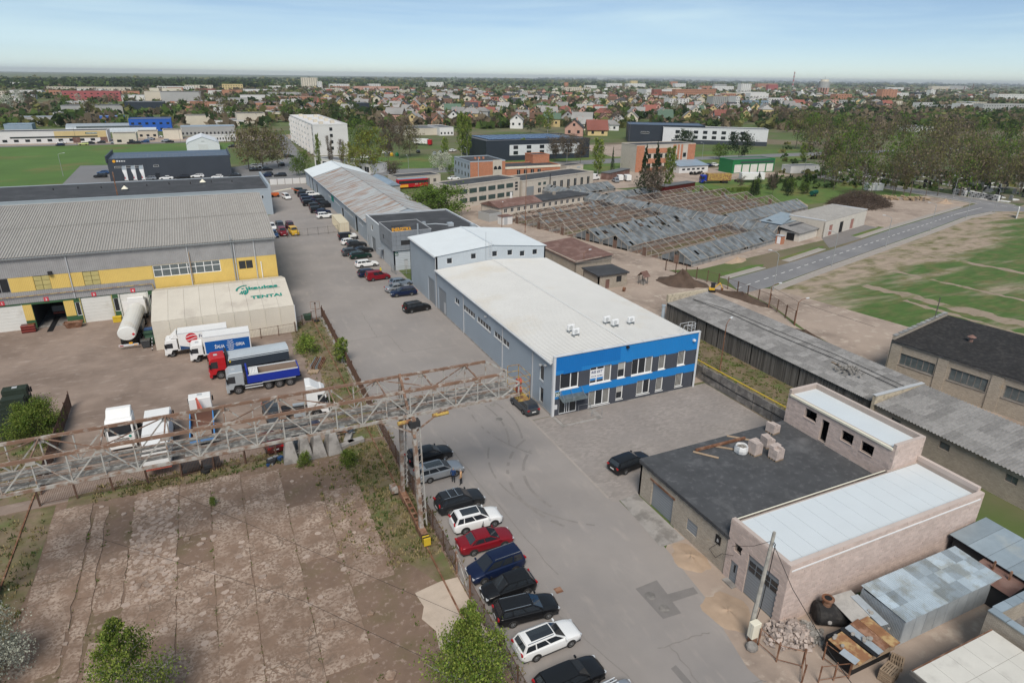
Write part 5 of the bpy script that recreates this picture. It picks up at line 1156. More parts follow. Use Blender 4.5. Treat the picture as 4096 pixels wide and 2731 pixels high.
o=thing('brick_kiosk','tiny red brick and white booth at the corridor end','kiosk',(125.2,114.2,0),GA);B(o,'wall','brick_orange',0,1.4,0,1.6,0,2.0);B(o,'door','text_white',-.06,-.01,.3,1.2,.1,1.8);B(o,'roof','trim_grey',-.1,1.5,-.1,1.7,2.0,2.1)
# ---------------------------------------------------------------- cars
def paint(n,c,rough=.28,metal=.0):return mat(n,c,rough=rough,metal=metal,var=.03,spec=.5,obj=True)
for n,c,me in(('car_black',(.008,.008,.009),0),('car_white',(.72,.72,.71),0),('car_red',(.22,.01,.018),.2),('car_navy',(.008,.016,.05),.2),('car_silver',(.36,.38,.4),.5),('car_grey',(.07,.075,.08),.4),('car_dgrey',(.03,.032,.036),.4),('car_green',(.006,.03,.022),.2),('car_blue',(.03,.08,.2),.3),('car_ltblue',(.25,.31,.38),.5),('car_yellow',(.6,.36,.02),0),('car_maroon',(.1,.015,.015),.2),('car_lime',(.5,.55,.2),0)):paint(n,c,.3,me)
mat('lamp_red',(.35,.01,.012),rough=.25,var=0,spec=.5);mat('lamp_clear',(.5,.52,.54),rough=.15,var=0,spec=.6);mat('plate_white',(.7,.7,.68),rough=.6,var=0);mat('glass_car',(.022,.026,.031),rough=.04,var=0,spec=.75)
def lerp(tab,x):
 for(a,p),(b,q)in zip(tab,tab[1:]):
  if x<=b:return p+(q-p)*(x-a)/(b-a)if b>a else q
 return tab[-1][1]
CK={'sedan':(4.8,1.83,1.46,2.75,[(0,.74),(.02,.96),(.15,1.02),(.25,.97),(.7,.96),(.74,.96),(.9,.84),(.97,.73),(1,.6)],(.15,.30,.55,.75),(.12,.5)),'wagon':(4.82,1.83,1.5,2.75,[(0,.78),(.015,.98),(.7,.97),(.75,.96),(.9,.85),(.97,.74),(1,.6)],(.02,.09,.56,.745),(.3,.62)),'hatch':(4.25,1.78,1.5,2.55,[(0,.78),(.015,.98),(.7,.97),(.77,.95),(.92,.82),(.975,.72),(1,.58)],(.02,.13,.55,.77),(.22,.58)),'suv':(4.55,1.88,1.68,2.7,[(0,.82),(.015,1.08),(.7,1.07),(.74,1.06),(.9,.98),(.97,.86),(1,.64)],(.02,.1,.55,.74),(.25,.6)),'mpv':(4.75,1.88,1.7,2.8,[(0,.8),(.012,1.02),(.75,1.0),(.8,.97),(.92,.84),(.975,.74),(1,.58)],(.015,.07,.6,.81),(.3,.6)),'van':(4.6,1.82,1.84,2.75,[(0,.85),(.008,1.1),(.74,1.06),(.78,1.02),(.92,.9),(.975,.8),(1,.6)],(.008,.02,.6,.785),(.36,.68)),'jeep':(4.3,1.88,1.88,2.6,[(0,.9),(.008,1.2),(.66,1.2),(.7,1.18),(.95,1.14),(.985,1.08),(1,.75)],(.02,.04,.6,.675),(.36,.7)),'coupe':(4.7,1.84,1.38,2.75,[(0,.74),(.02,.93),(.12,.97),(.25,.93),(.7,.92),(.74,.92),(.9,.82),(.97,.72),(1,.58)],(.1,.32,.52,.75),(.1,.5))}
_CAR={}
def cyl_y(b,x,y0,y1,z,r,n=16,m=0):return b.tube((x,y0,z),(x,y1,z),r,r,n,m)
def wheel_mesh(r,w):
 k=('wh',r,w)
 if k not in _CAR:
  b=MB();n=18;prof=[(-w/2,r*.62),(-w/2,r*.9),(-w/2+.03,r),(w/2-.03,r),(w/2,r*.9),(w/2,r*.62)]
  for j in range(len(prof)-1):
   for i in range(n):
    q=[(prof[jj][1]*math.cos(2*PI*ii/n),prof[jj][0],prof[jj][1]*math.sin(2*PI*ii/n))for ii,jj in((i,j),(i+1,j),(i+1,j+1),(i,j+1))];b.quad(*q)
  t=b.mesh('tyre','tyre',fix=False);b=MB();b.tube((0,-w/2+.05,0),(0,w/2-.05,0),r*.64,r*.64,18,1)
  for s in(-1,1):
   y=s*(w/2-.02);b.tube((0,y-.01,0),(0,y+.01,0),r*.14,r*.14,8)
   for i in range(10):
    a=2*PI*i/10;hw=.13
    b.quad((r*.1*math.cos(a-hw),y,r*.1*math.sin(a-hw)),(r*.62*math.cos(a-hw),y,r*.62*math.sin(a-hw)),(r*.62*math.cos(a+hw),y,r*.62*math.sin(a+hw)),(r*.1*math.cos(a+hw),y,r*.1*math.sin(a+hw)))
   for i in range(18):
    a,c=2*PI*i/18,2*PI*(i+1)/18;b.quad(*[(rr*math.cos(q),y,rr*math.sin(q))for rr,q in((r*.58,a),(r*.66,a),(r*.66,c),(r*.58,c))])
  _CAR[k]=(t,b.mesh('rim',['rim','dark'],fix=False))
 return _CAR[k]
def car_meshes(kind):
 if kind in _CAR:return _CAR[kind]
 L_,W,H,wb,deck,(xr,rr,rf,xf),pil=CK[kind];hw=W/2;x_=lambda f:(f-.5)*L_
 ts=[0,.012,.04,.09,.16,.25,.4,.55,.68,.74,.8,.87,.93,.97,.99,1]
 wt=[(0,.84),(.03,.93),(.12,.985),(.3,1),(.78,1),(.9,.965),(.97,.88),(1,.74)]
 if kind in('jeep','van'):wt=[(0,.96),(.05,1),(.9,1),(.98,.97),(1,.9)]
 b=MB();rows=[]
 for t in ts:
  w=hw*lerp(wt,t);zs=lerp(deck,t);zl=.22+(.14 if t<.03 or t>.97 else 0);sh=zs-.2
  rows.append([(x_(t),s*a*w,z)for s,a,z in((1,.84,zl),(1,.975,zl+.1),(1,1,zl+.3),(1,1,max(sh,zl+.32)),(1,.965,zs-.05),(1,.88,zs),(1,.45,zs+.025),(1,0,zs+.032))])
 m_=len(rows[0]);vs=[]
 for r_ in rows:vs+=r_+[(x,-y,z)for x,y,z in r_[-2::-1]]
 n=2*m_-1;fs=[]
 for i in range(len(ts)-1):fs+=[(i*n+j,i*n+j+1,(i+1)*n+j+1,(i+1)*n+j)for j in range(n-1)]
 fs+=[tuple(range(n)),tuple(range(len(vs)-n,len(vs)))];b.add(vs,fs)
 zb=min(lerp(deck,.45),lerp(deck,xf))-.03;zr=H-.055;bw=hw*.9;bf=bw*.93;rw=hw*(.735 if kind not in('jeep','van')else .82);rwf=rw*.96
 # cabin shell
 A={}
 cols=[(-1,0),(-.62,.04),(0,.055),(.62,.04),(1,0)]
 stn=[(rr,rw,-.0),(rr+(rf-rr)*.35,rw,.012),(rr+(rf-rr)*.7,rw,.008),(rf,rwf,-.012)]
 vs=[(x_(f),c*w,zr+dz+e)for f,w,e in stn for c,dz in cols]
 fs=[(i*5+j,i*5+j+1,(i+1)*5+j+1,(i+1)*5+j)for i in range(3)for j in range(4)]
 b.add(vs,fs)
 P=lambda f,y,z:(x_(f),y,z)
 for s in(-1,1):
  b.quad(P(xr,s*bw,zb),P(xf,s*bf,zb),P(rf,s*rwf,zr-.012),P(rr,s*rw,zr))
 b.quad(P(xf,-bf,zb),P(xf,bf,zb),P(rf,rwf,zr-.012),P(rf,-rwf,zr-.012));b.quad(P(xr,-bw,zb),P(xr,bw,zb),P(rr,rw,zr),P(rr,-rw,zr))
 # wheel arches in dark
 wx=[(-wb/2+.0),wb/2+.0];off=L_*(.012 if kind!='jeep' else 0);rad=.325 if kind not in('suv','jeep')else .37
 for x in wx:
  for s in(-1,1):
   pts=[(x+off+(rad+.07)*math.cos(a),rad+(rad+.06)*math.sin(a))for a in[PI*i/10 for i in range(11)]]+[(x+off-rad-.05,.22),(x+off+rad+.05,.22)]
   b.add([(px,s*(hw+.004),pz)for px,pz in pts],[tuple(range(len(pts)))],1)
 b.box(x_(.03),x_(.97),-hw*.9,hw*.9,.2,.3,1)
 for s in(-1,1):b.add([(x_(.22),s*(hw+.006),.24),(x_(.8),s*(hw+.006),.24),(x_(.8),s*(hw+.006),.31),(x_(.22),s*(hw+.006),.31)],[(0,1,2,3)],1)
 body=b.mesh('car_body_'+kind,['car_black','dark'],fix=True)
 body.polygons.foreach_set('use_smooth',[True]*len(body.polygons));body.set_sharp_from_angle(angle=R(42))
 def pane(c,s0,s1,t0,t1,push):
  bl=lambda s,t:Vector(c[0]).lerp(Vector(c[1]),s).lerp(Vector(c[3]).lerp(Vector(c[2]),s),t)+Vector(push)
  return MB().quad(bl(s0,t0),bl(s1,t0),bl(s1,t1),bl(s0,t1))
 G_={}
 G_['windscreen']=[pane([P(xf,bf,zb),P(xf,-bf,zb),P(rf,-rwf,zr),P(rf,rwf,zr)],.06,.94,.12,.95,(.012,0,.008)).mesh('windscreen','glass_car',fix=False)]
 G_['rear_window']=[pane([P(xr,-bw,zb),P(xr,bw,zb),P(rr,rw,zr),P(rr,-rw,zr)],.08,.92,.2,.9,(-.012,0,.008)).mesh('rear_window','glass_car',fix=False)]
 G_['side_window']=[]
 ed=[0.03]+list(pil)+[.97]
 for s in(-1,1):
  c=[P(xr,s*bw,zb),P(xf,s*bf,zb),P(rf,s*rwf,zr-.012),P(rr,s*rw,zr)]
  for a,e in zip(ed,ed[1:]):
   if kind=='van' and a<.3:continue
   G_['side_window'].append(pane(c,a+.015,e-.015,.16,.9,(0,s*.01,.004)).mesh('side_window','glass_car',fix=False))
 zd=lerp(deck,.95)
 hl=MB().ext([(x_(.955),-.0),(x_(.955),.26),(x_(.992),.2),(x_(1.001),0)],0,.12,'z').mesh('headlight','lamp_clear')
 _CAR[kind]=dict(body=body,glass=G_,wx=[x+off for x in wx],rad=rad,hw=hw,L=L_,H=H,zr=zr,rr=rr,rf=rf,xf=xf,rw=rw,zb=zb,deck=deck,x_=x_)
 return _CAR[kind]
def make_car(kind,col,label,x,y,rz,group=None,detail=2,rails=False,roof=None,rimdark=False,name='car',z=0.):
 c=car_meshes(kind);t=thing(name,label,'car',(x,y,z+.018),rz,group)
 o=inst('body',c['body'],t);o.material_slots[0].link='OBJECT';o.material_slots[0].material=M(col)
 for n,ms in c['glass'].items():
  for m_ in ms:inst(n,m_,t)
 ty,rm=wheel_mesh(c['rad'],.22)
 for wx in c['wx']:
  for s in(-1,1):
   w=inst('wheel',ty,t,(wx,s*(c['hw']-.085),c['rad']))
   if detail>0:inst('rim',rm,w)
 if detail>0:
  x_=c['x_'];hw=c['hw'];zf,zrr=lerp(c['deck'],.96),lerp(c['deck'],.02)
  for s in(-1,1):
   inst('headlight',cube('lamp_clear'),t,(x_(.968),s*hw*.66,zf-.1),(0,.2,-s*.35),(.2,.34,.11))
   inst('taillight',cube('lamp_red'),t,(x_(.012),s*hw*.72,zrr-.1+(.15 if kind in('mpv','van','suv')else 0)),(0,0,s*.25),(.12,.32,.15 if kind!='van' else .4))
   if detail>1:inst('mirror',cube(col),t,(x_(c['xf']-.04),s*(hw+.06),c['zb']+.1),(0,0,0),(.11,.2,.13))
   if rails:beam(t,'roof_rail','chrome',(x_(c['rr']+.02),s*(c['rw']-.06),c['zr']+.07),(x_(c['rf']-.03),s*(c['rw']-.08),c['zr']+.07),.04)
  B(t,'licence_plate','plate_white',x_(0)-.035,x_(0)-.02,-.26,.26,.6,.72);B(t,'licence_plate','plate_white',x_(1)+.0,x_(1)+.02,-.26,.26,.42,.54);B(t,'grille','black',x_(1)-.12,x_(1)-.008,-.4,.4,.5,.66)
  if roof=='sunroof':MB().add([(x_(c['rr']+(c['rf']-c['rr'])*f),q*c['rw'],c['zr']+.075-(0 if q==0 else .022))for f in(.2,.6,.97)for q in(-.68,0,.68)],[(0,1,4,3),(1,2,5,4),(3,4,7,6),(4,5,8,7)]).build('sunroof','glass_car',t)
  if roof=='bars':
   for f in(.35,.7):beam(t,'roof_bar','chrome',(x_(c['rr']+(c['rf']-c['rr'])*f),-c['rw'],c['zr']+.13),(x_(c['rr']+(c['rf']-c['rr'])*f),c['rw'],c['zr']+.13),.06)
 return t
def car2(kind,col,label,a,b_,group='cars parked in the yard',**k):
 "placed by the wheel marks of its near side: rear a, front b"
 a,b_=g(*a),g(*b_);d=(b_-a);d.normalize();n=Vector((-d.y,d.x,0))
 if n.dot(a+b_)<0:n=-n
 c=(a+b_)/2+n*(CK[kind][1]/2-.05);return make_car(kind,col,label,c.x,c.y,math.atan2(d.y,d.x),group,**k)
ROW='cars in the front row along the rusty fence'
make_car('wagon','car_black','black estate car farthest up the row, beside the gantry leg',16.9,56.3,R(4),ROW)
make_car('wagon','car_silver','silver estate car behind the two standing people',16.9,53.1,R(3),ROW,rails=True,roof='sunroof')
car2('suv','car_dgrey','dark grey car with crossbars on its roof',('N1',733,1222),('N1',940,1162),ROW,rails=True,roof='bars')
car2('suv','car_white','white compact off-roader with black glass roof',('N1',855,1360),('N1',1055,1308),ROW,roof='sunroof')
o=car2('sedan','car_red','dark red saloon with one door open',('N1',910,1520),('N1',1135,1458),ROW)
inst('open_door',cube('car_red'),o,(.25,1.25,.62),(0,0,1.0),(1.0,.06,.6));inst('door_glass',cube('glass_car'),o,(.25,1.22,1.1),(0,0,1.0),(.8,.03,.35))
car2('mpv','car_navy','dark blue people carrier facing the fence',('P2',2003,735),('P2',1775,822),ROW,rails=True)
car2('hatch','car_black','black hatchback facing the fence',('P3',297,905),('P3',80,978),ROW)
car2('wagon','car_black','black estate car with bright roof rails, third from the bottom',('P3',193,1152),('P3',447,1088),ROW,rails=True)
car2('wagon','car_white','white estate car with black glass roof',('P3',365,1408),('P3',622,1300),ROW,rails=True,roof='sunroof')
make_car('wagon','car_black','black estate car cut by the lower edge of the picture',16.9,26.6,R(3),ROW)
o=make_car('van','car_silver','silver ribbed van roof just showing at the lower edge',18.1,23.9,R(5),ROW)
for k in range(7):inst('roof_rib',cube('trim_light'),o,(-.2,-.6+k*.2,1.84),(0,0,0),(2.2,.05,.04))
p=G(1446,1072);make_car('wagon','car_black','black estate car half hidden by the brick garage',p.x,p.y,R(8),'cars parked in the yard')
make_car('wagon','car_grey','grey estate car parked under the yellow crane cage',30.9,62.6,R(92),'cars parked in the yard',rails=True)
car2('mpv','car_black','black people carrier before the grey warehouse door',('Q2',1372,118),('Q2',1522,90),rails=True)
car2('wagon','car_navy','dark estate car nearest of the three beside the tall hall',('R2',1527,1372),('R2',1382,1388),rails=True)
make_car('sedan','car_silver','old silver saloon in the middle beside the tall hall',29.4,113.6,R(4),'cars parked in the yard',detail=1)
make_car('hatch','car_ltblue','pale blue hatchback behind the silver saloon',30.8,116.8,R(5),'cars parked in the yard',detail=1)
car2('van','car_red','red passenger van in the middle of the yard',('R2',1158,1238),('R2',1283,1220))
make_car('wagon','car_navy','dark blue estate car just behind the red van',26.9,125.2,R(5),'cars parked in the yard',detail=1,rails=True)
car2('wagon','car_white','white estate car before the office block',('R2',1047,1113),('R2',1175,1098))
car2('wagon','car_green','dark green estate car with roof rails before the office block',('R2',992,1032),('R2',1112,1018),rails=True)
for k,(kd,cl,lb,px,py,rz,rl)in enumerate((('suv','car_grey','grey off-road estate left of the dark green one',965,990,4,True),('coupe','car_black','black coupe tucked behind the green estate',1062,962,4,False),('suv','car_dgrey','black off-roader second row before the office block',1005,915,4,True),('hatch','car_white','small white hatchback below the striped van',945,888,3,False),('van','car_dgrey','black and white service van with a green stripe',925,843,2,False))):
 p=g('R2',px,py);o=make_car(kd,cl,lb,p.x,p.y,R(rz),'cars parked in the yard',detail=1,rails=rl)
 if k==4:inst('white_panel',cube('car_white'),o,(.9,0,1.02),(0,0,0),(1.9,1.845,.5));inst('green_stripe',cube('car_lime'),o,(.1,0,1.02),(0,0,0),(.25,1.86,.6))
BK='vehicles in the back yard'
for kd,cl,lb,px,py,rz in(('mpv','car_white','white people carrier driving in the back yard',345,460,-80),('suv','car_white','white off-roader beside the cream container',708,640,3),('hatch','car_navy','dark blue hatchback behind the white off-roader',690,600,3),('jeep','car_black','black box-shaped off-roader nearest the cream container',640,590,4),('jeep','car_dgrey','dark off-roader second from the cream container',625,555,4),('jeep','car_black','black off-roader with silver rack in the row',565,525,4),('jeep','car_navy','navy off-roader in the middle of the row',548,495,4),('jeep','car_navy','dark blue off-roader beside the white pickup',535,468,4),('jeep','car_white','white pickup among the dark off-roaders',590,442,4),('jeep','car_dgrey','dark off-roader second from the far end of the row',510,440,4),('jeep','car_green','dark green off-roader at the far end of the row',480,408,4),('jeep','car_black','black off-roader second from the far end',525,425,4),('jeep','car_red','red off-roader behind the mesh fence',310,800,-85),('jeep','car_grey','slate off-roader behind the red one',288,745,-85),('jeep','car_yellow','yellow off-roader behind the mesh fence',415,795,-85),('jeep','car_maroon','maroon pickup behind the yellow off-roader',383,745,-85),('hatch','car_blue','blue hatchback half hidden by the workshop corner',226,815,-85),('hatch','car_white','white hatchback behind the workshop corner',210,745,-85),('jeep','car_black','black off-roader by the wall, inner row',665,480,4),('jeep','car_dgrey','dark off-roader by the wall behind the racked one',690,515,4),('jeep','car_black','black off-roader by the wall nearest the container',725,540,4)):
 p=g('R2',px,py);make_car(kd,cl,lb,p.x,p.y,R(rz),BK,detail=1,rails=False)
 # ---------------------------------------------------------------- trucks
mat('truck_white',(.72,.71,.69),rough=.4,var=.04,obj=True,spec=.4);mat('truck_red',(.42,.015,.02),rough=.4,var=.04,obj=True);mat('truck_blue',(.012,.03,.27),rough=.45,var=.12,sc=2,obj=True);mat('truck_silver',(.42,.45,.47),rough=.4,metal=.3,var=.05,obj=True);mat('truck_skyblue',(.07,.27,.58),rough=.5,var=.08,obj=True);mat('army_green',(.022,.032,.022),rough=.8,var=.2,obj=True);mat('tarp_grey',(.40,.44,.47),rough=.6,var=.08,obj=True);mat('tarp_dark',(.03,.04,.055),rough=.6,var=.1,obj=True);mat('tank_white',(.66,.655,.62),rough=.35,var=.05,sc=.5,c2=(.55,.5,.43),s2=.5,lo=.55,hi=.75,obj=True,spec=.4);mat('load',(.26,.2,.16),rough=.95,var=.3,obj=True);mat('bed_rust',(.14,.07,.05),rough=.85,var=.25,obj=True)
def tw(t,x,W,r=.5,dual=False,name='wheel'):
 ty,rm=wheel_mesh(r,.3 if not dual else .55)
 for s in(-1,1):
  w=inst(name,ty,t,(x,s*(W/2-.16-(.1 if dual else 0)),r));inst('rim',rm,w)
def cab(t,W,H,Lc,col,z0=.55,spoiler=0.,sleeper=True,x0=0.,win='glass_car'):
 "front face at x0, cab runs back to x0-Lc"
 hw=W/2;f=x0
 pr=[(f-Lc,z0+.4),(f-Lc,H),(f-Lc*.25,H),(f-.16,H-.35),(f-.02,H*.52),(f,z0+.25),(f-.05,z0),(f-.75,z0),(f-1.0,z0+.5),(f-1.75,z0+.5),(f-1.85,z0+.4)]
 MB().ext(pr,-hw,hw,'y').build('cab',col,t,bevel=.05)
 a,b_=(f-.015,H*.55),(f-.15,H-.45)
 MB().quad((a[0]+.02,-hw*.86,a[1]),(a[0]+.02,hw*.86,a[1]),(b_[0]+.03,hw*.84,b_[1]),(b_[0]+.03,-hw*.84,b_[1])).build('windscreen',win,t)
 for s in(-1,1):
  zt=H-.5;MB().quad((f-.2,s*(hw+.008),H*.54),(f-1.1,s*(hw+.008),H*.52),(f-1.1,s*(hw+.008),zt),(f-.32,s*(hw+.008),zt)).build('side_window',win,t)
  B(t,'mirror','black',f-.25,f-.08,s*(hw+.12)-.07,s*(hw+.12)+.07,H*.56,H*.56+.6)
  B(t,'headlight','lamp_clear',f-.04,f+.025,s*hw*.72-.2,s*hw*.72+.2,z0+.1,z0+.32);B(t,'step','black',f-1.0,f-.78,s*(hw-.06)-.05,s*(hw-.06)+.05,.4,.9)
 B(t,'grille','black',f-.02,f+.018,-hw*.55,hw*.55,z0+.42,H*.42)
 for k in range(4):B(t,'grille_bar','chrome' if col!='truck_white' else col,f+.015,f+.03,-hw*.56,hw*.56,z0+.5+k*(H*.42-z0-.5)/4,z0+.54+k*(H*.42-z0-.5)/4)
 B(t,'bumper',col,f-.3,f+.04,-hw,hw,.38,z0+.08);B(t,'roof_hatch','trim_grey',f-1.25,f-.8,-.25,.25,H,H+.05)
 if spoiler:MB().ext([(f-Lc,H-.02),(f-Lc,H+spoiler),(f-Lc*.75,H+spoiler*.97),(f-Lc*.3,H-.02)],-hw*.92,hw*.92,'y').build('roof_spoiler',col,t,bevel=.06)
def chassis(t,x0,x1,z=.75,w=.9):
 for s in(-1,1):B(t,'chassis_rail','dark',x0,x1,s*w/2-.06,s*w/2+.06,z,z+.25)
def truck(name,label,x,y,rz,cat='truck',group='trucks in the dirt yard'):return thing(name,label,cat,(x,y,.01),rz,group)
# tanker
t=truck('tanker_truck','white tanker lorry backed up from workshop door four',-13.0,114.5,R(87.5));ta=t
cab(t,2.5,3.3,2.3,'truck_white',spoiler=.5,x0=2.2);chassis(t,-12.5,1.5)
for x in(.7,-2.6):tw(t,x,2.5,dual=x<0)
for x in(-8.0,-9.35,-10.7):tw(t,x,2.5,.5,True)
prof=[(-12.9,.35),(-12.85,.95),(-12.6,1.05),(-1.4,1.05),(-1.1,.95),(-1.0,.4)]
b=MB();n=22
for(xa,ra),(xb,rb_)in zip(prof,prof[1:]):
 for i in range(n):
  a,c=2*PI*i/n,2*PI*(i+1)/n
  b.quad((xa,ra*1.18*math.cos(a),2.25+ra*math.sin(a)),(xb,rb_*1.18*math.cos(a),2.25+rb_*math.sin(a)),(xb,rb_*1.18*math.cos(c),2.25+rb_*math.sin(c)),(xa,ra*1.18*math.cos(c),2.25+ra*math.sin(c)))
b.add([(-12.9,.35*1.18*math.cos(2*PI*i/n),2.25+.35*math.sin(2*PI*i/n))for i in range(n)],[tuple(range(n))]);b.build('tank','tank_white',t,smooth=True)
for x in(-10,-7.2,-4.4):b=MB();[b.quad(*[(xx,rr*1.18*math.cos(q),2.25+rr*math.sin(q))for xx,rr,q in((x,1.06,2*PI*i/n),(x+.07,1.06,2*PI*i/n),(x+.07,1.06,2*PI*(i+1)/n),(x,1.06,2*PI*(i+1)/n))])for i in range(n)];b.build('tank_band','trim_light',t)
B(t,'rear_bumper','trim_light',-13.15,-12.95,-1.25,1.25,.5,.75);B(t,'rear_plate','text_orange',-13.17,-13.15,-.55,-.1,.78,1.05)
for s in(-1,1):B(t,'tail_lamp','lamp_red' if s>0 else 'text_orange',-13.18,-13.15,s*.9-.25,s*.9+.25,.58,.7);B(t,'side_locker','steel_grey',-6.8,-3.6,s*1.05-.15,s*1.05+.15,.6,1.3)
o=B(t,'hazard_diamond','text_red',-12.93,-12.9,-1.0,-.7,2.0,2.3);o.rotation_euler=(PI/4,0,0);B(t,'cab_door_open','truck_white',1.5,1.6,1.25,2.2,.9,2.8)
def box_truck(label,front,yc,rz,Lb,cabcol,Hc=2.55,zb=.95,Hb=2.45,W=2.45,band=None,name='box_truck'):
 t=truck(name,label,front,yc,rz);cab(t,2.2,Hc,1.7,cabcol,z0=.5);chassis(t,-1.9-Lb,-1.2,.6)
 tw(t,-.85,2.2,.42);tw(t,-Lb-.0,2.2,.42,True)
 MB().box(-1.9-Lb,-1.9,-W/2,W/2,zb,zb+Hb).build('cargo_box','truck_white',t,bevel=.03)
 for a in((-1.9-Lb,-1.9,W/2-.05,W/2+.02,zb+Hb-.08,zb+Hb+.02),(-1.9-Lb,-1.9,-W/2-.02,-W/2+.05,zb+Hb-.08,zb+Hb+.02),(-1.9-Lb,-1.9,-W/2-.02,-W/2+.05,zb-.02,zb+.08)):B(t,'box_edge','trim_light',*a)
 return t
 # the cab points west, the near side carries the lettering (local +y is towards the camera)
t=box_truck('white delivery lorry with red disc emblem, deflector tilted up, by the tent',-8.7,96.9,R(180),6.4,'truck_white');bt=t
MB().ext([(-1.9,2.6),(-1.5,2.6),(-.9,2.65),(-1.75,3.5)],-.95,.95,'y').build('roof_deflector','truck_white',t,bevel=.03);zt=PI/2
n=20;MB().add([(-3.6-.75*math.cos(2*PI*i/n),1.232,2.55+.75*math.sin(2*PI*i/n))for i in range(n)],[tuple(range(n))]).build('emblem_disc','text_red',t)
b=MB();
for k in range(2):
 for i in range(8):
  u0,u1=-.7+i*.175,-.7+(i+1)*.175;z=lambda u:2.35+k*.42+.12*math.sin(u*3+k);b.quad((-3.6-u0,1.237,z(u0)),(-3.6-u1,1.237,z(u1)),(-3.6-u1,1.237,z(u1)+.09),(-3.6-u0,1.237,z(u0)+.09))
b.build('emblem_swirl','text_white',t);text(t,'side_lettering','Formula Air','text_navy',(-4.55,1.235,2.5),(zt,0,PI),.62,.003,bold=.01);MB().quad((-2.0,1.235,1.0),(-4.4,1.235,1.0),(-3.2,1.235,1.25),(-2.0,1.235,1.6)).build('side_flash','car_blue',t)
t=box_truck('white delivery lorry with blue side panel reading ŽALIA GIRIA',-5.5,93.6,R(180),6.0,'truck_white',Hb=2.6)
mat('zg_blue',(.01,.09,.32),rough=.5,var=.03);B(t,'side_panel','zg_blue',-7.75,-2.05,1.226,1.236,1.1,2.85);text(t,'side_lettering','ŽALIA','text_white',(-3.2,1.24,1.75),(zt,0,PI),.62,.003,bold=.012,sx=.75);text(t,'side_lettering','GIRIA','text_white',(-5.9,1.24,1.75),(zt,0,PI),.62,.003,bold=.012,sx=.75)
b=MB()
for k in range(5):
 z=1.3+k*.3;s=.5-abs(k-2)*.08
 b.bar((-5.25+s,1.242,z+.12),(-5.25,1.242,z),.01,.07);b.bar((-5.25,1.242,z),(-5.25-s,1.242,z+.14),.01,.07)
b.bar((-5.05,1.242,1.25),(-5.45,1.242,2.7),.01,.06);b.bar((-5.45,1.242,1.25),(-5.05,1.242,2.7),.01,.06);b.build('side_emblem','text_white',t)
# red tipper with grey sheeted body
t=truck('tipper_truck','red lorry with a long grey-sheeted tipper body',-3.3,86.7,R(183.5));cab(t,2.45,3.0,2.1,'truck_red',z0=.7);chassis(t,-9.6,-1.5)
for x in(-1.3,-3.2):tw(t,x,2.5,.52)
for x in(-7,-8.4):tw(t,x,2.5,.52,True)
MB().ext([(-1.25,1.15),(1.25,1.15),(1.25,2.5),(1.05,2.75),(-1.05,2.75),(-1.25,2.5)],-10,-2.5,'x').build('body','tarp_dark',t,bevel=.02);MB().ext([(-1.28,2.35),(1.28,2.35),(1.1,2.85),(0,2.95),(-1.1,2.85)],-10.02,-2.4,'x').build('cover_sheet','tarp_grey',t)
B(t,'headboard','dark',-2.45,-2.2,-1.2,1.2,1.1,3.3);B(t,'lift_frame','yellow_paint',-2.7,-2.5,1.26,1.3,2.1,2.4)
# silver and blue tipper
t=truck('tipper_truck','silver four-axle tipper with a blue open body',-1.45,81.2,R(180.5));cab(t,2.45,2.95,2.1,'truck_silver',z0=.7);chassis(t,-9.0,-1.5)
for x in(-1.3,):tw(t,x,2.5,.52)
for x in(-4.85,-6.15,-7.45):tw(t,x,2.5,.52,True)
for n_,a in(('body_side',(-8.6,-2.6,1.12,1.25,1.25,2.3)),('body_side',(-8.6,-2.6,-1.25,-1.12,1.25,2.3)),('headboard',(-2.65,-2.45,-1.25,1.25,1.25,3.0)),('tailboard',(-8.75,-8.6,-1.25,1.25,1.25,2.35))):B(t,n_,'truck_blue',*a)
B(t,'body_floor','load',-8.6,-2.6,-1.12,1.12,1.2,1.35)
for a in((-8.58,-2.66,1.09,1.12,1.35,2.28),(-8.58,-2.66,-1.12,-1.09,1.35,2.28),(-8.6,-8.57,-1.09,1.09,1.35,2.3)):B(t,'body_lining','load',*a)
for s in(-1,1):B(t,'body_rim','trim_light',-8.6,-2.6,s*1.185-.09,s*1.185+.09,2.3,2.38);B(t,'side_guard','trim_light',-4.2,-2.1,s*1.15-.03,s*1.15+.03,.6,.72);B(t,'side_guard','trim_light',-4.2,-2.1,s*1.15-.03,s*1.15+.03,.95,1.05);B(t,'mudguard','trim_grey',-8.2,-4.2,s*1.1-.16,s*1.1+.16,1.08,1.16)
MB().tube((-2.3,.9,.9),(-2.3,.9,3.1),.1,.1,8).build('exhaust_stack','dark',t);b=MB()
for k in range(6):b.path([(-2.85-.18*k,-1.1,2.4),(-2.85-.18*k,0,2.7+.1*(k%2)),(-2.85-.18*k,1.1,2.4)],.09,6)
b.build('folded_sheet','bag_white',t)
# white tractor facing east
t=truck('tractor_unit','white tractor unit with roof fairing parked beside the weed strip',9.2,71.2,R(-4));cab(t,2.5,3.4,2.3,'truck_white',z0=.6,spoiler=.75);chassis(t,-6.0,-1.5);tw(t,-1.4,2.5);tw(t,-4.9,2.5,.5,True);MB().ext([(-5.8,.98),(-4.2,.98),(-4.4,1.12),(-5.6,1.12)],-.5,.5,'y').build('fifth_wheel','black',t);B(t,'fuel_tank','galv',-3.9,-2.6,.75,1.2,.45,1.05);B(t,'fuel_tank','galv',-3.9,-2.6,-1.2,-.75,.45,1.05)
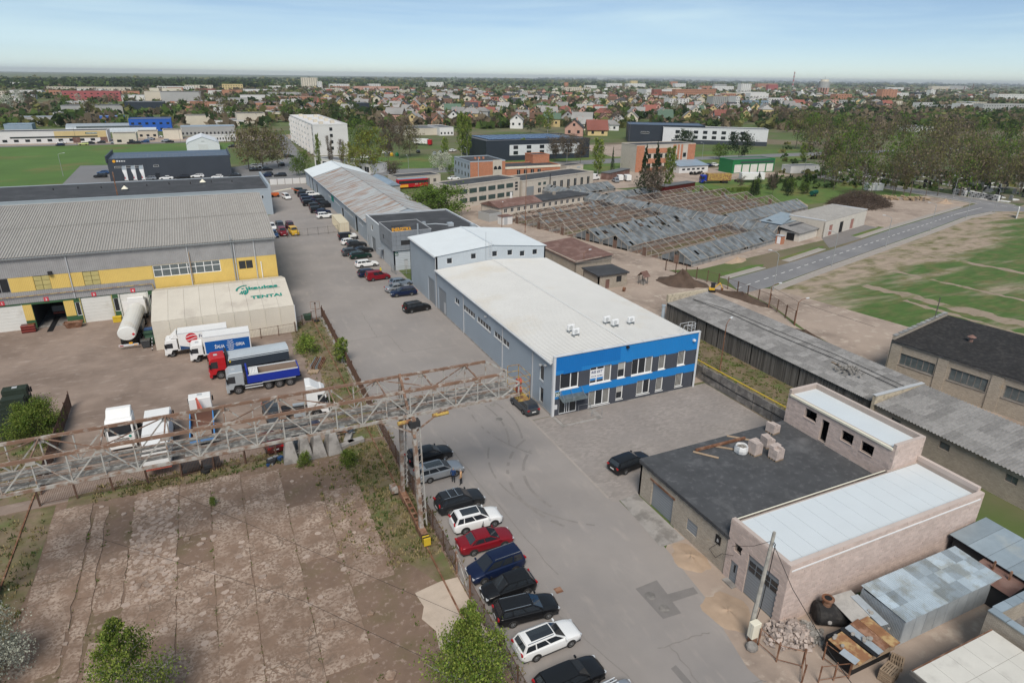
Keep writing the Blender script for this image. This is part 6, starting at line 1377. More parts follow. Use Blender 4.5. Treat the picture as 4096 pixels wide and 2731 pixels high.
# white tractor facing the camera
t=truck('tractor_unit','white tractor unit facing the camera under the gantry',-12.0,70.7,R(-91));cab(t,2.5,3.5,2.3,'truck_white',z0=.55,spoiler=.7);chassis(t,-6,-1.5);tw(t,-1.4,2.5);tw(t,-4.9,2.5,.5,True);MB().ext(ring(0,0,.14,10),0,.02,'z').build('badge','text_green',t,(.03,.85,1.65)).rotation_euler=(0,PI/2,0)
# white box lorry facing away
t=truck('box_truck','white box lorry seen from above and behind, parked by the white tractor',-8.4,74.3,R(90));cab(t,2.3,2.7,1.8,'truck_white');chassis(t,-10,-1.2);tw(t,-1,2.3,.45);tw(t,-8,2.3,.45,True);MB().box(-10.6,-1.95,-1.2,1.2,1.0,3.45).build('cargo_box','truck_white',t,bevel=.03);B(t,'box_edge','trim_grey',-10.6,-1.95,-1.24,-1.18,3.38,3.47);B(t,'rear_frame','red_paint',-10.64,-10.6,-1.2,1.2,1.0,1.15)
# flatbed with crane
t=truck('flatbed_truck','sky blue flatbed lorry with white cab and small orange crane',-4.3,76.2,R(90));cab(t,2.3,3.0,2.0,'truck_white');chassis(t,-9,-1.2,.7);tw(t,-1.2,2.3,.48);tw(t,-6.8,2.3,.48,True)
for n_,a in(('bed_side',(-8.9,-3.3,1.12,1.22,1.05,1.75)),('bed_side',(-8.9,-3.3,-1.22,-1.12,1.05,1.75)),('headboard',(-3.3,-3.2,-1.22,1.22,1.05,2.1)),('tailboard',(-9.0,-8.9,-1.22,1.22,1.05,1.75))):B(t,n_,'truck_skyblue',*a)
B(t,'bed_floor','bed_rust',-8.9,-3.3,-1.12,1.12,1.0,1.1);B(t,'bed_lining','bed_rust',-3.34,-3.31,-1.1,1.1,1.1,2.0)
b=MB();b.tube((-2.7,.2,1.0),(-2.7,.2,3.0),.16,.14,8).bar((-2.7,.2,2.9),(-3.4,-.1,2.3),.22,.25).bar((-3.4,-.1,2.3),(-2.5,.3,3.3),.18,.2);b.build('crane_arm','red_paint',t);MB().ext([(-8.5,1.1),(-5.2,1.1),(-5.6,1.35),(-7,1.5),(-8.2,1.3)],-.9,.9,'y').build('scrap_load','load',t)
# army truck half behind the bush
t=truck('army_truck','dark green army lorry behind the green bush at the left edge',-24.0,87.5,R(92),group='trucks in the dirt yard');cab(t,2.4,2.6,1.8,'army_green',z0=.8);chassis(t,-9.5,-1.2,.9)
for x in(-1.2,-5.6,-7.0):tw(t,x,2.4,.58)
B(t,'bed','army_green',-9.6,-2.6,-1.2,1.2,1.2,1.35)
for k in range(5):B(t,'bed_slat','army_green',-9.5+k*1.4,-9.3+k*1.4,-1.2,1.2,1.35,1.9)
B(t,'winch','army_green',-3.6,-2.4,-1.1,1.1,1.3,2.2);B(t,'rear_frame','army_green',-10.2,-9.6,-1.5,1.5,.9,1.2)
# small vehicles behind the gantry and wrecks
make_car('mpv','car_grey','old grey car facing the camera under the gantry rails',3.1,71.8,R(-85),'old cars under the gantry',detail=1)
make_car('hatch','car_navy','dark blue car under the gantry beside the white tractor',5.6,67.4,R(-2),'old cars under the gantry',detail=1)
make_car('hatch','car_black','black car behind the concrete wedges',4.6,64.4,R(-95),'old cars under the gantry',detail=1)
make_car('hatch','car_maroon','dark red car wreck behind the mesh fence',2.2,65.6,R(100),'old cars under the gantry',detail=1)
t=thing('scrap_engine','car engine and blue scrap parts by the concrete wedges','scrap',(2.1,62.2,0),.2)
for k in range(14):x,y,s=random.uniform(-.7,.7),random.uniform(-.5,.7),random.uniform(.12,.3);B(t,'scrap_piece',random.choice(('black','dark','car_blue','steel_grey')),x-s,x+s,y-s*.7,y+s*.7,0,s*1.6,random.random())
# concrete wedges
for k,x in enumerate((3.75,5.25,6.6,8.2)):
 t=MB().add([(-.75,-.05,0),(.75,-.05,0),(.75,2.3,0),(-.75,2.3,0),(-.35,.55,2.25),(.35,.55,2.25),(.35,1.7,2.25),(-.35,1.7,2.25)],[(3,2,1,0),(4,5,6,7),(0,1,5,4),(1,2,6,5),(2,3,7,6),(3,0,4,7)]).build('concrete_wedge','concrete',None,(x,61.1,0),.05*(k-1),bevel=.04)
 tag(t,('tapered concrete block, leftmost of four in the yard','tapered concrete block, second from left','tapered concrete block, third from left','tapered concrete block, rightmost of the four')[k],'concrete block','tapered concrete blocks')
for k,(x,y,z,rz)in enumerate(((9.6,62.3,0,.4),(10.6,62.6,0,.2),(10.0,63.6,0,1.2))):
 tag(MB().box(-.9,.9,-.35,.35,0,.5).build('concrete_block','concrete',None,(x,y,z),rz,bevel=.05),('fallen concrete block nearest the wedges','fallen concrete block nearest the crane rail','fallen concrete block under the gantry edge')[k],'concrete block')
t=thing('metal_scrap','heap of corrugated sheets and metal scrap behind concrete blocks','scrap',(9.5,64.6,0),.3)
for k in range(16):x,y=random.uniform(-1.6,1.6),random.uniform(-.8,.8);o=B(t,'scrap_piece',random.choice(('dark','steel_grey','galv','rust')),x-.6,x+.6,y-.12,y+.12,.15+.05*k,.2+.05*k,random.random()*3)
t=thing('steel_profiles','pile of rusty steel profiles among the weeds','scrap',(10.4,85.5,0),1.2)
for k in range(9):B(t,'profile',random.choice(('rust','steel_grey','rust')),-2+random.random(),2-random.random()*.5,-.7+k*.17,-.6+k*.17,.05*(k%3),.2+.12*(k%3))
B(t,'board','wood',-3.2,-2.2,-.6,.8,.1,.2)
for k,(x,y,lb)in enumerate(((-5.6,63.6,'large old rusty pipe piece, left one behind the mesh fence'),(-3.7,63.5,'large old rusty pipe piece, right one behind the mesh fence'))):tag(MB().tube((-.8,0,.6),(.8,0,.6),.6,.6,12).build('pipe_section','dark',None,(x,y,0),.2),lb,'pipe')
tag(MB().tube((0,0,.1),(0,0,.35),.42,.42,14).build('tyre','tyre',None,(-4.3,62.9,0),0),'old tyre lying by the mesh fence','tyre')
# bins by the tent, container, boom lift, digger, tank trailer
def bin_(x,y,mt,lb,h=1.1):
 t=thing('waste_bin',lb,'bin',(x,y,0),0,'wheeled bins by the tent');MB().add([(-.45,-.4,.12),(.45,-.4,.12),(.45,.4,.12),(-.45,.4,.12),(-.6,-.5,h),(.6,-.5,h),(.6,.5,h),(-.6,.5,h)],[(3,2,1,0),(4,5,6,7),(0,1,5,4),(1,2,6,5),(2,3,7,6),(3,0,4,7)]).build('tub',mt,t);MB().box(-.63,.63,-.53,.53,h,h+.1).build('lid',mt,t,bevel=.03)
 for s in(-1,1):MB().tube((s*.35-.03,-.35,.08),(s*.35+.03,-.35,.08),.08,.08,8).build('castor','black',t)
mat('bin_green',(.03,.07,.045),rough=.6,var=.05);mat('bin_blue',(.03,.07,.16),rough=.6,var=.05)
bin_(-11.2,106.2,'bin_blue','blue wheeled bin farthest along the tent side');bin_(-11.2,104.6,'bin_green','dark green wheeled bin beside the blue one');bin_(-10.8,102.4,'bin_green','dark green wheeled bin second from the front');bin_(-11.4,101.3,'car_grey','small grey wheeled bin nearest the front');bin_(11.7,104.0,'bin_green','small green bin by the fence corner',.9)
o=thing('skip','dark red metal skip between workshop doors','skip',(-27.9,114.9,0));MB().box(-.9,.9,-.5,.5,0,1.2).build('tub','car_maroon',o,bevel=.04);[B(o,'rib','red_paint',-.92,.92,-.53,-.5,z,z+.06)for z in(.3,.7,1.05)]
o=thing('skip','shallow rusty skip before the green workshop wall','skip',(-22,114.6,0));MB().add([(-.9,-.4,0),(.9,-.4,0),(.9,.4,0),(-.9,.4,0),(-1.3,-.6,.9),(1.3,-.6,.9),(1.3,.6,.9),(-1.3,.6,.9)],[(3,2,1,0),(0,1,5,4),(1,2,6,5),(2,3,7,6),(3,0,4,7)]).build('tub','rust',o);B(o,'rim','rust',-1.35,1.35,-.65,-.6,.85,.95)
o=thing('grit_box','small yellow box left of the tanker cab','box',(-16.1,114.8,0));MB().box(-.6,.6,-.4,.4,0,.8).build('box','yellow_paint',o,bevel=.05);B(o,'lid','yellow_paint',-.63,.63,-.43,.43,.8,.88)
o=thing('trailer_rear','rusty trailer rear with warning sign inside open bay two','trailer',(-24.3,121,0));MB().box(-1.25,1.25,0,6,.9,1.2).build('frame','rust',o);B(o,'tailboard','stone_grey',-1.3,1.3,-.1,0,1.0,1.9);B(o,'bumper','red_paint',-1.25,1.25,-.12,-.02,.6,.85);B(o,'warning_sign','text_red',.5,1.0,-.13,-.1,1.2,1.75);[tw_ for tw_ in[MB().tube((s*1.1-.15,2,.5),(s*1.1+.15,2,.5),.5,.5,14).build('wheel','tyre',o)for s in(-1,1)]]
t=thing('shipping_container','cream shipping container beside the long hall','container',(28.7,165.2,0),R(-1.5))
mat('container_cream',(.56,.5,.37),rough=.7,var=.08,sc=.6);B(t,'body','container_cream',.05,2.4,.05,12.0,.12,2.5)
sheets(t,'container_cream',(.02,.1,.15),(0,1,0),(0,0,2.3),11.9,1.2,4,-.05,'side_sheet');B(t,'roof','container_cream',0,2.45,0,12.1,2.5,2.58)
for x in(.06,1.25):B(t,'door','container_cream',x,x+1.13,0,.05,.2,2.45)
for x in(.3,.9,1.5,2.1):B(t,'lock_rod','trim_light',x,x+.04,-.04,0,.2,2.4)
t=thing('boom_lift','orange boom lift folded on its chassis in the back yard','boom lift',(19.5,226,0),.1);mat('lift_orange',(.6,.13,.03),rough=.6,var=.05)
MB().box(-1.3,1.3,-.9,.9,.4,1.3).build('chassis','lift_orange',t,bevel=.06);[MB().tube((x,s*.9-.15,.4),(x,s*.9+.15,.4),.4,.4,12).build('wheel','tyre',t)for x in(-.9,.9)for s in(-1,1)];beam(t,'boom','trim_cream',(-.5,0,1.7),(5.5,.3,2.3),.3);beam(t,'jib','lift_orange',(5.5,.3,2.3),(8,.4,1.2),.22);B(t,'basket','lift_orange',7.6,8.8,-.5,1.1,.5,1.4)
t=thing('mini_digger','small yellow digger beside the dark soil heap','digger',(83.6,90.6,0),-.6);t.scale=(.8,.8,.8)
for s in(-1,1):MB().ext([(-.8,.25),(-.6,0),(.6,0),(.8,.25),(.6,.5),(-.6,.5)],s*.5-.15,s*.5+.15,'y').build('track','tyre',t)
MB().box(-.8,.5,-.6,.6,.55,1.1).build('body','car_yellow',t,bevel=.05);MB().box(-.4,.5,-.55,.1,1.1,2.2).build('cab','glass',t,bevel=.04);B(t,'cab_roof','dark',-.5,.6,-.62,.18,2.2,2.3);beam(t,'boom','car_yellow',(.5,.3,1.0),(1.7,.3,2.2),.2);beam(t,'dipper','car_yellow',(1.7,.3,2.2),(2.3,.3,1.0),.16);B(t,'bucket','rust',2.0,2.5,.0,.6,.5,1.0)
t=thing('tank_trailer','green cylindrical tank trailer on the lawn behind greenhouses','trailer',tuple(g('R4',695,365))[:2]+(0,),.3);MB().tube((-1.9,0,1.3),(1.9,0,1.3),.75,.75,16).build('tank','sign_green',t);[MB().tube((0,s*.7-.1,.45),(0,s*.7+.1,.45),.45,.45,12).build('wheel','tyre',t)for s in(-1,1)];B(t,'drawbar','rust',1.8,3,-.08,.08,.6,.75)
# ---------------------------------------------------------------- people
def person(x,y,rz,jacket,hair,label,lean=0.):
 J=dict(pel=(0,0,.93),ch=(.02,0,1.28),nk=(.03,0,1.5),hd=(.07,0,1.66),tp=(.06,0,1.76))
 vs=[J['pel'],(.01,0,1.1),J['ch'],J['nk'],J['hd'],J['tp']];rd=[(.15,.12),(.14,.11),(.2,.13),(.055,.055),(.085,.1),(.06,.06)];es=[(0,1),(1,2),(2,3),(3,4),(4,5)]
 def chain(st,pts):
  p=st
  for q,r_ in pts:vs.append(q);rd.append((r_,r_));es.append((p,len(vs)-1));p=len(vs)-1
  return p
 for s in(-1,1):
  chain(0,[((.0,s*.1,.85),.095),((.03+.04*s,s*.11,.48),.062),((.0+.05*s,s*.12,.1),.045),((.13+.05*s,s*.13,.05),.04)])
  h=chain(2,[((.0,s*.2,1.4),.068),((-.03,s*.25,1.12),.052),((.1,s*.23,.92),.04),((.16,s*.22,.86),.03)])
  for k in range(5):a=(k-2)*.018;chain(h,[((.2-abs(k-2)*.01,s*.22+a,.83-.006*k),.009),((.215,s*.215+a,.79),.008)]if k else[((.19,s*.18,.84),.01),((.21,s*.17,.81),.009)])
 me=bpy.data.meshes.new('person_cage');me.from_pydata(vs,es,[]);o=bpy.data.objects.new('tmp',me);COL.objects.link(o)
 sk=o.modifiers.new('s','SKIN');sb=o.modifiers.new('d','SUBSURF');sb.levels=2
 for i,v in enumerate(me.skin_vertices[0].data):v.radius=rd[i];v.use_root=i==0
 bpy.context.view_layer.update();m2=bpy.data.meshes.new_from_object(o.evaluated_get(bpy.context.evaluated_depsgraph_get()));COL.objects.unlink(o);bpy.data.objects.remove(o)
 m2 .name='person_body';m2 .materials.clear()
 for n in('skin',jacket,'trousers',hair,'black'):m2 .materials.append(M(n))
 for p in m2 .polygons:
  c=p.center;p.use_smooth=True
  p.material_index=4 if c.z<.09 else 2 if c.z<.9 and(c.z<.8 or abs(c.y)<.17)else(0 if c.z<.9 else(1 if c.z<1.49 else(3 if c.z>1.7 or(c.z>1.6 and c.x<.05)else 0)))
 t=thing('person',label,'person',(x,y,.02),rz);inst('figure',m2,t);return t
person(17.75,51.35,R(60),'jacket_blue','hair_grey','person in a dark blue jacket and black trousers talking by the silver car')
person(18.35,50.75,R(150),'jacket_tan','hair_grey','person in a tan jacket and black trousers with back to camera')
p=g('R2',1232,1175);person(p.x,p.y,R(200),'vest_yellow','hair_dark','person in yellow behind the red van')
# ---------------------------------------------------------------- buildings of the middle distance
mat('glassblock',(.05,.075,.07),rough=.3,var=.2,sc=3);mat('green_clad',(.02,.16,.055),rough=.6,var=.08);mat('clad_black',(.028,.036,.048),rough=.5,var=.08,sc=.2,wave=('Z',.4,.2));mat('clad_white',(.58,.59,.6),rough=.6,var=.05);mat('roof_grey',(.12,.125,.13),rough=.8,var=.12,sc=.1);mat('solar',(.015,.04,.12),rough=.25,var=.15,sc=.3);mat('panel_concrete',(.6,.59,.575),rough=.9,var=.08,sc=.2);mat('cream_wall',(.55,.5,.41),rough=.9,var=.1,sc=.15,rnd=.1);mat('pink_brick',(.34,.1,.1),rough=.85,var=.08,sc=.1);mat('bright_blue',(.02,.1,.42),rough=.6,var=.08);mat('grey_wall',(.34,.34,.33),rough=.9,var=.1,sc=.1,rnd=.1);mat('white_wall',(.62,.61,.59),rough=.9,var=.06,sc=.1,rnd=.06);mat('orange_wall',(.4,.2,.13),rough=.9,var=.1,sc=.1,rnd=.08);mat('roof_red',(.23,.085,.065),rough=.8,var=.12,sc=.1,rnd=.15);mat('roof_brown',(.12,.07,.05),rough=.9,var=.15,sc=.1,rnd=.2);mat('roof_slate',(.27,.262,.25),rough=.9,var=.15,sc=.1,rnd=.2);mat('roof_dark',(.05,.05,.055),rough=.8,var=.15,sc=.1,rnd=.2);mat('roof_green',(.09,.14,.1),rough=.8,var=.1,rnd=.1);mat('wall_yellow',(.55,.43,.22),rough=.9,var=.08,rnd=.12);mat('wall_pink',(.5,.3,.24),rough=.9,var=.08,rnd=.1);mat('sheet_blue',(.26,.33,.4),rough=.55,var=.1,sc=.2,metal=.2)
def blk(name,label,cat,x,y,rz,W,D,H,wm,rm,wins=(),par=.35,group=None,z=0):
 "flat-roofed block; wins: face, rows, cols, z0, dz, width, height, material[, u0, u1]"
 t=thing(name,label,cat,(x,y,z),rz,group);B(t,'wall',wm,0,W,0,D,0,H);B(t,'roof',rm,.25,W-.25,.25,D-.25,H-.2,H+.06)
 if par:
  for a in((-.08,W+.08,-.08,.25,H,H+par),(-.08,W+.08,D-.25,D+.08,H,H+par),(-.08,.25,.25,D-.25,H,H+par),(W-.25,W+.08,.25,D-.25,H,H+par)):B(t,'parapet',wm,*a)
 for w in wins:
  f,rows,cols,z0,dz,ww,hh,m_=w[:8];Lf=W if f in 'SN' else D;u0,u1=(w[8],w[9])if len(w)>8 else(0,Lf)
  for r_ in range(rows):
   for c in range(cols):
    u=u0+(u1-u0)*(c+.5)/cols;zz=z0+r_*dz
    if f=='S':a=(u-ww/2,u+ww/2,-.06,.02,zz,zz+hh)
    elif f=='W':a=(-.06,.02,u-ww/2,u+ww/2,zz,zz+hh)
    elif f=='N':a=(u-ww/2,u+ww/2,D-.02,D+.06,zz,zz+hh)
    else:a=(W-.02,W+.06,u-ww/2,u+ww/2,zz,zz+hh)
    o=B(t,'window',m_,*a)
    if ww*hh>1.2 and m_=='glass' and y<320:inst('mullion',cube('white_plastic'),o,(0,-.52,0)if f=='S' else(-.52,0,0),(0,0,0),(.06/max(ww,.1)*1.0,.12,1)if f=='S' else(.12,.06/ww,1))
 return t
t=blk('old_factory','two-storey beige factory with glass-block windows and black roof','factory',66.8,185.6,R(20),27.6,10,6.5,'plaster_beige','felt_black',[('S',2,6,1.4,2.7,3.0,1.35,'glassblock',1.5,25),('S',3,1,3.0,1.0,1.2,.6,'glass',25.2,27),('W',2,1,1.5,2.7,2,1.2,'glassblock')])
B(t,'door','white_plastic',23.2,24.2,-.08,.02,.6,2.6)
t=blk('factory_hall','beige factory hall with tall white-framed windows and black roof','factory',94.2,196.0,R(20),37,11,5.3,'plaster_beige','felt_black',[('S',1,6,1.3,0,1.3,2.7,'glass',14,36),('S',1,2,1.0,0,1.3,1.5,'glass',7,12),('S',1,2,3.4,0,1.3,.9,'glassblock',7,12)])
B(t,'steel_gate','steel_grey',2,5.4,-.1,.02,0,3.4);MB().tube((13.2,-.3,0),(13.2,-.3,6.8),.14,.14,8).build('flue','dark',t)
t=thing('row_house','long low beige house, half brown gable roof and half black flat roof','house',(74.6,170.4,0),R(16.6))
hw=[(2+k*2.55,3.2+k*2.55,.7,1.9)for k in range(14)]
wall(t,'wall','plaster_beige',(0,0),S_,38.5,0,2.5,hw);[window(t,(0,0),S_,*h,ncol=2,depth=.1)for h in hw]
B(t,'wall','plaster_beige',0,.25,.25,8,0,2.5);B(t,'wall','plaster_beige',38.25,38.5,.25,8,0,2.5);B(t,'wall','plaster_beige',0,38.5,7.75,8,0,2.7)
MB().ext([(-.4,2.5),(4,3.9),(8.4,2.6)],-.4,17,'x').build('gable_roof','brown_tar',t);MB().box(17,38.9,-.4,8.4,2.55,2.8).build('flat_roof','felt_black',t);B(t,'chimney','brick_sil',27,27.7,5,5.7,2.8,3.8)
t=blk('grey_outhouse','small weathered grey outhouse at the low house end','outhouse',69.2,164.5,R(16),4.5,5,2.2,'grey_wall','wood_grey',par=0)
t=thing('metal_booth','dirty white metal booth by the track','booth',(70.9,159.2,0),R(12));B(t,'wall','white_wall',0,3.2,0,2.4,0,2.2);B(t,'door','trim_grey',.4,1.5,-.04,.01,.1,2.0);B(t,'roof','brown_tar',-.15,3.35,-.15,2.55,2.2,2.3)
t=blk('brick_office','orange brick office with grey side wall and arched white bay','building',91,235,0,14.4,17.5,7.2,'panel_flat','felt_black',[('W',2,5,1.6,3.0,1.0,1.5,'glass')])
B(t,'brick_front','brick_orange',.0,9.2,-.12,0,0,7.2);B(t,'brick_front','brick_orange',13,14.4,-.12,0,0,7.2);B(t,'bay','plaster_beige',9.2,13,-.3,0,0,7.7);n=10
for s in(-.85,.85):MB().ext([(11.1+s+.75*math.cos(PI*i/n),4.2+1.3*math.sin(PI*i/n))for i in range(n+1)],-.36,-.3,'y').build('arched_window','glass',t)
B(t,'entrance','wood_grey',10,12.4,-.36,-.3,0,2.2);[B(t,'roof_vent','brick_orange',x,x+.7,8,8.7,7.2,8.0)for x in(5,6.6,8.4)];MB().tube((3.2,-.3,0),(3.2,-.3,8.6),.12,.12).build('flue','galv',t)
t=blk('brick_canteen','low orange brick wing with white-banded roof edge beside the office','building',105.4,236.5,0,25,13,4.3,'brick_orange','felt_black',[('S',1,4,1.2,0,1.4,2.2,'glass',5,17)],.4)
B(t,'cornice','trim_cream',-.12,25.1,-.15,-.09,3.9,4.7);t2=B(t,'annex_roof','brown_tar',17,25,-5,-.1,2.4,2.7);B(t,'annex_wall','plaster_beige',17.3,24.7,-4.6,-.1,0,2.4)
blk('brick_tower','square orange brick stair tower above the low wing','building',123,246.5,0,7.6,7.4,7.4,'brick_orange','felt_black')
t=blk('transformer_hut','beige flat-roofed transformer hut with grey door','hut',134.6,238.8,R(10),9,6.5,3.7,'plaster_beige','felt_black',par=.15);B(t,'door','trim_grey',5,6.2,-.05,.02,0,2.2);B(t,'sign','panel_flat',5.6,7.4,-.05,.02,2.6,3.2)
t=blk('brick_block','tall orange brick block with pale stripes behind the spruces','building',167,236.8,0,31,11.5,10.8,'plaster_beige','felt_black')
[B(t,'brick_panel','brick_orange',a,b_,-.12,0,z0,z1)for a,b_,z0,z1 in((0,4,0,10.9),(5,18,0,1.6),(5,18,3.4,5.4),(5,18,7.6,9.6),(19,20.6,0,10.9),(21.4,22.4,0,10.9),(23.2,24.2,0,10.9),(27,31,0,10.9))];[B(t,'window','glass',x,x+1.6,-.14,-.02,z,z+1.7)for z in(1.7,5.6)for x in(6,9,12,15,24.6)]
t=blk('low_white_shed','long white shed with pale sheet roof and small windows below the brick block','shed',183,227.5,0,15.4,9,2.9,'white_wall','sheet_blue',[('S',1,5,1.2,0,1.5,.7,'glass',1,14)],0);MB().add([(-.3,-.5,2.95),(15.7,-.5,2.95),(15.7,9,4.4),(-.3,9,4.4)],[(0,1,2,3)]).build('roof_slope','sheet_blue',t)
t=blk('green_garage','bright green garage with five white roller doors','garage',204.5,219.3,R(-3),22.5,9,5.4,'green_clad','roof_grey',par=.3);[B(t,'roller_door','door_white',1+k*4.3,4.6+k*4.3,-.08,.02,.3,3.6)for k in range(5)];B(t,'window_band','glassblock',4,22,-.08,.02,4.1,4.9)
blk('grey_garage','pale grey flat garage right of the green one','garage',229.5,211,R(-8),15,6,3,'panel_concrete','roof_grey',par=.15)
t=blk('black_hall','black-clad hall with blue solar roof and white-windowed side','hall',121,291.5,0,56,32,9,'clad_black','roof_grey');B(t,'white_side','clad_white',12,50,-.1,0,2.4,7.2);[B(t,'window','glass',x,x+2.4,-.18,-.09,z,z+1.6)for z in(2.8,5.3)for x in(14,21,28,35,42)]
for i in range(10):
 for j in range(4):B(t,'solar_panel','solar',4+i*4.4,8+i*4.4,6+j*6,11+j*6,9.3,9.45)
t=blk('black_hall','large black-clad hall at the right with long plain walls','hall',246,359.5,R(-31.5),47,28,10.2,'clad_black','roof_char');window(t,(0,-.05),0,8,13,5.2,6.4,ncol=4,depth=-.03);[B(t,'joint','dark',x,x+.08,-.03,.0,0,10)for x in(9,18,27,36)]
t=blk('white_wing','white two-storey wing with rows of square windows and dark base','building',262,345,R(-35.5),62,15,9.3,'clad_white','roof_grey',[('S',2,8,3.2,3.0,2.6,1.8,'glass',6,50)]);B(t,'dark_base','panel_char',5.5,62.1,-.12,-.02,0,2.5)
t=blk('apartment_block','white panel apartment block with blank end wall and side balconies','apartment',50.5,340,0,16.6,84,14.2,'panel_concrete','panel_concrete',[('S',4,1,2.6,3,1.4,1.5,'glass',6,11)],.6)
for r_ in range(5):
 for c in range(14):B(t,'window','glass',-.06,.02,2+c*5.9,4.4+c*5.9,1+r_*2.75,2.5+r_*2.75)
for c in range(8):B(t,'balcony_fin','panel_concrete',-1.5,-.05,5+c*10.2,5.3+c*10.2,.5,14.2);[B(t,'balcony','white_wall',-1.45,-.08,5.3+c*10.2,9.2+c*10.2,.8+r_*2.75,1.9+r_*2.75)for r_ in range(5)]
for k in range(9):B(t,'roof_chimney','cream_wall',4+(k%2)*7,6+(k%2)*7,5+k*8.6,7+k*8.6,14.2,15.6)
blk('apartment_annex','low white shop row before the apartment block','shop',44,300,R(-62),36,9,3.4,'white_wall','roof_grey',[('S',1,8,.6,0,2.6,2,'glass')])
t=blk('low_garage','low cream garage with brown gates beside the street','garage',62,232.5,R(9),17.5,8,3.2,'plaster_beige','felt_black',par=.15);B(t,'gate','brown_tar',11,13,-.06,.02,0,2.3);B(t,'door','wood_grey',14.5,15.6,-.06,.02,0,2.0)
t=thing('slate_roof_shed','shed with slate blue roof beside the long hall','shed',(54.6,220,0));B(t,'wall','grey_wall',0,5,0,22,0,2.6);MB().ext([(-.4,2.5),(2.5,3.6),(5.4,2.5)],-.3,22.3,'y').build('roof','sheet_blue',t)
t=thing('tour_bus','red and orange striped coach behind the long hall','bus',(66.4,228.6,0),R(6));MB().box(-5.6,5.6,-1.25,1.25,.4,3.3).build('body','truck_red',t,bevel=.15);B(t,'window_band','glass_car',-5.4,5.62,-1.27,1.27,1.8,2.8);B(t,'stripe','text_orange',-5.5,-2,-1.275,1.275,.6,1.5);B(t,'roof','sheet_blue',-5.5,5.4,-1.2,1.2,3.28,3.4);[MB().tube((x,s*1.1-.15,.5),(x,s*1.1+.15,.5),.5,.5,12).build('wheel','tyre',t)for x in(-3.4,3.6)for s in(-1,1)];text(t,'lettering','OLD','trim_cream',(.5,-1.29,1.3),(PI/2,0,0),.6,.003)
for k,(p,mt,lb,rz)in enumerate(((('R3',1300,215),'brown_tar','dark red container store with grey lid behind the factory hall',R(30)),(('R3',1770,325),'car_maroon','dark red container store beside the far glazed greenhouse',R(16)))):
 q=g(*p);t=thing('container_store',lb,'container',(q.x,q.y,0),rz);sheets(t,mt,(-9,-1.6,.1),(1,0,0),(0,0,2.5),18,2,4,.06,'side_sheet');B(t,'body',mt,-9,9,-1.58,2,.05,2.6);B(t,'lid','roof_grey',-9.2,9.2,-1.8,2.2,2.6,2.75)
def big_van(x,y,rz,lb,col='truck_white',L_=5.8):
 t=thing('van',lb,'van',(x,y,0),rz,'vans and lorries on the gravel lot');MB().ext([(-L_/2,.4),(-L_/2,2.4),(L_/2-1.5,2.45),(L_/2-.75,1.5),(L_/2-.02,1.2),(L_/2,.45)],-.98,.98,'y').build('body',col,t,bevel=.08);MB().quad((L_/2-1.43,-.85,2.3),(L_/2-1.43,.85,2.3),(L_/2-.72,.85,1.55),(L_/2-.72,-.85,1.55)).build('windscreen','glass_car',t);[B(t,'side_window','glass_car',L_/2-2.3,L_/2-1.35,s*.985-.01,s*.985+.01,1.5,2.2)for s in(-1,1)];[MB().tube((xx,s*.9-.1,.36),(xx,s*.9+.1,.36),.36,.36,12).build('wheel','tyre',t)for xx in(-L_/2+1,L_/2-1)for s in(-1,1)]
 return t
big_van(137.8,223,R(15),'white panel van beside the factory hall end');big_van(149.5,217,R(80),'white van facing the camera on the gravel lot',L_=4.6);big_van(146.6,217.8,R(80),'small white box trailer between two cars',L_=3.6);make_car('mpv','car_silver','silver people carrier beside the white trailer',143.4,215.6,R(75),'vans and lorries on the gravel lot',detail=0)
make_car('hatch','car_navy','dark blue hatchback by the factory hall wall',115.2,200.6,R(20),'vans and lorries on the gravel lot',detail=0)
for k,(px,lb,c1,c2)in enumerate(((1960,'blue lorry with a yellow curtain trailer on the gravel lot','truck_blue','yellow_rust'),(2225,'white curtain trailer right of the yellow one',None,'truck_white'))):
 q=g('R3',px,262 if k==0 else 254);t=thing('curtain_lorry',lb,'lorry',(q.x,q.y,0),R(-16),'vans and lorries on the gravel lot')
 if c1:cab(t,2.4,3.2,2,c1,x0=0,z0=.6);t.rotation_euler=(0,0,R(164));
 sgn=-1 if c1 else 1;MB().box(*(sorted((sgn*2.4,sgn*12))),-1.25,1.25,1.1,3.7).build('trailer',c2,t,bevel=.03);[MB().tube((sgn*x,s*1.1-.15,.5),(sgn*x,s*1.1+.15,.5),.5,.5,12).build('wheel','tyre',t)for x in(9,10.3,1.2)for s in(-1,1)];B(t,'chassis','dark',*(sorted((sgn*2.4,sgn*12))),-.6,.6,.8,1.1)
